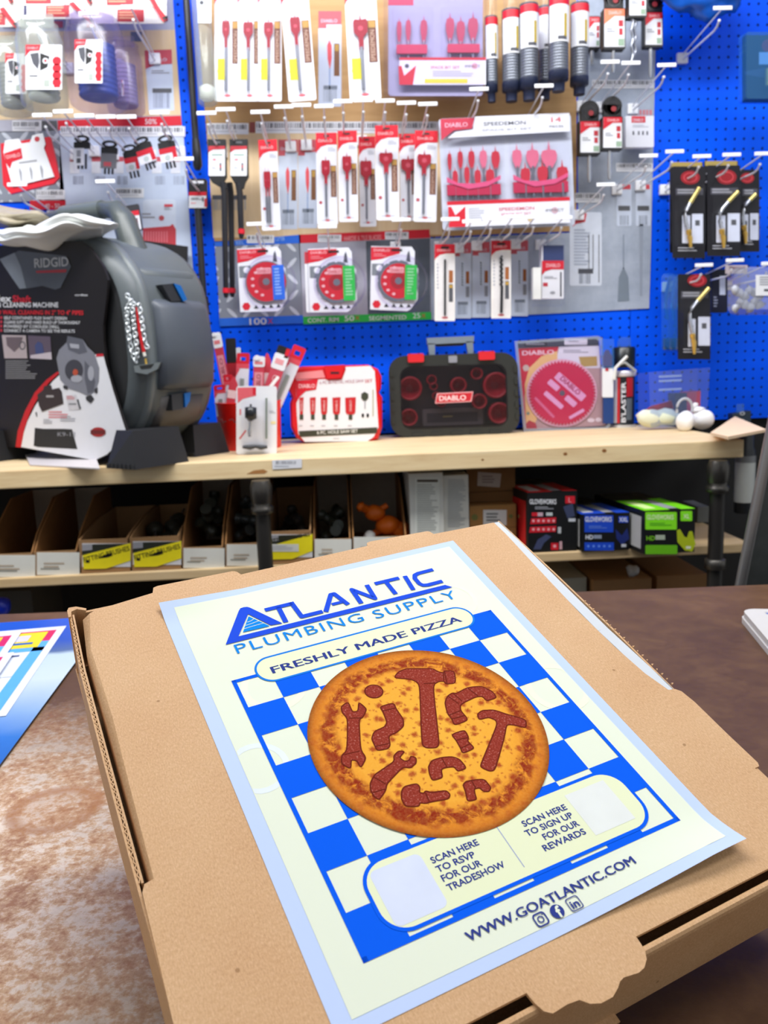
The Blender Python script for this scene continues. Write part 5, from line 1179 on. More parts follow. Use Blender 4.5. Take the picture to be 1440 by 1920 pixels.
b_ = MB(Y=2.12); b_.shell(1390, 64, 1470, 192, BLUEFILM, -.014, .034, 5, 2); b_.build('clear_sleeve', t)
t = pk('blue_bag', 'crumpled blue plastic bag hanging at the top right', 'bag', None, 2.16, 1330, 22)
b_ = MB()
bm = bmesh.new(); bmesh.ops.create_icosphere(bm, subdivisions=4, radius=1)
c_ = P(1325, -48, 2.16)
for v in bm.verts:
    k = 1 + .05 * math.sin(v.co.x * 9 + v.co.z * 5) + .04 * math.sin(v.co.z * 17 - v.co.x * 4) + .03 * math.sin(v.co.x * 23)
    v.co = Vector((v.co.x * .122 * k, v.co.y * .04 * k, v.co.z * .098 * k))
bm.verts.index_update()
b_.add([c_ + v.co for v in bm.verts], [[v.index for v in f.verts] for f in bm.faces], M('0a58c0', .35, 0, .5, .15), True); bm.free(); b_.build('bag_body', t)
# ------------------------------------------------------------------ things standing on the pine shelf
class PLB(MB):
    """2-D shapes on any upright plane through pt with normal n (towards the viewer)"""
    def __init__(s, pt, n, rot=None):
        super().__init__(Y=1.0, rot=rot); s.pt = Vector(pt); s.n = Vector(n).normalized()
    def q(s, x, y, d=0.0):
        if s.rot:
            dx, dy = x - s.rot[0], y - s.rot[1]
            x, y = s.rot[0] + dx * s.rc - dy * s.rs, s.rot[1] + dx * s.rs + dy * s.rc
        r = RM @ Vector(((x - 720) / F, (y - 960) / F, 1.0)); o = Vector((0, 0, ZC))
        return o + r * ((s.pt - o).dot(s.n) / r.dot(s.n)) + s.n * d
# --- drain cleaning machine, turned to the left
TH = math.radians(37)
XA, YA = Vector((math.cos(TH), -math.sin(TH), 0)), Vector((math.sin(TH), math.cos(TH), 0))
MO = Vector((-.567, 1.838, ST))               # near lower corner of the front face
def ml(x, y, z): return MO + XA * x + YA * y + Vector((0, 0, z))
BODY = M('596063', .42, 0, .4, .05); BODY2 = M('50565f', .40, 0, .4, .04); BODY3 = M('6b7274', .40, 0, .4, .04); FOOT = M('26272a', .5, 0, .4, .04); CARDK = M('171314', .5, 0, .35, .03)
mach = thing('drain_cleaning_machine', 'grey drain cleaning machine in a black and white cardboard sleeve on the shelf', 'drain machine', ml(-.10, .12, 0))
prof = [(-.25, .03), (.05, .03), (.135, .09), (.172, .18), (.172, .30), (.158, .39), (.095, .46), (0, .492), (-.10, .503), (-.20, .492), (-.295, .46), (-.358, .39), (-.372, .30), (-.372, .18), (-.335, .09)]
def rnd(pts, k=2):
    for _ in range(k):
        out = []
        for i in range(len(pts)):
            a, c = pts[i], pts[(i + 1) % len(pts)]
            out += [(a[0] * .75 + c[0] * .25, a[1] * .75 + c[1] * .25), (a[0] * .25 + c[0] * .75, a[1] * .25 + c[1] * .75)]
        pts = out
    return pts
rp = rnd(prof)
def loft(b_, sections, mat, smooth=True):
    """sections: (depth y, scale about the middle)"""
    cx, cz = -.10, .25; n = len(rp); vs = []
    for y, s_ in sections:
        for x, z in rp: vs.append(ml(cx + (x - cx) * s_, y, cz + (z - cz) * s_))
    L = len(sections)
    b_.add(vs, [[i * n + k, i * n + (k + 1) % n, (i + 1) * n + (k + 1) % n, (i + 1) * n + k] for i in range(L - 1) for k in range(n)], mat, smooth)
    b_.add(vs[:n], [list(range(n))[::-1]], mat); b_.add(vs[(L - 1) * n:], [range(n)], mat)
b_ = MB(); loft(b_, [(.012, .90), (.018, .955), (.032, .985), (.048, 1.0), (.215, 1.0), (.232, .98), (.240, .93)], BODY); b_.build('drum_body', mach)
b_ = MB(); loft(b_, [(.0095, .86), (.0115, .90)], M('1b1c1e', .5)); b_.build('front_plate', mach)
b_ = MB(); loft(b_, [(.040, .99), (.044, 1.012), (.058, 1.014), (.062, 1.0)], BODY3); b_.build('rim_rib', mach)
def xr(z):
    k = [(.06, .10), (.10, .135), (.18, .168), (.30, .169), (.385, .153), (.45, .10)]
    for (a, x0), (c, x1) in zip(k, k[1:]):
        if z <= c: return x0 + (x1 - x0) * max(0, (z - a)) / (c - a)
    return k[-1][1]
def bulge(name, rows, cols, mat):
    b_ = MB(); vs = [ml(xr(z) + e + o, y, z) for z, e in rows for y, o in cols]; n = len(cols)
    b_.add(vs, [[i * n + k, i * n + k + 1, (i + 1) * n + k + 1, (i + 1) * n + k] for i in range(len(rows) - 1) for k in range(n - 1)], mat, True); return b_.build(name, mach, recalc=True)
bulge('side_cover', [(.348, -.03), (.346, .004), (.338, .014), (.325, .018), (.24, .024), (.17, .020), (.158, .012), (.150, -.03)], [(.066, -.04), (.068, -.010), (.080, 0), (.15, .004), (.205, 0), (.222, -.010), (.226, -.04)], BODY2)
bulge('upper_side_panel', [(.418, -.04), (.412, .006), (.404, .010), (.396, .004), (.356, .003), (.352, -.03)], [(.062, -.04), (.064, -.008), (.072, 0), (.205, 0), (.222, -.008), (.226, -.04)], BODY)
bulge('lower_side_panel', [(.145, -.03), (.142, .006), (.10, .006), (.075, .004), (.07, -.03)], [(.075, -.04), (.077, -.006), (.085, 0), (.20, 0), (.212, -.006), (.215, -.04)], M('5c5857', .45))
BI = (XA - YA).normalized(); BP = ml(.176, .040, .25) + BI * .004
b_ = PLB(BP, BI); b_.poly([(252, 686), (302, 679), (296, 692), (276, 702), (254, 698)], BODY3, .012, .05); b_.poly([(262, 686), (290, 682), (284, 690), (266, 692)], M('1c1e1e', .5), .0126); b_.build('corner_bracket', mach)
for (x0, y0), nm in (((300, 532), 'upper_latch'), ((318, 740), 'lower_latch')):
    sp_ = ml(.172, .12, .37) if nm[0] == 'u' else ml(.160, .12, .12)
    b_ = PLB(sp_, XA); b_.poly([(x0, y0 + 2), (x0 + 22, y0), (x0 + 40, y0 + 32), (x0 + 18, y0 + 34)] if nm[0] == 'u' else [(x0, y0), (x0 + 22, y0 - 4), (x0 + 22, y0 + 26), (x0 + 2, y0 + 30)], M('3a3c40', .35, .3), .006, .03)
    lt = b_.build(nm, mach)
    b_ = PLB(sp_, XA); b_.poly([(x0 + 20, y0), (x0 + 33, y0 + 4), (x0 + 45, y0 + 30), (x0 + 38, y0 + 34)] if nm[0] == 'u' else [(x0 + 22, y0 - 2), (x0 + 34, y0 - 5), (x0 + 32, y0 + 12), (x0 + 24, y0 + 24)], M('0a66b8', .25, 0, .6), .010, .03); b_.build('blue_lever', lt)
# carrying handle
b_ = MB()
hp = [ml(-.285, .13, .44), ml(-.275, .13, .52), ml(-.25, .13, .557), ml(-.19, .13, .563), ml(-.03, .13, .556), ml(.005, .13, .550), ml(.028, .13, .525), ml(.045, .13, .475), ml(.062, .13, .42)]
b_.tube(hp, [.032, .024, .020, .017, .018, .022, .026, .028, .040], M('4a5150', .4), 14); b_.build('handle', mach)
b_ = MB(); b_.tube([ml(-.18, .13, .5635), ml(-.04, .13, .557)], .0200, M('5c6462', .45), 14); b_.build('grip_sleeve', mach)
# feet
def foot(name, x0, x1, y0, y1, h):
    b_ = MB(); e = .012
    lo = [ml(x0, y0, 0), ml(x1, y0, 0), ml(x1, y1, 0), ml(x0, y1, 0)]; hi = [ml(x0 + e, y0 + e * 2, h), ml(x1 - e, y0 + e, h), ml(x1 - e, y1 - e, h), ml(x0 + e, y1 - e, h)]
    b_.add(lo + hi, [[3, 2, 1, 0], [4, 5, 6, 7], [0, 1, 5, 4], [1, 2, 6, 5], [2, 3, 7, 6], [3, 0, 4, 7]], FOOT)
    for k in range(7): b_.box(ml(x0 + (x1 - x0) * (k + .5) / 7, y0 + .001, .005), ((x1 - x0) / 10, .006, .01), FOOT, rz=-37)
    return b_.build(name, mach)
foot('foot', .098, .19, -.03, .115, .078); foot('foot', .0, .135, .185, .295, .072); foot('foot', -.385, -.30, -.03, .085, .072); foot('foot', -.33, -.22, .15, .235, .07)
# cardboard sleeve on the front
nF = -YA
def card(): return PLB(ml(-.2, -.004, .25), nF)
b_ = card()
out = [(-85, 470), (-40, 462), (150, 452), (170, 466), (194, 500), (202, 525), (199, 560), (193, 610), (194, 640), (200, 690), (212, 730), (226, 775), (237, 806), (224, 830), (202, 853), (178, 864), (30, 838), (-85, 842)]
b_.poly(out, CARDK, 0, .006); sl = b_.build('display_sleeve', mach)
b_ = card()
wp = [(181, 664), (194, 664), (199, 684), (212, 730), (226, 775), (236, 806), (223, 830), (201, 852), (178, 863), (40, 838), (44, 815), (52, 790), (66, 762), (80, 740), (100, 714), (118, 698), (140, 684), (160, 672)]
b_.poly(wp, M('ecedf2', .5, 0, .35, .02), .0008)
rp2 = [(111, 698), (78, 733), (57, 772), (43, 810), (37, 840), (30, 839), (34, 808), (48, 770), (68, 733), (90, 708)]
b_.poly([(115, 697), (92, 718), (74, 742), (58, 772), (47, 803), (40, 839), (30, 838), (34, 808), (48, 770), (66, 736), (88, 712), (108, 697)], M('c80e16', .5), .0012)
b_.poly([(181, 664), (194, 663), (195, 668), (181, 669)], RED, .0012)
b_.build('white_print', sl)
b_ = card()
b_.poly([(0, 486), (28, 474), (36, 470), (125, 480), (134, 500), (114, 540), (104, 543), (80, 536), (52, 541), (38, 542), (20, 516)], BODY2, .001); b_.poly([(0, 486), (28, 474), (40, 500), (50, 540), (38, 542), (20, 516)], M('7f8892', .45), .0013)
b_.text('RIDGID', 66, 502, 17, M('b6b8bc', .4), .0018, -3, w=64, bold=.015); b_.poly([(68, 508), (126, 505), (125, 511), (70, 512)], M('a8242c', .5), .0018)
b_.build('logo_print', sl); b_ = card()
b_.poly([(66, 802), (64, 836), (72, 838), (146, 842), (142, 828), (136, 805), (120, 804), (100, 804), (82, 804)], M('1a1c1e', .5), .0012)
b_.text('K9-12', 109, 818, 8, M('9a9ca2', .5), .0016, 0, w=34)
b_.build('window_print', sl)
b_ = card()
b_.text('Flex', -12, 565, 12, WHITE, .001, 1, w=34, bold=.02); b_.text('Shaft', 24, 566, 12, RED, .001, 1, w=35, bold=.02)
b_.text('DRAIN CLEANING MACHINE', -30, 576, 9, WHITE, .001, 0, w=140, bold=.02); b_.text('WALL TO WALL CLEANING IN 2" TO 4" PIPES', -40, 589, 8, M('d8202a', .5), .001, .4, w=197, bold=.02)
b_.build('title_lettering', sl); b_ = card()
for k, (s_, w) in enumerate((('SELF CONTAINED FLEX SHAFT DESIGN', 118), ('CLEANS SOFT AND HARD BUILD UP THOROUGHLY', 143), ('POWERED BY CORDLESS DRILL', 104), ('CONNECT A CAMERA TO SEE THE RESULTS', 133))):
    b_.text(s_, 8, 598.5 + k * 8, 5.5, M('d8dade', .5), .001, .5, w=w, bold=.02); b_.rect(1, 593 + k * 8, 5, 598 + k * 8, RED2, .001)
b_.build('bullet_lettering', sl); b_ = card()
b_.text('cordless', 141, 555, 4, M('c8cace', .5), .001, w=24, bold=.02)
b_.build('small_lettering', sl); b_ = card()
b_.lines(11, 676, 72, 712, 9, M('8a8a8c', .5), .001, 4, .45)
b_.build('fine_print', sl)
b_ = card()
b_.poly([(4, 628), (49, 629), (52, 672), (9, 672)], M('b5a8aa', .5), .001); b_.poly([(12, 632), (44, 632), (38, 650), (28, 660), (14, 648)], M('6a5c60', .5), .0014); b_.ring(circ(43, 648, 6, 8, 16), circ(43, 648, 4, 6, 16), DGREY, .0014)
b_.poly([(53, 629), (95, 631), (98, 674), (56, 672)], M('5d5060', .5), .001); b_.poly([(66, 648), (72, 640), (80, 644), (84, 662), (68, 664)], M('3f4a78', .5), .0014); b_.poly([(58, 666), (97, 660), (98, 674), (58, 672)], M('c6bcc4', .5), .0013)
b_.build('photo_print', sl); b_ = card()
MG = M('83858f', .5); MG2 = M('5c5e68', .5); MG3 = M('a9abb4', .5)
b_.poly([(107, 672), (112, 656), (126, 642), (128, 630), (156, 636), (165, 650), (178, 662), (187, 690), (186, 715), (178, 735), (165, 742), (150, 735), (128, 728), (114, 712)], MG, .0016)
b_.poly([(126, 642), (128, 630), (156, 636), (165, 660), (150, 664), (130, 656)], MG2, .0019); b_.poly([(132, 644), (150, 646), (150, 654), (134, 652)], MG3, .0022)
b_.poly(circ(140, 694, 17, 20, 24), M('3c3c44', .5), .0019); b_.poly(circ(145, 710, 11, 7, 16), MG3, .0022); b_.poly(circ(143, 698, 5, 6, 12), M('c05030', .5), .0024)
b_.poly([(160, 676), (172, 690), (180, 716), (176, 734), (166, 738), (160, 710)], MG2, .0019); b_.poly(circ(172, 700, 6, 14, 14), MG3, .0022)
for p_ in ([(162, 744), (172, 740), (178, 748), (171, 756), (163, 750)], [(120, 722), (128, 724), (128, 731), (120, 728)], [(178, 730), (184, 726), (184, 736), (180, 738)]): b_.poly(p_, M('2a2a2e', .5), .002)
b_.build('machine_picture', sl); b_ = card()
b_.poly([(71, 740), (82, 731), (84, 724), (97, 722), (99, 730), (112, 727), (117, 734), (120, 757), (80, 772), (74, 760)], M('342826', .5), .0018); b_.rect(88, 741, 102, 745, M('a8a4a4', .5), .0021)
b_.poly([(124, 742), (144, 740), (150, 768), (130, 769)], M('d6d4d8', .5), .0014); b_.lines(126, 742, 142, 750, 3, M('d88088', .5), .0016); b_.rect(130, 756, 144, 759, M('8a8c90', .5), .0017); b_.poly([(145, 750), (148, 748), (153, 766), (150, 768)], DGREY, .0017)
b_.lines(92, 771, 130, 786, 3, M('e08a90', .5), .0014); b_.lines(114, 780, 144, 792, 3, M('b0b2ba', .5), .0014); b_.lines(82, 786, 100, 796, 3, M('b0b2ba', .5), .0014); b_.poly([(67, 773), (70, 773), (71, 782), (69, 781)], DGREY, .0014)
b_.build('accessory_picture', sl); b_ = card()
b_.poly(circ(185, 810, 14, 9, 20), M('b0151d', .5), .0016); b_.rect(171, 806, 199, 814, M('6e0a10', .5), .0019)
b_.build('red_badge', sl)
# turned-up flap at the foot
b_ = MB(); a_ = [PZ(44, 844, ST + .012), PZ(180, 858, ST + .016), PZ(187, 878, ST + .0035), PZ(56, 871, ST + .0035)]
b_.add(a_ + [v - Vector((0, 0, .0025)) for v in a_], [[0, 1, 2, 3], [7, 6, 5, 4], [0, 4, 5, 1], [1, 5, 6, 2], [2, 6, 7, 3], [3, 7, 4, 0]], M('c5bfc0', .6)); b_.build('foot_flap', sl)
# chain looped on the side
CH = M('dfe6e8', .22, .35, .6, .03)
t = thing('steel_chain', 'bright steel chain looped on the side of the grey drain machine', 'chain', P(262, 700, 1.9))
def chain(path):
    b_ = PLB(BP, BI)
    pts = []
    for (x0, y0), (x1, y1) in zip(path, path[1:]):
        L = math.hypot(x1 - x0, y1 - y0); n = max(1, int(L / 7.0))
        for i in range(n): pts.append((x0 + (x1 - x0) * i / n, y0 + (y1 - y0) * i / n, math.atan2(y1 - y0, x1 - x0)))
    for k, (x, y, a) in enumerate(pts):
        ca, sa = math.cos(a), math.sin(a); wd = 3.6 if k % 2 == 0 else 2.0
        loop = [(x + 5.2 * math.cos(g) * ca - wd * math.sin(g) * sa, y + 5.2 * math.cos(g) * sa + wd * math.sin(g) * ca) for g in [2 * math.pi * i / 10 for i in range(11)]]
        w = [b_.q(px, py, .006 + (.004 * math.sin(2 * math.pi * i / 10) if k % 2 else 0)) for i, (px, py) in enumerate(loop)]
        b_.tube(w, .0019, CH, 6, False)
    return b_
ch1 = chain([(240, 556), (246, 566), (238, 582), (240, 610), (244, 640), (248, 660), (258, 684)]); ch1.build('chain_strand', t)
ch1 = chain([(246, 566), (250, 590), (253, 620), (257, 650), (259, 674)]); ch1.build('chain_strand', t)
ch1 = chain([(250, 570), (262, 574), (266, 600), (270, 630), (275, 650), (284, 656)]); ch1.build('chain_strand', t)
b_ = PLB(BP, BI); b_.rod([(256, 576), (262, 620), (270, 660)], [1.5, 3.2, 3.6], M('c8141c', .4), .006, 10); b_.build('red_rod', t)
b_ = PLB(BP, BI); b_.rod([(270, 660), (272, 668)], 3.2, M('e8e4d8', .4), .006, 10); b_.rod([(273, 672), (276, 692)], 2.2, BRASS, .004, 8); b_.build('brass_end', t)
# white bag on top
def bag(name, label, cx, cy, Y, sx_, sy_, sz_, mat, seed, yaw=-20):
    bm = bmesh.new(); bmesh.ops.create_icosphere(bm, subdivisions=5, radius=1); rg = random.Random(seed)
    fr = [(rg.uniform(2, 9), rg.uniform(2, 9), rg.uniform(2, 12), rg.uniform(0, 6)) for _ in range(7)]
    R_ = Matrix.Rotation(math.radians(yaw), 3, 'Z'); c = P(cx, cy, Y)
    for v in bm.verts:
        k = 1 + sum(math.sin(v.co.x * a + v.co.y * e + v.co.z * g + o) for a, e, g, o in fr) * .035
        p = Vector((v.co.x * sx_ * k, v.co.y * sy_ * k, v.co.z * sz_ * k * (1 if v.co.z > 0 else .55)))
        p.z += .010 * math.sin(p.x * 22 + seed) + .003 * math.sin(p.x * 47 + p.y * 40 + seed) + .0025 * math.sin(p.y * 70 - p.x * 38)
        v.co = R_ @ p
    bm.verts.index_update()
    b_ = MB(); b_.add([c + v.co for v in bm.verts], [[v.index for v in f.verts] for f in bm.faces], mat, True); bm.free()
    return b_
b_ = bag('plastic_bag', '', 98, 443, 1.872, .17, .075, .028, M('eef1ee', .35, 0, .5, .05), 5, -32)
tag(b_.build('plastic_bag', origin=P(98, 460, 1.872)), 'crumpled white plastic bag lying on top of the drain machine', 'bag')
b_ = bag('plastic_bag', '', 6, 416, 1.97, .13, .07, .030, M('9b917a', .4, 0, .5, .25), 9, -30)
tag(b_.build('plastic_bag', origin=P(6, 436, 1.97)), 'brownish filled plastic bag behind the white bag at the left edge', 'bag')
# black card behind the machine
b_ = MB(Y=2.27); b_.poly([(262, 450), (352, 462), (350, 530), (300, 540), (262, 520)], BLK, 0, .006)
tag(b_.build('hang_card', origin=P(305, 530, 2.27)), 'plain black card standing between the drain machine and the pale blue poster', 'card')
# --- price label on the shelf edge
b_ = MB(Y=1.7835); b_.poly([(510, 863), (566, 860), (566, 877), (511, 880)], WHITE, 0, .0006); b_.bars(517, 864, 556, 870, GREY, .0004, 14, 2); b_.lines(515, 873, 556, 877, 1, LTXT, .0004)
tag(b_.build('price_label', origin=P(538, 879, 1.7835)), 'white price label stuck on the front edge of the pine shelf', 'price label')
# --- red bucket of blades
bc = PZ(468, 842, ST); bc = Vector((bc.x, bc.y + .03, ST))
sB = bc.y / F
t = thing('red_bucket', 'small red tub packed with blade packs beside the drain machine', 'bucket', bc)
RB = M('ee1a12', .4, 0, .45, .05)
b_ = MB(); b_.lathe(bc, [(.073, 0), (.0755, .002), (.080, .112), (.0825, .115), (.080, .116), (.077, .112), (.0725, .006), (.0, .006)], RB, 32, cap=False); b_.lathe(bc, [(.0, .0005), (.073, .0005)], RB, 32, cap=False); b_.build('tub', t)
b_ = MB(Y=bc.y - .0765)
for x0, w in ((411, 13), (429, 20)): b_.rod([(x0, 788), (x0 + w * .4, 786), (x0 + w * .5, 792), (x0 + w, 790)], 1.1, M('4a1210', .5), .001, 6)
b_.build('handwriting', t)
def blade_stick(label, x0, y0, x1, y1, w, dy, kind):
    Y = bc.y + dy
    t = pk('blade_pack', label, 'blade pack', 'blade packs standing in the red tub', Y, x1, y1)
    ang = math.degrees(math.atan2(x0 - x1, y1 - y0)); L = math.hypot(x1 - x0, y1 - y0)
    b_ = MB(Y=Y, rot=(x1, y1, ang)); xa, xb, ya = x1 - w / 2, x1 + w / 2, y1 - L
    PKB = M('c23a4c', .45); 
    if kind == 'pink':
        b_.rect(xa, ya, xb, y1, PKB, 0, .006, 3); b_.rect(xa + 2, ya + L * .3, xb - 2, ya + L * .75, M('d88c98', .45), .0006); b_.text('DIABLO', x1 + w * .2, ya + L * .72, w * .4, M('8a1626', .5), .001, -90, w=L * .38)
        b_.rect(xa - 1, ya, xb + 1, ya + L * .2, WHITE, .001, .004, 4); b_.rect(xa + 2, ya + L * .1, xb - 3, ya + L * .15, M('d87a80', .5), .0016); b_.disc(x1 - w * .2, ya + 3, w * .25, WHITE, .004, .006)
    elif kind == 'black':
        b_.rect(xa, ya, xb, ya + L * .35, BLK, .001, .007, 3); b_.rect(xa, ya + L * .33, xb, y1, M('a01826', .45), 0, .005); b_.rect(xb, ya + L * .14, xb + w * .45, ya + L * .36, M('c8d0d8', .4), 0, .003, 2)
    elif kind == 'card':
        b_.ring(rrect(xa, ya, xb, ya + L * .2, 3), rrect(xa + w * .28, ya + L * .07, xb - w * .28, ya + L * .14, 2), RED, 0, .002); b_.rect(xa, ya + L * .19, xb, y1, WHITE, 0, .002); b_.rect(xa, ya + L * .19, xb, ya + L * .27, M('d84a58', .5), .0005); b_.poly([(xa, ya + L * .27), (xa + w * .3, ya + L * .28), (xa, ya + L * .42)], M('d84a58', .5), .0005); b_.rect(xa + w * .35, ya + L * .45, xa + w * .65, y1, M('8c9690', .4), .004, .003); b_.shell(xa + 2, ya + L * .28, xb + 2, y1, PLASTIC, .0005, .008, 4, 2)
    elif kind == 'tip':
        b_.poly([(x1 - 2, ya), (x1 + 1, ya + 2), (xb, ya + 14), (xb, y1), (xa, y1), (xa, ya + 12)], M('cc3a4a', .4), 0, .005); b_.rect(xa, ya + L * .35, xb, ya + L * .55, M('f0d4d4', .4), .0006)
    elif kind == 'cap':
        b_.rect(xa, ya, xb, ya + L * .12, BLK, .0005, .006, 2); b_.rect(xb - 8, ya + 2, xb, ya + L * .16, RED, .001); b_.rect(xa - 1, ya + L * .12, xb + 1, ya + L * .36, WHITE, .001, .006, 4); b_.rect(xa + 4, ya + L * .2, xb - 5, ya + L * .28, M('e09aa0', .5), .0015); b_.rect(xa, ya + L * .34, xb, y1, M('c04456', .4), 0, .005, 2); b_.text('DIABLO', x1 + w * .2, ya + L * .9, w * .35, M('eab4bc', .5), .0008, -90, w=L * .45)
    elif kind == 'tie':
        b_.rect(xa, ya, xb, y1, M('f2f2f0', .4), 0, .003, 2)
    b_.build('pack_body', t)
blade_stick('leaning pink blade pack with white top, leftmost in the red tub', 404, 624, 432, 765, 16, .01, 'pink')
blade_stick('black topped blade pack between the leaning pink one and the first white card', 432, 634, 438, 765, 19, .025, 'black')
blade_stick('upright white blade card with red hang hole in the red tub', 456, 662, 452, 768, 24, .00, 'card')
blade_stick('upright pink blade pack with stepped white label in the middle of the red tub', 486, 668, 483, 768, 20, .005, 'pink')
blade_stick('narrow red blade pack with pointed top in the red tub', 502, 662, 498, 768, 13, .02, 'tip')
blade_stick('black capped pink blade pack leaning right in the red tub', 534, 650, 494, 768, 25, .012, 'cap')
blade_stick('white blade card with red hang hole leaning furthest right', 563, 650, 512, 768, 25, .03, 'card')
blade_stick('short white blade card with red top at the left rim of the red tub', 411, 722, 417, 780, 22, -.035, 'card')
blade_stick('small dark red blade pack leaning in front at the left of the red tub', 440, 706, 428, 780, 16, -.045, 'tip')
blade_stick('tiny red topped pack peeping between the leaning packs in the red tub', 427, 702, 431, 775, 17, -.028, 'card')
blade_stick('thin white plastic strip leaning right in the red tub', 522, 706, 503, 730, 6, -.050, 'tie')
# --- hole cutter pack leaning on the tub
t = thing('hole_cutter_pack', 'white carded black hole cutter leaning on the red tub', 'tool pack', PZ(482, 852, ST))
yy = PZ(482, 852, ST).y
b_ = MB(Y=yy + .004); b_.poly(rrect(443, 724, 519, 852, 5), WHITE, 0, .002); b_.poly([(445, 727), (480, 726), (480, 742), (470, 744), (455, 748), (446, 756)], M('e0606a', .5), .0005); b_.rect(474, 727, 480, 740, RED, .0008); b_.rect(449, 767, 452, 778, M('d87078', .5), .0005); b_.poly([(448, 822), (460, 806), (462, 808), (450, 824)], M('d04a50', .5), .0005); b_.lines(505, 770, 517, 776, 2, LTXT, .0005); b_.rect(508, 790, 517, 795, M('ead9a0', .5), .0005); b_.build('printed_card', t)
b_ = MB(Y=yy + .004); b_.rod([(472, 757), (472, 762), (472, 763), (472, 783), (471, 784), (471, 788)], [2, 2, 11, 11, 8, 4], M('23262c', .3, .3), .020, 20); b_.rod([(471, 786), (470, 800), (469, 806), (470, 818)], [2.6, 2.6, 3.6, 3], CHROME, .014, 12); b_.build('hole_cutter', t)
b_ = MB(Y=yy + .004); b_.rod([(500, 746), (500, 822)], 2.0, M('9aa89c', .3, .6), .006, 10); b_.build('pilot_bit', t)
b_ = MB(Y=yy + .004); b_.rod([(456, 837), (470, 838), (480, 836), (490, 838), (502, 837)], [3, 5, 3.5, 5, 3], M('35383a', .35), .010, 12); b_.build('cross_handle', t)
b_ = MB(Y=yy + .004); b_.shell(452, 750, 510, 846, PLASTIC, .0005, .030, 8, 5); b_.build('blister', t)

# --- red hole saw kit
def base_y(x, y): return PZ(x, y, ST).y
yk = base_y(630, 829) - .004
t = thing('hole_saw_kit', 'red plastic hole saw case with a white printed card front', 'tool case', (P(630, 822, yk).x, yk, ST))
KR = M('d4121c', .35, 0, .5, .04)
out = [(541, 706), (548, 692), (568, 687), (612, 686), (690, 684), (708, 692), (715, 706), (714, 728), (710, 736), (716, 745), (716, 800), (709, 822), (690, 828), (570, 828), (556, 820), (546, 800), (544, 756), (548, 744), (541, 730)]
b_ = MB(Y=yk + .015)
a_ = [b_.q(x, y, .012) for x, y in out]; cxm, cym = 629, 757
i_ = [b_.q(cxm + (x - cxm) * .955, cym + (y - cym) * .95, .020) for x, y in out]; z_ = [b_.q(x, y, -.055) for x, y in out]; n = len(out)
b_.add(z_ + a_ + i_, [[i, n + i, n + (i + 1) % n, (i + 1) % n] for i in range(n)] + [[n + i, 2 * n + i, 2 * n + (i + 1) % n, n + (i + 1) % n] for i in range(n)] + [list(range(n)), [2 * n + i for i in range(n)][::-1]], KR)
b_.poly([(608, 686), (646, 684), (640, 708), (614, 710)], KR, .026, .02); b_.rect(620, 697, 636, 701, M('3c1020', .5), .0266); b_.build('case_body', t)
b_ = MB(Y=yk + .015); b_.poly([(557, 712), (610, 711), (616, 713), (641, 712), (648, 694), (648, 688), (694, 686), (702, 696), (709, 800), (700, 818), (688, 826), (572, 827), (560, 812), (557, 770), (556, 740)], WHITE, .0215, .001)
b_.poly([(557, 713), (597, 711), (593, 730), (574, 733), (562, 744), (556, 756)], RED, .0225); b_.text('DIABLO', 561, 727, 7, M('f0c4c8', .5), .023, -1, w=30, bold=.02)
b_.text('6 PC BI-METAL HOLE SAW', 600, 720, 6, M('b07080', .5), .0225, -2.5, w=82); b_.text('SET', 684, 717, 6, M('d04a54', .5), .0225, -2, w=14)
for k, (xx, w) in enumerate(((566, 8), (587, 11), (608, 13), (631, 15), (657, 20))):
    b_.poly([(xx - w / 2, 745), (xx + w / 2, 744), (xx + w / 2 - 1, 772), (xx + w / 3, 776), (xx - w / 3, 776), (xx - w / 2 + 1, 772)], M('c01a22', .5), .0226); b_.text('DIABLO', xx + 2, 770, 4, M('f0d0d0', .5), .023, -90, w=20); b_.rect(xx - 3.5, 776, xx + 3.5, 786, M('3a3f30', .5), .0226); b_.lines(xx - 5, 796, xx + 6, 800, 1, LTXT, .0226)
b_.poly([(677, 738), (683, 734), (690, 738), (690, 746), (686, 751), (681, 751), (677, 746)], M('3a3f30', .5), .0226); b_.rect(683, 750, 685, 766, GREY, .0226); b_.disc(680, 778, 2.4, BLK, .0226, 0, 12, 4); b_.disc(689, 778, 2.4, BLK, .0226, 0, 12, 4); b_.rect(698, 730, 699.6, 780, M('a8a478', .5), .0226)
b_.poly([(561, 807), (707, 800), (706, 811), (563, 818)], M('35382a', .5), .0226); b_.text('6 PC. HOLE SAW SET', 595, 813, 6, M('d8dad6', .5), .023, -2.6, w=76, bold=.02); b_.lines(625, 820, 643, 823, 1, LTXT, .0226)
b_.build('printed_card', t)
b_ = MB(Y=yk + .015); b_.poly([(555, 699), (605, 694), (610, 708), (555, 711)], M('e88a8e', .4), .0216, .001); b_.build('upper_label', t)
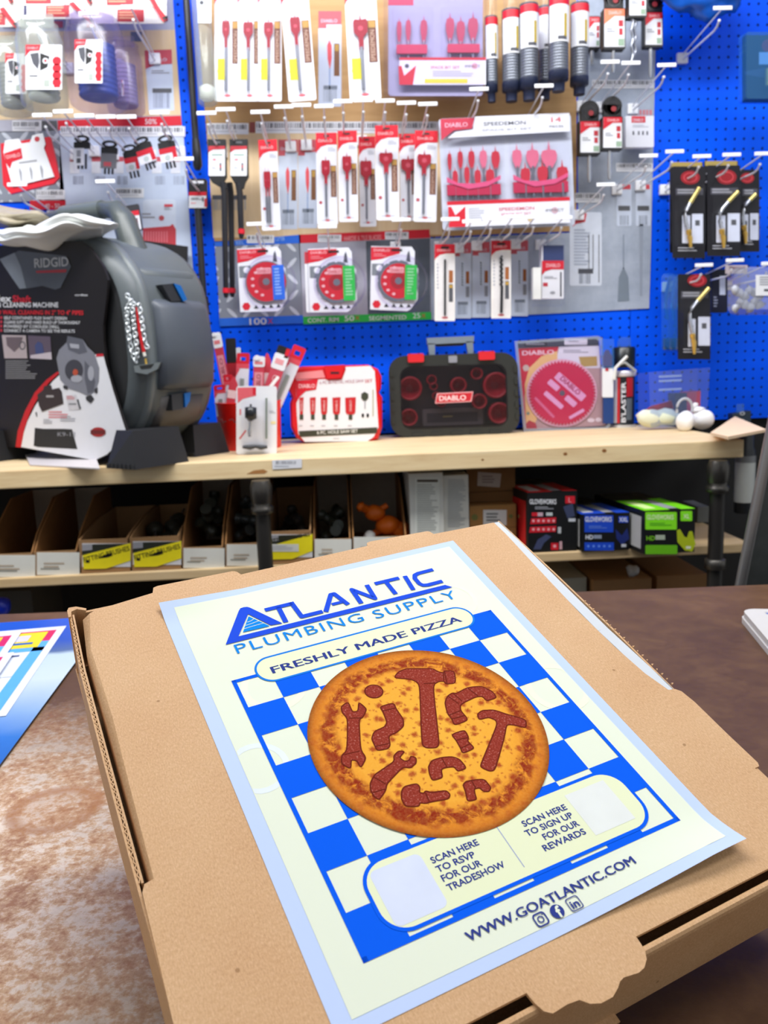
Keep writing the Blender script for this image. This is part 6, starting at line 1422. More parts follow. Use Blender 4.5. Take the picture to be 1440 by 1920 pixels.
# --- black case with clear lid
ys = base_y(850, 817)
t = thing('hole_saw_case', 'black hole saw case with smoky lid, red latches and grey handle', 'tool case', (P(850, 817, ys).x, ys, ST))
CB = M('2c2e2c', .45, 0, .4, .04)
oc = rrect(730, 664, 971, 816, 30, 6); oi = rrect(752, 686, 948, 800, 18, 6)
b_ = MB(Y=ys + .012, rot=(850, 740, -2.0)); b_.ring(oc, oi, CB, .012, .012)
n = len(oc); z0 = [b_.q(x, y, 0) for x, y in oc]; z1 = [b_.q(850 + (x - 850) * .96, 740 + (y - 740) * .96, -.06) for x, y in oc]
b_.add(z0 + z1, [[i, (i + 1) % n, n + (i + 1) % n, n + i] for i in range(n)] + [[n + i for i in range(n)]], CB)
b_.poly(oi, M('5a555a', .6), -.045); 
for k in range(5):
    b_.rect(733 + (k % 2), 690 + k * 22, 738, 702 + k * 22, CB, .016, .008, 2); b_.rect(963, 690 + k * 22, 969, 702 + k * 22, CB, .016, .008, 2); b_.rect(770 + k * 36, 808, 790 + k * 36, 815, CB, .016, .008, 2)
b_.build('case_shell', t)
HS = M('b41c30', .35, 0, .5, .05)
for k, (xx, yy_, r_) in enumerate(((768, 728, 22), (808, 712, 9), (812, 724, 7), (818, 742, 8), (858, 722, 15), (892, 700, 11), (928, 722, 24), (897, 752, 14), (766, 782, 16), (934, 774, 20), (826, 752, 10))):
    c_ = P(xx, yy_, ys + .03); s_ = (ys + .03) / F
    b_ = MB(); b_.lathe(c_, [(r_ * s_ * .55, -.016), (r_ * s_, -.014), (r_ * s_, .022), (r_ * s_ * .82, .022), (r_ * s_ * .80, 0), (r_ * s_ * .3, -.004), (r_ * s_ * .3, -.01)], HS, 24, 'Y'); b_.build('hole_saw', t)
b_ = MB(Y=ys + .012, rot=(850, 740, -2.0)); b_.rect(792, 766, 906, 798, M('5e5b60', .5), -.015, .01, 3); b_.rect(800, 774, 896, 792, M('2c2e38', .5), -.0145); b_.lines(830, 780, 858, 784, 1, M('a8a060', .5), -.0142); b_.build('bit_tray', t)
b_ = MB(Y=ys + .012, rot=(850, 740, -2.0)); b_.poly(rrect(750, 684, 950, 802, 20, 6), SMOKED, .013); b_.build('smoked_lid', t)
b_ = MB(Y=ys + .012, rot=(850, 740, -2.0)); b_.poly([(818, 736), (886, 735), (882, 754), (814, 755)], M('e4a0a4', .5), .0145, .001); b_.poly([(820, 738), (884, 737), (880, 752), (816, 753)], M('c21a2a', .45), .0150); b_.text('DIABLO', 822, 750, 9, M('f4d8da', .5), .0154, 0, w=50, bold=.02); b_.build('brand_badge', t)
for xx in (766, 898):
    b_ = MB(Y=ys + .012, rot=(850, 740, -2.0)); b_.rect(xx, 661, xx + 30, 677, M('d0202a', .4), .020, .016, 3); b_.build('latch', t)
b_ = MB(Y=ys + .012, rot=(850, 740, -2.0)); b_.rect(842, 667, 858, 680, M('8a8c96', .4), .016, .006, 2); b_.build('centre_clip', t)
b_ = MB(Y=ys + .02)
HG = M('7e8a96', .35, .2)
b_.poly([(800, 634), (888, 630), (887, 642), (801, 646)], HG, .008, .022); b_.poly([(802, 644), (815, 644), (815, 668), (805, 669)], HG, .008, .020); b_.poly([(873, 640), (886, 640), (887, 664), (877, 665)], HG, .008, .020); b_.poly([(815, 646), (873, 642), (868, 648), (820, 650)], BLK, .004, .016); b_.build('handle', t)
# --- saw blade pack
yb = base_y(1055, 806) - .005
t = thing('saw_blade_pack', 'large magenta circular saw blade in a clear shell on the shelf', 'saw blade pack', (P(1055, 806, yb).x, yb, ST))
b_ = MB(Y=yb + .01); b_.poly([(970, 640), (1122, 632), (1136, 798), (982, 806)], M('b89a94', .5), 0, .002); b_.poly([(970, 640), (1122, 632), (1123, 648), (971, 653)], M('3a424e', .5), .0005); b_.rect(983, 639, 1026, 650, M('22242a', .5), .0008); b_.lines(986, 641, 1023, 648, 2, M('9aa0a8', .5), .001, 1); b_.rect(1058, 634, 1101, 647, WHITE, .001, 0, 2); b_.lines(1066, 639, 1094, 643, 1, GREY, .0012)
b_.poly([(972, 654), (1047, 650), (1043, 674), (1020, 680), (1000, 694), (988, 715), (983, 745), (986, 780), (984, 802)], M('d01c34', .45), .0005); b_.poly([(1048, 650), (1123, 647), (1126, 690), (1090, 690), (1043, 676)], WHITE, .0005); b_.poly([(1085, 669), (1119, 668), (1120, 686), (1090, 688)], M('b49a4e', .5), .0008); b_.lines(1056, 656, 1106, 663, 2, GREY, .0008)
b_.poly([(984, 720), (992, 690), (1015, 668), (1045, 658), (1045, 700), (1000, 800), (1010, 804), (986, 804)], M('eac07a', .5), .0009); b_.poly([(984, 796), (992, 788), (1004, 793), (1007, 804), (985, 805)], RED2, .0012); b_.text('DIABLO', 979, 666, 8, M('f6d4d8', .5), .0012, -2, w=60, bold=.02); b_.disc(986, 690, 6, M('c8b8a8', .5), .0012); b_.disc(990, 775, 3, M('7a9078', .5), .0014); b_.disc(1108, 788, 7, M('e8ddd8', .5), .0008, 0, 16, 4); b_.disc(1122, 787, 6, M('e8ddd8', .5), .0008, 0, 16, 4); b_.build('printed_card', t)
b_ = MB(Y=yb + .01); cx, cy = 1053, 737; pts = []
for i in range(180):
    g = 2 * math.pi * i / 180; k = i % 3; r_ = (64, 58, 60.5)[k]; pts.append((cx + r_ * math.cos(g), cy + r_ * .96 * math.sin(g)))
b_.disc(1053, 737, 66, M('e8b8c4', .5), .0035, .0005, 60, 63.5); b_.poly(pts, M('c81444', .45, 0, .4, .03), .006, .002); b_.disc(cx, cy, 5, STEEL, .0066, 0, 18)
LP = M('e6a8cc', .5)
def rot_rect(x, y, w, h, a, mat, d):
    ca, sa = math.cos(math.radians(a)), math.sin(math.radians(a)); b_.poly([(x + u * ca - v * sa, y + u * sa + v * ca) for u, v in rrect(-w / 2, -h / 2, w / 2, h / 2, 2, 3)], mat, d)
rot_rect(1068, 725, 68, 15, 41, LP, .0064); b_.text('DIABLO', 1048, 711, 9, M('a8164a', .5), .0068, 41, w=46, bold=.02)
rot_rect(1037, 722, 24, 11, 41, LP, .0064); rot_rect(1069, 752, 24, 11, 41, LP, .0064); rot_rect(1037, 750, 44, 9, 41, LP, .0064); rot_rect(1020, 764, 52, 5, 46, M('d8688c', .5), .0064); rot_rect(1080, 776, 32, 6, -30, LP, .0064); b_.build('saw_blade', t)
b_ = MB(Y=yb + .01); b_.ring([(963, 640), (1118, 630), (1127, 634), (1142, 798), (1136, 805), (980, 809)], [(969, 645), (1114, 636), (1121, 640), (1136, 796), (1131, 800), (985, 803)], clear('shell_rim', 'dfe6f2', .12, .35, 'b8c4d8', .15), .013); b_.poly([(963, 640), (1118, 630), (1127, 634), (1142, 798), (1136, 805), (980, 809)], PLASTIC_L, .012); n = 6
o_ = [(963, 640), (1118, 630), (1127, 634), (1142, 798), (1136, 805), (980, 809)]; a_ = [b_.q(x, y, .012) for x, y in o_]; c_ = [b_.q(x, y, -.004) for x, y in o_]; b_.add(a_ + c_, [[i, (i + 1) % n, n + (i + 1) % n, n + i] for i in range(n)], PLASTIC_L); b_.build('clear_shell', t)
# narrow pack behind
t = pk('marker_pack', 'narrow red and white carded tool between the saw blade and the spray can', 'tool pack', None, 2.22, 1139, 792)
t.location.z = ST; WM[t.name] = Matrix.Translation(Vector((t.location.x, t.location.y, ST)))
b_ = MB(Y=2.22); b_.rect(1128, 636, 1150, 690, BLUEFILM, .006); b_.poly([(1131, 668), (1136, 656), (1141, 656), (1147, 668), (1147, 690), (1131, 690)], RED, .004, .010); b_.rect(1129, 687, 1149, 745, WHITE, .004, .010, 2); b_.rect(1134, 690, 1140, 696, RED2, .0046); b_.rect(1131, 745, 1150, 794, M('123a7a', .45), .002, .008); b_.build('carded_tool', t)
# spray can
cc = PZ(1172, 801, ST); cc = Vector((cc.x, cc.y + .02, ST)); sc_ = cc.y / F; r_ = 23 * sc_
t = thing('spray_can', 'black and white spray can with folded straw on its cap', 'spray can', cc)
H_ = 168 * sc_
b_ = MB(); b_.lathe(cc, [(r_ * .97, 0), (r_, .004), (r_ * .97, .008), (r_ * .93, .010), (r_ * .93, H_ * .54), (r_ * .93, H_ * .56)], M('1b2024', .35, .2), 32); b_.lathe(cc, [(r_ * 1.02, 0), (r_ * 1.02, .007)], M('d8dade', .3, .6), 32); b_.build('can_body', t)
b_ = MB(); b_.lathe(cc + Vector((0, 0, H_ * .56)), [(r_ * .95, 0), (r_ * 1.03, .002), (r_ * 1.03, .013), (r_ * .95, .016)], M('dcdae4', .3, .3), 32); b_.build('collar', t)
b_ = MB(); b_.lathe(cc + Vector((0, 0, H_ * .66)), [(r_ * .93, 0), (r_ * .93, H_ * .21), (r_ * .8, H_ * .225)], M('12181a', .3), 28); b_.build('cap', t)
def cyl(b_, a0, a1, z0, z1, mat, k=1.01, n=8):
    vs = [cc + Vector((r_ * .93 * k * math.cos(math.radians(a0 + (a1 - a0) * i / n)), r_ * .93 * k * math.sin(math.radians(a0 + (a1 - a0) * i / n)), z)) for z in (z0, z1) for i in range(n + 1)]
    b_.add(vs, [[i, i + 1, n + 2 + i, n + 1 + i] for i in range(n)], mat, True)
b_ = MB(); cyl(b_, 176, 222, .012, H_ * .55, M('d6dae2', .35)); cyl(b_, 222, 236, .012, H_ * .55, M('c8242c', .4)); cyl(b_, 268, 305, H_ * .34, H_ * .55, M('a81420', .4)); cyl(b_, 268, 300, .02, H_ * .32, M('59626a', .4)); b_.build('label', t)
b_ = MB(Y=cc.y - r_ - .001); b_.text("B'LASTER", 1173, 792, 8, WHITE, 0, -90, w=76, bold=.02); b_.build('lettering', t)
b_ = MB(Y=cc.y - r_ - .004); ST_ = M('d9dad6', .35); b_.rod([(1152, 712), (1154, 690), (1164, 680), (1176, 668)], 3.2, ST_, 0, 8); b_.rod([(1158, 684), (1172, 680), (1192, 696)], 2.6, M('9fa2a0', .35), 0, 8); b_.build('straw', t)
b_ = MB(Y=cc.y); b_.poly([(1156, 662), (1158, 640), (1164, 632), (1182, 632), (1184, 662)], BLUEFILM, 0, .002); b_.build('hang_tab', t)
# clear zip bags
t = pk('zip_bag', 'clear zip bag with pale and red packets, right of the spray can', 'bag', None, 2.16, 1235, 802)
t.location.z = ST; WM[t.name] = Matrix.Translation(Vector((t.location.x, t.location.y, ST)))
b_ = MB()
for k, (x, y, r0, c0_) in enumerate(((1222, 786, .030, 'd9dcc4'), (1246, 784, .030, 'd4dac0'), (1262, 788, .022, 'cfd6c0'), (1212, 780, .02, 'e2e0d4'))): b_.blob(P(x, y - 2, 2.12), r0, M(c0_, .6), k, .12, 2, (1.3, .6, .75))
b_.build('pale_packet', t)
b_ = MB(Y=2.16); b_.poly([(1206, 776), (1225, 762), (1262, 752), (1266, 766), (1225, 774)], M('c82c34', .5), -.01, .01); b_.build('red_packet', t)
b_ = MB(Y=2.16); b_.poly([(1202, 698), (1314, 689), (1308, 796), (1206, 799)], clear('zip_bag_film', 'e8eeff', .05, .10, '8aa8e0', .25), .055); b_.poly([(1198, 700), (1312, 690), (1306, 799), (1200, 801)], clear('zip_bag_back', 'e6ecff', .04, .08, '8898d0', .25), -.01)
for yy_ in (704, 712, 728): b_.poly([(1220, yy_), (1262, yy_ - 2), (1262, yy_ + 2), (1220, yy_ + 4)], M('7d92cc', .3), .056)
b_.build('bag_film', t)
t = pk('black_red_box', 'black and red carton standing behind the white bags', 'box', None, 2.19, 1290, 795)
t.location.z = ST; WM[t.name] = Matrix.Translation(Vector((t.location.x, t.location.y, ST)))
b_ = MB(Y=2.19); b_.poly([(1266, 738), (1288, 737), (1288, 798), (1266, 800)], BLK, 0, .05); b_.poly([(1288, 736), (1314, 733), (1312, 795), (1288, 798)], M('c01820', .45), 0, .05); b_.build('carton', t)
# white bags with a loop
for k, (x, y, nm) in enumerate(((1284, 802, 'knotted white plastic bag with a grey loop, nearer the zip bag'), (1318, 798, 'knotted white plastic bag nearer the cream envelopes'))):
    c_ = PZ(x, y + 6, ST); c_.y -= .02; t = thing('white_bag', nm, 'bag', c_, 'knotted white plastic bags'); s_ = c_.y / F
    b_ = MB(); b_.blob(c_ + Vector((0, .02, .024)), .026, M('f0f2f4', .4, 0, .5, .03), 11 + k, .10, 3, (.85 if k == 0 else 1.15, .9, .95)); b_.build('bag_body', t)
    b_ = MB()
    if k == 0:
        w = [c_ + Vector((.020 * math.cos(g) - .002, .02, .055 + .026 * math.sin(g))) for g in [math.pi * i / 10 - .3 for i in range(13)]]; b_.tube(w, .0035, M('b0b4bc', .4), 8); b_.build('loop', t)
    else:
        b_.blob(c_ + Vector((-.012, .02, .048)), .013, M('eceef2', .4), 31, .25, 3, (1.3, .8, .8)); b_.blob(c_ + Vector((-.022, .02, .058)), .008, M('eceef2', .4), 33, .3, 3, (1, .7, 1.2)); b_.build('knotted_neck', t)
# envelopes at the shelf end
for k in range(3):
    z = ST + .0005 + k * .0075; c4 = [PZ(1338 - 3 * k, 812 + 2 * k, z), PZ(1365, 826 - k, z), PZ(1432 + 2 * k, 808 + k, z), PZ(1376 + k, 785, z)]
    b_ = MB(); up_ = Vector((0, 0, .006)); b_.add(c4 + [v + up_ for v in c4], [[3, 2, 1, 0], [4, 5, 6, 7], [0, 1, 5, 4], [1, 2, 6, 5], [2, 3, 7, 6], [3, 0, 4, 7]], M(('e6c49c', 'f0c8a0', 'f4d4ae')[k], .6))
    tag(b_.build('envelope', origin=sum(c4, Vector()) / 4), ('lowest', 'middle', 'topmost')[k] + ' cream envelope of the pile at the right end of the pine shelf', 'envelope', 'cream envelopes at the shelf end')
c_ = PZ(1392, 786, ST); c_.y = min(c_.y, 2.22)
t = thing('door_latch', 'grey metal latch with two bright eyelets behind the envelopes', 'latch', c_)
b_ = MB(Y=c_.y); b_.poly([(1374, 776), (1408, 770), (1408, 792), (1374, 792)], M('2e3a46', .4, .3), 0, .03); b_.build('latch_body', t)
b_ = MB(Y=c_.y)
for yy_ in (775, 789): b_.ring(circ(1391, yy_, 5, 3.6, 16), circ(1391, yy_, 2.4, 1.6, 16), SILV, .003, .004)
b_.build('eyelet', t)
b_ = MB(Y=c_.y); b_.poly([(1382, 776), (1383, 758), (1396, 757), (1397, 774)], BLUEFILM, -.004, .002); b_.build('clear_tab', t)
# ------------------------------------------------------------------ lower shelf
KB = M('9a7650', .75, 0, .3, .08); KB2 = M('8c6238', .8, 0, .3, .1); KG = M('a8a094', .8); LABW = M('dcdcd4', .6, 0, .3, .04); DKS = M('2b2e24', .5, 0, .4, .2)
def bin_(label, x0, x1, yt, yb, hb, group='open front shelf bins', front='white', tall=True, depth=.30):
    """front panel in pixels (x0,x1,yt..yb at Y=1.815), tall back of hb metres, sloped sides"""
    Y = 1.815
    a, c = P(x0, yb, Y), P(x1, yb, Y); z0 = LT + .001; fh = (P(x0, yt, Y).z - P(x0, yb, Y).z)
    t = thing('shelf_bin', label, 'bin', ((a.x + c.x) / 2, Y, z0), group)
    w = .003; X0, X1 = a.x + .001, c.x - .001
    def slab(b_, pts, nx, mat):
        b_.add(pts + [p + nx for p in pts], [[0, 1, 2, 3][:len(pts)] if False else list(range(len(pts))), list(range(2 * len(pts) - 1, len(pts) - 1, -1))] + [[i, len(pts) + i, len(pts) + (i + 1) % len(pts), (i + 1) % len(pts)] for i in range(len(pts))], mat)
    for X, nm in ((X0, 1), (X1 - w, 1)):
        b_ = MB(); slab(b_, [Vector((X, Y, z0)), Vector((X, Y, z0 + fh)), Vector((X, Y + .04, z0 + fh + (hb - fh) * .35)), Vector((X, Y + depth * .55, z0 + hb)), Vector((X, Y + depth, z0 + hb)), Vector((X, Y + depth, z0))], Vector((w, 0, 0)), KB2 if tall else KB); b_.build('side_panel', t)
    b_ = MB(); b_.box(((X0 + X1) / 2, Y + depth, z0 + hb / 2), (X1 - X0, .003, hb), KG if tall else KB); b_.box(((X0 + X1) / 2, Y + depth / 2, z0 + .0015), (X1 - X0 - .007, depth, .003), KB2); b_.build('back_panel', t)
    b_ = MB(); b_.box(((X0 + X1) / 2, Y - .0015, z0 + fh / 2), (X1 - X0, .003, fh), KB)
    b2 = MB(Y=Y - .004)
    if front == 'white':
        b2.rect(x0 + 1, yt + 1, x1 - 1, yb - 1, LABW, 0, .0008); r = random.Random(int(x0)); g = M('b8a894', .6)
        b2.lines(x0 + 14, yt + (yb - yt) * .45, x1 - 24, yt + (yb - yt) * .72, 2, g, .0005, int(x0) + 1); b2.lines(x0 + 8, yb - 14, x1 - 34, yb - 9, 1, M('9a9a92', .6), .0005, int(x0))
    else:
        h = yb - yt; sk = (yb - yt) * .34
        b2.rect(x0 + 1, yt + 8, x1 - 1, yb - 10, M('d8d8dc', .6), 0, .0008); b2.poly([(x0 + 1, yt + 10), (x1 - 1, yt + 8), (x1 - 1, yt + 15), (x0 + 1, yt + 30)], DKS, .0004); b2.poly([(x0 + 1, yt + 10), (x0 + 20, yt + 10), (x0 + 20, yt + 20), (x0 + 1, yt + 22)], M('9a9aa0', .6), .0006)
        b2.poly([(x0 + 2, yt + 30), (x1 - 1, yt + 7), (x1 - 1, yb - 22), (x0 + 46, yb - 7), (x0 + 4, yb - 6)], YEL, .0008)
        if front == 'brush':
            b2.text('FITTING BRUSHES', x0 + 5, yt + 43, 9, M('32320c', .6), .0012, -14.5, w=(x1 - x0) * .95, bold=.01); b2.poly([(x0 + 30, yb - 26), (x0 + 46, yb - 34), (x0 + 56, yb - 36), (x0 + 58, yb - 31), (x0 + 48, yb - 28)], BLK, .0012); b2.rect(x0 + 8, yb - 23, x0 + 15, yb - 18, BLK, .0012)
        else:
            b2.rect(x0 + 3, yt + 26, x0 + 58, yt + 40, LABW, .0014); b2.text('FITTING BRUSHES', x0 + 4, yt + 24, 7, M('32320c', .6), .0012, -10, w=(x1 - x0) * .9, bold=.01); b2.lines(x0 + 8, yt + 29, x0 + 50, yt + 38, 3, LTXT, .0016)
    fp = b_.build('front_panel', t); b2.build('printed_label', fp)
    return t, X0, X1, Y, z0, fh, depth
B1 = bin_('white fronted shelf bin at the left edge', -22, 67, 1040, 1083, .150)
B2 = bin_('white fronted shelf bin with pale fittings, second from the left edge', 68, 150, 1035, 1079, .150)
B3 = bin_('yellow labelled brush bin, left of the two side by side', 153, 246, 1011, 1073, .098, 'open front shelf bins', 'brush', False)
B4 = bin_('yellow labelled brush bin, right of the two side by side', 248, 341, 1007, 1069, .098, 'open front shelf bins', 'brush', False)
B5 = bin_('white fronted shelf bin full of dark fittings, right of the yellow labels', 343, 422, 1027, 1066, .16)
B6 = bin_('white fronted shelf bin just left of the iron pipe leg', 424, 500, 1020, 1062, .16)
B7 = bin_('yellow labelled bin half hidden behind the iron pipe leg', 502, 587, 994, 1055, .13, 'open front shelf bins', 'tag', False)
B8 = bin_('white fronted shelf bin of dark fittings behind the pizza box edge', 589, 660, 1010, 1052, .16)
B9 = bin_('white fronted shelf bin holding the orange fittings', 662, 764, 1006, 1048, .16)
def fill(B, mat, n, r, seed, name, label, hi=.0, group=None, cat='fitting', spr=(.15, .8)):
    t, X0, X1, Y, z0, fh, dp = B; rg = random.Random(seed)
    for k in range(n):
        c = Vector((X0 + r + .006 + (X1 - X0 - 2 * r - .012) * rg.random(), Y + dp * rg.uniform(*spr), z0 + .006 + r + hi * rg.random()))
        b_ = MB()
        if cat == 'brush':
            d = Vector((rg.uniform(-.02, .02), .05, rg.uniform(.0, .05))); b_.tube([c - d * .5, c + d * .8], [.003, .003], STEEL, 6); b_.lathe(c + d * .2, [(.004, -.018), (r, -.012), (r * 1.05, .008), (.004, .016)], mat, 12, 'Y')
        else:
            ax = Vector((rg.uniform(-1, 1), rg.uniform(-1, 1), rg.uniform(-.4, 1))).normalized() * r
            b_.tube([c - ax, c - ax * .5, c - ax * .48, c + ax * .48, c + ax * .5, c + ax], [r * .55, r * .55, r * .4, r * .4, r * .55, r * .55], mat, 10)
        tag(b_.build(name, origin=c), label, cat, group)
fill(B2, M('d9bf92', .5), 6, .014, 4, 'copper_fitting', 'pale round fitting showing over the front of the second white bin', .01, 'pale fittings in the second bin', 'fitting', (.04, .2))
fill(B4, M('34352f', .4, .3), 7, .018, 5, 'wire_brush', 'dark wire brush inside the right yellow labelled bin', .05, 'wire brushes in the yellow bin', 'brush', (.35, .8))
fill(B5, M('2c312c', .35, 0), 10, .024, 6, 'pipe_fitting', 'dark bagged fitting in the bin right of the yellow labels', .09, 'dark fittings right of the yellow labels', 'fitting', (.2, .8))
fill(B6, M('2b3133', .3, .1), 9, .024, 7, 'pipe_fitting', 'dark bagged fitting in the bin just left of the pipe leg', .09, 'dark fittings left of the pipe leg', 'fitting', (.2, .8))
fill(B7, M('3a3b3c', .35, .3), 6, .022, 8, 'pipe_fitting', 'dark fitting in the yellow labelled bin behind the pipe leg', .06, 'dark fittings behind the pipe leg', 'fitting', (.2, .8))
fill(B8, M('2e342e', .35), 7, .024, 9, 'pipe_fitting', 'dark fitting in the white bin behind the pizza box edge', .07, 'dark fittings behind the pizza box', 'fitting', (.2, .7))
ORG = M('e06a10', .45, 0, .4, .08)
for k, (x, y, r, nm) in enumerate(((703, 962, .022, 'upper left orange plastic fitting in the bin'), (728, 985, .026, 'largest orange plastic fitting in the middle of the bin'), (752, 990, .018, 'right orange plastic fitting beside the carton'))):
    c = P(x, y, 1.90); c.z = max(c.z, LT + .036); t = thing('orange_fitting', nm, 'fitting', c, 'orange plastic fittings')
    b_ = MB(); b_.blob(c, r, ORG, 20 + k, .06, 3, (1.15, 1, .85)); b_.build('fitting_body', t)
    b_ = MB(); d = Vector((-.9 if k == 0 else .7, -.3, .5 if k == 0 else -.4)).normalized(); b_.tube([c, c + d * r * 1.7, c + d * r * 1.75, c + d * r * 2.1], [r * .5, r * .45, r * .6, r * .3], ORG, 10); b_.tube([c, c - Vector((d.x, d.y * .5, -d.z)) * r * 1.6], [r * .4, r * .3], ORG, 10); b_.build('spigot', t)
c = P(693, 1005, 1.86); b_ = MB(); b_.blob(c, .014, M('d8d8d4', .5), 3, .1); tag(b_.build('round_fitting', origin=c), 'small white round cap in front of the orange fittings', 'fitting')
# cartons
def carton(name, label, x0, y0, x1, y1, Y, depth, mat, zbase, lab=None, group=None, cat='box', extra=None, ztop=None):
    a, c = P(x0, y1, Y), P(x1, y0, Y); zb = zbase if zbase is not None else a.z; zt = P((x0 + x1) / 2, y0, Y).z if ztop is None else ztop
    t = thing(name, label, cat, ((a.x + c.x) / 2, Y, zb), group)
    b_ = MB(); b_.box(((a.x + c.x) / 2, Y + depth / 2, (zb + zt) / 2), (c.x - a.x, depth, zt - zb), mat, bev=.0015); body = b_.build('carton_body', t)
    b_ = MB(Y=Y - .0006)
    if extra: extra(b_); b_.build('print', t)
    return t
PRW = M('c9cbc6', .6, 0, .3, .04)
def p1_(b_):
    b_.rect(778, 896, 824, 1005, M('d2d6d0', .6), 0); b_.rect(782, 899, 821, 904, M('50463e', .6), .0004); b_.lines(782, 908, 822, 1000, 22, M('a6aaa6', .6), .0004, 3)
def p2_(b_): b_.lines(840, 899, 874, 990, 24, M('a3a7a8', .6), 0, 5)
carton('leaflet_box', 'white printed carton standing beside the orange fittings', 771, 887, 830, 1046, 1.83, .2, PRW, LT + .001, None, 'white printed cartons', 'box', p1_)
carton('leaflet_box', 'white printed carton next to the brown cartons', 833, 891, 878, 1043, 1.84, .2, PRW, LT + .001, None, 'white printed cartons', 'box', p2_)
BRC = M('8a6338', .75, 0, .3, .08); BRC2 = M('9b7444', .75, 0, .3, .08); BRC3 = M('7a5630', .75, 0, .3, .08)
def pl1(b_): b_.poly([(896, 885), (940, 888), (937, 914), (895, 911)], M('b4a8a0', .6), 0); b_.lines(904, 892, 932, 908, 3, M('8a7a74', .6), .0004, 3)
def pl2(b_): b_.rect(906, 956, 950, 985, M('d2d6da', .6), 0); b_.lines(912, 962, 942, 980, 3, M('70767a', .6), .0004, 7); b_.disc(890, 970, 6, M('6a6e3a', .6), 0); b_.disc(958, 968, 4, M('6a6e3a', .6), 0); b_.disc(976, 968, 5, M('6a6e3a', .6), 0)
def pl3(b_): b_.rect(944, 996, 960, 1012, M('c8c8c0', .6), 0)
carton('brown_carton', 'lowest brown carton of the stack behind the pizza box corner', 881, 990, 968, 1040, 1.86, .26, BRC2, LT + .001, None, 'brown cartons stacked on the lower shelf', 'box', pl3)
zt1 = P(930, 990, 1.86).z
carton('brown_carton', 'second brown carton up with the white label and dark marks', 881, 947, 968, 990, 1.86, .26, BRC2, zt1 + .001, None, 'brown cartons stacked on the lower shelf', 'box', pl2)
zt2 = P(930, 947, 1.86).z
carton('brown_carton', 'third brown carton up, plain and set back', 880, 922, 966, 948, 1.90, .24, BRC3, zt2 + .001, None, 'brown cartons stacked on the lower shelf')
zt3 = P(926, 922, 1.90).z
carton('brown_carton', 'topmost brown carton with a faded label under the pine shelf', 876, 885, 966, 922, 1.90, .24, BRC3, zt3 + .001, None, 'brown cartons stacked on the lower shelf', 'box', pl1, ST - .045)
# glove boxes: fronts turned slightly, lids towards the back
GK = M('17181a', .4, 0, .4, .04)
def glove(label, x0, y0, x1, y1, Y, depth, pr, hexc, side):
    Y = PZ((x0 + x1) / 2, y1 - 1, LT + .001).y; a, c = P(x0, y1, Y), P(x1, y0, Y); zb = LT + .001; zt = P((x0 + x1) / 2, y0, Y).z
    t = thing('glove_box', label, 'glove box', ((a.x + c.x) / 2, Y, zb), 'disposable glove boxes')
    b_ = MB(); sk = -.035 if side else 0
    lo = [Vector((a.x, Y, zb)), Vector((c.x, Y, zb)), Vector((c.x + sk, Y + depth, zb)), Vector((a.x + sk, Y + depth, zb))]; hi = [v + Vector((0, 0, zt - zb)) for v in lo]
    b_.add(lo + hi, [[3, 2, 1, 0], [4, 5, 6, 7], [0, 1, 5, 4], [1, 2, 6, 5], [2, 3, 7, 6], [3, 0, 4, 7]], GK); b_.build('carton_body', t)
    b_ = MB(Y=Y - .0006); pr(b_); b_.build('front_print', t)
    CC = M(hexc, .4)
    b_ = MB()
    def top(u0, u1, v0, v1, mat, dz=.0006):
        W_ = c.x - a.x
        b_.add([Vector((a.x + W_ * u + sk * v, Y + depth * v, zt + dz)) for u, v in ((u0, v0), (u1, v0), (u1, v1), (u0, v1))], [[0, 1, 2, 3]], mat)
    top(0, .5, .0, .55, CC); top(.72, 1, 0, .6, CC); top(.10, .32, .08, .45, M('c8ccd4', .5) if hexc != '7ade1a' else M('d8f6a0', .5), .001); top(.5, .7, .05, .5, GREY, .001); top(.1, .7, .62, .95, M('0c0d0e', .6)); b_.build('top_print', t)
    b_ = MB()
    W_ = c.x - a.x
    b_.add([Vector((a.x - .0006 + sk * v, Y + depth * v, zb + (zt - zb) * z)) for v, z in ((.05, .1), (.9, .1), (.9, .85), (.05, .85))], [[0, 1, 2, 3]], M('b8b8b8', .5) if hexc != 'b8141e' else CC); b_.build('side_print', t)
    return t
GT = 'GLOVEWORKS'
def g1(b_):
    b_.text(GT, 993, 945, 9, WHITE, .0004, 0, w=50, bold=.02); b_.lines(1003, 950, 1040, 956, 2, GREY, .0004); R_ = M('c81c2c', .45)
    b_.rect(997, 961, 1008, 968, R_, 0); b_.rect(1008, 961, 1018, 968, M('c9a8b4', .5), 0); b_.rect(1024, 961, 1036, 967, M('c0c8c8', .5), 0)
    for yy_ in (970, 986):
        b_.poly([(994 if yy_ > 980 else 996, yy_ + 2), (1043, yy_), (1042, yy_ + 11), (992 if yy_ > 980 else 994, yy_ + 13)], R_, 0)
        for k in range(5): b_.disc(1000 + k * 9.5, yy_ + 6.5, 2.6, M('eaa0a8', .5), .0004, 0, 12)
    b_.rect(1033, 1018, 1047, 1031, R_, 0); b_.disc(1040, 1024, 3, M('eaa0a8', .5), .0004, 0, 12); b_.rect(1049, 1015, 1054, 1030, M('c8a0a8', .5), 0); b_.rect(1046, 988, 1052, 1000, M('b8bcc0', .5), 0)
    b_.poly([(1000, 1030), (1008, 1012), (1024, 1002), (1034, 1006), (1020, 1018), (1014, 1030)], M('3c4466', .5), 0); b_.rect(1060, 930, 1078, 944, R_, 0); b_.text('L', 1066, 942, 9, M('eaa0a8', .5), .0004); b_.poly([(1056, 950), (1074, 944), (1078, 968), (1064, 972)], M('38405e', .5), 0); b_.rect(1066, 972, 1079, 978, M('c4c8d0', .5), 0)
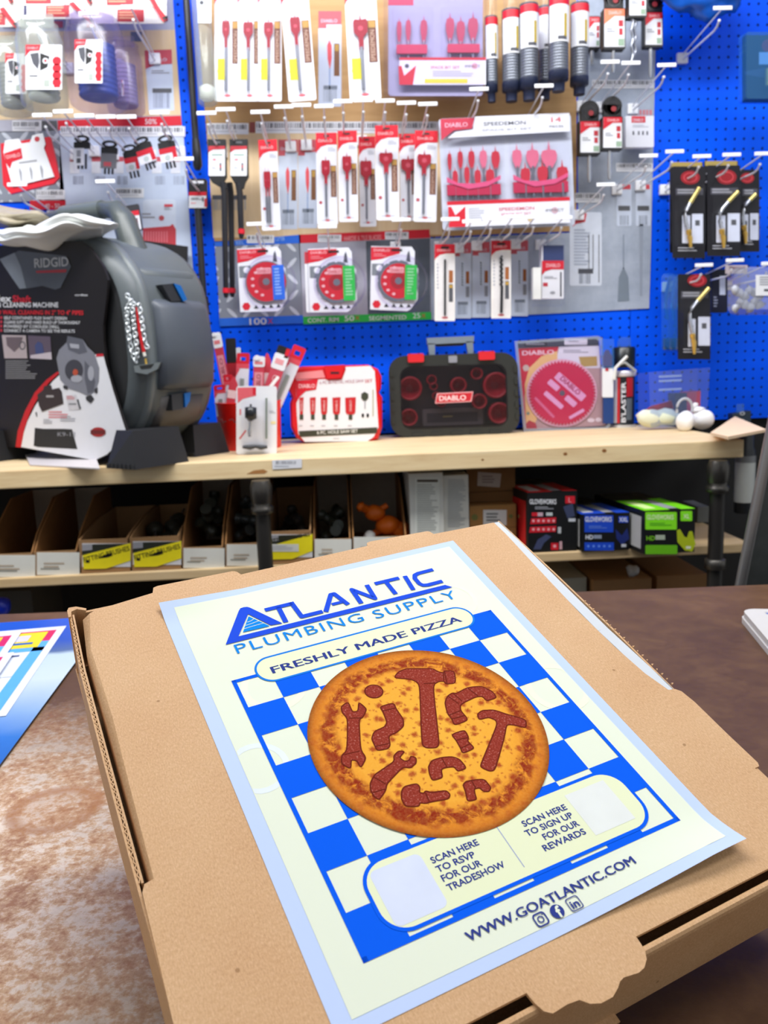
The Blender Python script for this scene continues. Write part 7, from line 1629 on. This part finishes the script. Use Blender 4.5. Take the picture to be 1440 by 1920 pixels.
def g2(b_):
    b_.rect(1096, 966, 1150, 998, M('1a48c4', .45), 0); b_.text(GT, 1097, 978, 9, M('dfe4f0', .5), .0004, 0, w=50, bold=.02); b_.lines(1104, 986, 1140, 992, 2, M('5a80e0', .5), .0004); b_.text('HD', 1098, 1011, 8, M('dfe4f0', .5), .0002, 0, w=14, bold=.02); b_.rect(1113, 1003, 1128, 1010, M('8a94a8', .5), 0)
    b_.rect(1096, 1017, 1151, 1032, M('1a48c4', .45), 0)
    for k in range(5): b_.disc(1103 + k * 10, 1024, 2.4, M('5f8cf0', .5), .0004, 0, 12)
    b_.rect(1160, 968, 1178, 980, M('1a48c4', .45), 0); b_.text('XXL', 1161, 978, 8, M('dfe4f0', .5), .0004, 0, w=16, bold=.02); b_.poly([(1154, 992), (1166, 1004), (1176, 990), (1180, 1010), (1166, 1022), (1156, 1010)], M('1a2a70', .5), 0); b_.lines(1165, 1020, 1179, 1027, 1, M('c8ccd4', .5), .0002, 1, .8)
def g3(b_):
    G = M('86e626', .4)
    b_.rect(1210, 960, 1269, 993, G, 0, 0, 2); b_.text(GT, 1213, 974, 9, M('e4f8c0', .5), .0004, 0, w=50, bold=.02); b_.lines(1218, 980, 1262, 987, 2, M('5cba20', .5), .0004); b_.text('HD', 1212, 1013, 8, M('7ac820', .5), .0002, 0, w=16, bold=.02); b_.rect(1229, 1003, 1247, 1012, M('a8b4a0', .5), 0)
    b_.rect(1210, 1022, 1270, 1039, M('66b41c', .4), 0, 0, 2); b_.rect(1276, 958, 1298, 977, G, 0, 0, 2); b_.text('XL', 1281, 972, 8, M('e4f8c0', .5), .0004, 0, w=12, bold=.02)
    b_.poly([(1269, 994), (1275, 992), (1283, 1006), (1288, 1008), (1292, 996), (1298, 996), (1304, 1020), (1298, 1034), (1284, 1032), (1270, 1016)], M('a9b81e', .45), .0002); b_.lines(1286, 1024, 1300, 1030, 1, M('d8dcc8', .5), .0004, 1, .8)
glove('black and red disposable glove box next to the brown cartons', 990, 922, 1082, 1035, 1.83, .22, g1, 'b8141e', True)
glove('blue and black disposable glove box in the middle of the three', 1091, 963, 1181, 1033, 1.825, .23, g2, '1a48c4', True)
glove('bright green disposable glove box at the right end of the lower shelf', 1207, 956, 1304, 1038, 1.81, .25, g3, '7ade1a', True)
t = pk('spray_can', 'white labelled black canister at the back of the lower shelf, right end', 'canister', None, 2.16, 1394, 1010)
cc2 = P(1394, 960, 2.16); cc2 = Vector((cc2.x, 2.16, LT + .001)); WM[t.name] = Matrix.Translation(cc2); t.location = cc2
b_ = MB(); b_.lathe(cc2, [(.024, 0), (.025, .004), (.025, .17), (.020, .178), (.019, .215), (.016, .22)], M('1c2024', .4), 24); b_.build('can_body', t)
b_ = MB(); b_.lathe(cc2, [(.0256, .03), (.0256, .155)], M('b4b8b4', .45), 24, cap=False); b_.lathe(cc2, [(.0260, .138), (.0260, .156)], M('6e7072', .4), 24, cap=False); b_.build('label', t)
carton('grey_box', 'plain grey carton at the back beside the green glove box', 1306, 950, 1330, 1020, 2.05, .1, M('6d706e', .7), LT + .001)
# things on the lowest shelf, just over the counter's far edge
LZ = .501
carton('white_carton', 'pale grey carton low behind the pizza box right edge', 1040, 1084, 1100, 1140, 1.90, .2, M('a8aca4', .7), LZ, None, 'cartons in the dark on the lowest shelf')
carton('open_carton', 'brown open carton low between the pale one and the right one', 1112, 1086, 1222, 1140, 1.88, .24, KB, LZ, None, 'cartons in the dark on the lowest shelf')
carton('open_carton', 'brown open carton low beside the right pipe leg', 1230, 1078, 1326, 1140, 1.92, .24, KB, LZ, None, 'cartons in the dark on the lowest shelf')
c = P(1200, 1094, 1.86); c.z = P(1167, 1086, 1.88).z + .010; c.y = 1.91; b_ = MB(); b_.blob(c, .016, M('c8d0d8', .35), 5, .2); tag(b_.build('clear_bag', origin=c), 'small crumpled clear bag on the brown open carton', 'bag')
carton('dark_carton', 'dark grey carton low at the left edge', -40, 1108, 58, 1170, 1.95, .2, M('3a3c3e', .7), LZ, None, 'cartons in the dark on the lowest shelf')
c = P(2, 1138, 1.84); b_ = MB(); b_.blob(c, .022, M('0c2cc0', .4), 2, .08, 3); tag(b_.build('blue_bottle', origin=c), 'small blue rounded object in the dark at the left edge', 'bottle')
# ------------------------------------------------------------------ on the counter
Z0 = CT + .0004
def sheet(name, label, c4, mat, z, th=.0003):
    """c4: far-left, far-right, near-right, near-left in world XY"""
    b_ = MB(); vs = [Vector((x, y, z + th)) for x, y in c4]
    b_.add(vs + [Vector((x, y, z)) for x, y in c4], [[3, 2, 1, 0], [4, 5, 6, 7], [0, 4, 7, 3], [1, 5, 4, 0], [2, 6, 5, 1], [3, 7, 6, 2]], mat)
    return b_
def lerp4(c4, u, v):
    a = [c4[0][i] + (c4[1][i] - c4[0][i]) * u for i in (0, 1)]; d = [c4[3][i] + (c4[2][i] - c4[3][i]) * u for i in (0, 1)]
    return [a[i] + (d[i] - a[i]) * v for i in (0, 1)]
def prt(b_, c4, u0, v0, u1, v1, mat, z):
    b_.add([Vector((*lerp4(c4, u, v), z)) for u, v in ((u0, v0), (u0, v1), (u1, v1), (u1, v0))], [[0, 1, 2, 3]], mat)
def mat_blue_sheet():
    m, nt, b = nodes('blue_brochure_print'); b.inputs['Roughness'].default_value = .22
    tc = nt.nodes.new('ShaderNodeTexCoord'); sx = nt.nodes.new('ShaderNodeSeparateXYZ'); nt.links.new(tc.outputs['Object'], sx.inputs[0])
    mr = nt.nodes.new('ShaderNodeMapRange'); mr.inputs[1].default_value = .0; mr.inputs[2].default_value = -.60; nt.links.new(sx.outputs['Y'], mr.inputs[0])
    n = noise(nt, 9, 3); ad = nt.nodes.new('ShaderNodeMath'); ad.operation = 'MULTIPLY_ADD'; ad.inputs[1].default_value = .10; nt.links.new(n.outputs['Fac'], ad.inputs[0]); nt.links.new(mr.outputs[0], ad.inputs[2])
    cr = ramp(nt, [(0.0, '1e5fd8'), (0.20, '2a58bc'), (0.26, '5a74a0'), (0.28, 'c6dae4'), (0.42, 'd0e0e6'), (0.56, '8cb0d8'), (0.66, '3f7cc4'), (0.85, '1d4f94')]); nt.links.new(ad.outputs[0], cr.inputs[0]); nt.links.new(cr.outputs[0], b.inputs['Base Color']); return m
p_far = PZ(0, 1166, CT); p_r0 = PZ(130, 1262, CT); p_r1 = PZ(0, 1440, CT)
dr = Vector((p_r1.x - p_r0.x, p_r1.y - p_r0.y)).normalized(); 
pe_ = PZ(134, 1161, CT); tt_ = (pe_.y - p_r0.y) / -dr.y; rr = Vector((p_r0.x, p_r0.y)) - dr * tt_; nr = rr + dr * .62; wv = Vector((dr.y, -dr.x))
wv = wv if wv.x < 0 else -wv
c4 = [tuple(rr + wv * .43), tuple(rr), tuple(nr), tuple(nr + wv * .43)]
og = Vector((rr.x, rr.y, Z0))
b_ = MB(); vs = [Vector((x, y, Z0 + .0022)) for x, y in c4] + [Vector((x, y, Z0)) for x, y in c4]; b_.add(vs, [[3, 2, 1, 0]], mat_blue_sheet()); b_.add(vs, [[4, 5, 6, 7], [0, 4, 7, 3], [1, 5, 4, 0], [2, 6, 5, 1], [3, 7, 6, 2]], BLK)  # black sides paint the dark shadow line along the brochure's edge
tag(b_.build('brochure', origin=og), 'large glossy blue and white brochure lying under the sale flyers on the counter', 'brochure')
MAG = M('d8265c', .4); SKY = M('5fb0f0', .4); FW = M('dfe3ec', .5, 0, .25, .01)
def sale(label, pc0, pc1, off, zz, wd=.216, ht=.279):
    a, c = PZ(*pc0, CT), PZ(*pc1, CT); d = Vector((c.x - a.x, c.y - a.y)).normalized(); w = Vector((d.y, -d.x)); w = w if w.x < 0 else -w
    r0 = Vector((a.x, a.y)) + w * off
    q4 = [tuple(r0 + w * wd), tuple(r0), tuple(r0 + d * ht), tuple(r0 + d * ht + w * wd)]
    t = thing('sale_flyer', label, 'flyer', (r0.x, r0.y, zz), 'sale flyers fanned on the brochure')
    sheet('sheet', '', q4, FW, zz).build('sheet', t)
    z = zz + .0005; b_ = MB(); mk = lambda u0, v0, u1, v1, m_, k=0: prt(b_, q4, u0, v0, u1, v1, m_, z + k * .0002)
    mk(.55, .05, .96, .20, MAG); mk(.58, .07, .92, .28, M('f4d81a', .4), 1); mk(.62, .11, .84, .19, M('d8d4e4', .4), 2); mk(.60, .21, .88, .235, M('1566b8', .4), 2)
    mk(.90, .20, .96, .95, SKY); mk(.55, .28, .96, .33, SKY); mk(.52, .34, .90, .62, M('e4ecf6', .4), 1); mk(.60, .37, .86, .39, M('56607a', .4), 2)
    for k in range(5): mk(.60, .42 + k * .035, .80 + .02 * (k % 2), .43 + k * .035, M('aab4c6', .4), 2)
    mk(.54, .38, .60, .52, M('3c4450', .4), 2); mk(.55, .66, .62, .74, M('2c4a48', .4), 2); mk(.05, .06, .5, .2, MAG); mk(.05, .28, .45, .5, M('e4ecf6', .4)); mk(.08, .30, .3, .4, M('e0b020', .4), 1); b_.build('print', t)
sale('sale flyer with a yellow and pink corner, topmost one nearest the pizza box', (125, 1178), (0, 1366), 0, Z0 + .0026)
sale('sale flyer with a pink corner lying on top at the left edge', (42, 1191), (-84, 1381), 0.0, Z0 + .0046)
sale('sale flyer with a pink corner lowest in the picture at the left edge', (28, 1234), (-98, 1424), 0.0, Z0 + .0066)
# white card box at the right edge
def rcard(label, c0, z, th):
    """rounded thick card, corner seen at c0"""
    a = PZ(*c0, z + .0066); d1 = Vector((PZ(1440, 1214, CT).x - PZ(1392, 1156, CT).x, PZ(1440, 1214, CT).y - PZ(1392, 1156, CT).y)).normalized(); w = Vector((-d1.y, d1.x)); w = w if w.x > 0 else -w
    mt = Matrix.Identity(4); mt.col[0] = (*w, 0, 0); mt.col[1] = (*(-d1), 0, 0); mt.col[2] = (0, 0, 1, 0); mt.col[3] = (a.x, a.y, z, 1)
    return mt
E5 = M('cfccc4', .5, 0, .4, .02)
for k, (lb, off, zz) in enumerate((('lower white rounded card of the pair at the right edge of the counter', (1386, 1151), CT + .0002), ('upper white rounded card with blue print at the right edge of the counter', (1390, 1141), CT + .0072))):
    mt = rcard(lb, off, zz, .006); t = thing('plastic_card', lb, 'card', (0, 0, 0), 'white rounded cards on the counter', mt)
    b_ = MB(lm=mt); b_.poly(rrect(0, -.16, .11, 0, .015, 6)[::1], E5, .0065, .0065); b_.build('card_body', t)
    if k:
        b_ = MB(lm=mt); BL = M('1a62c8', .45)
        for i in range(3): b_.poly(circ(.028 + i * .017, -.019, .006, .0022, 14), BL, .0069); b_.rect(.022 + i * .017, -.0145, .034 + i * .017, -.0135, GREY, .0069)
        b_.rect(.034, -.038, .09, -.0365, GREY, .0069); b_.rect(.034, -.042, .09, -.041, LTXT, .0069); b_.build('print', t)
# grey framed panel beyond the counter, right edge
t = thing('display_stand', 'grey framed panel standing behind the right end of the counter', 'stand', (P(1440, 960, 1.28).x, 1.28, 0))
Yp = 1.25
q0, q1 = P(1448, 800, Yp), P(1384, 1120, Yp)
dv_ = (q1 - q0); 
def ext(p, z): k = (z - q0.z) / dv_.z; return q0 + dv_ * k
b_ = MB(); FR = M('8f8d8c', .3, .6, .5, .03)
top, bot = ext(q0, 1.20), ext(q0, 0.02)
bot = Vector((ext(q0, .80).x, Yp, .02))
b_.tube([top, ext(q0, .80), bot], .0085, FR, 12); b_.tube([top + Vector((.30, 0, 0)), ext(q0, .80) + Vector((.34, 0, 0)), bot + Vector((.34, 0, 0))], .0085, FR, 12); b_.tube([top, top + Vector((.30, 0, 0))], .0085, FR, 12); b_.build('frame', t)
b_ = MB(); a0, a1 = top + Vector((.004, .006, 0)), ext(q0, .80) + Vector((.004, .006, 0)); b_.add([a0, a0 + Vector((.30, 0, 0)), a1 + Vector((.335, 0, 0)), a1, a0 + Vector((0, .006, 0)), a0 + Vector((.30, .006, 0)), a1 + Vector((.335, .006, 0)), a1 + Vector((0, .006, 0))], [[0, 3, 2, 1], [4, 5, 6, 7], [0, 1, 5, 4], [1, 2, 6, 5], [2, 3, 7, 6], [3, 0, 4, 7]], M('4c4f4e', .55, .2, .4, .25)); b_.build('panel', t)
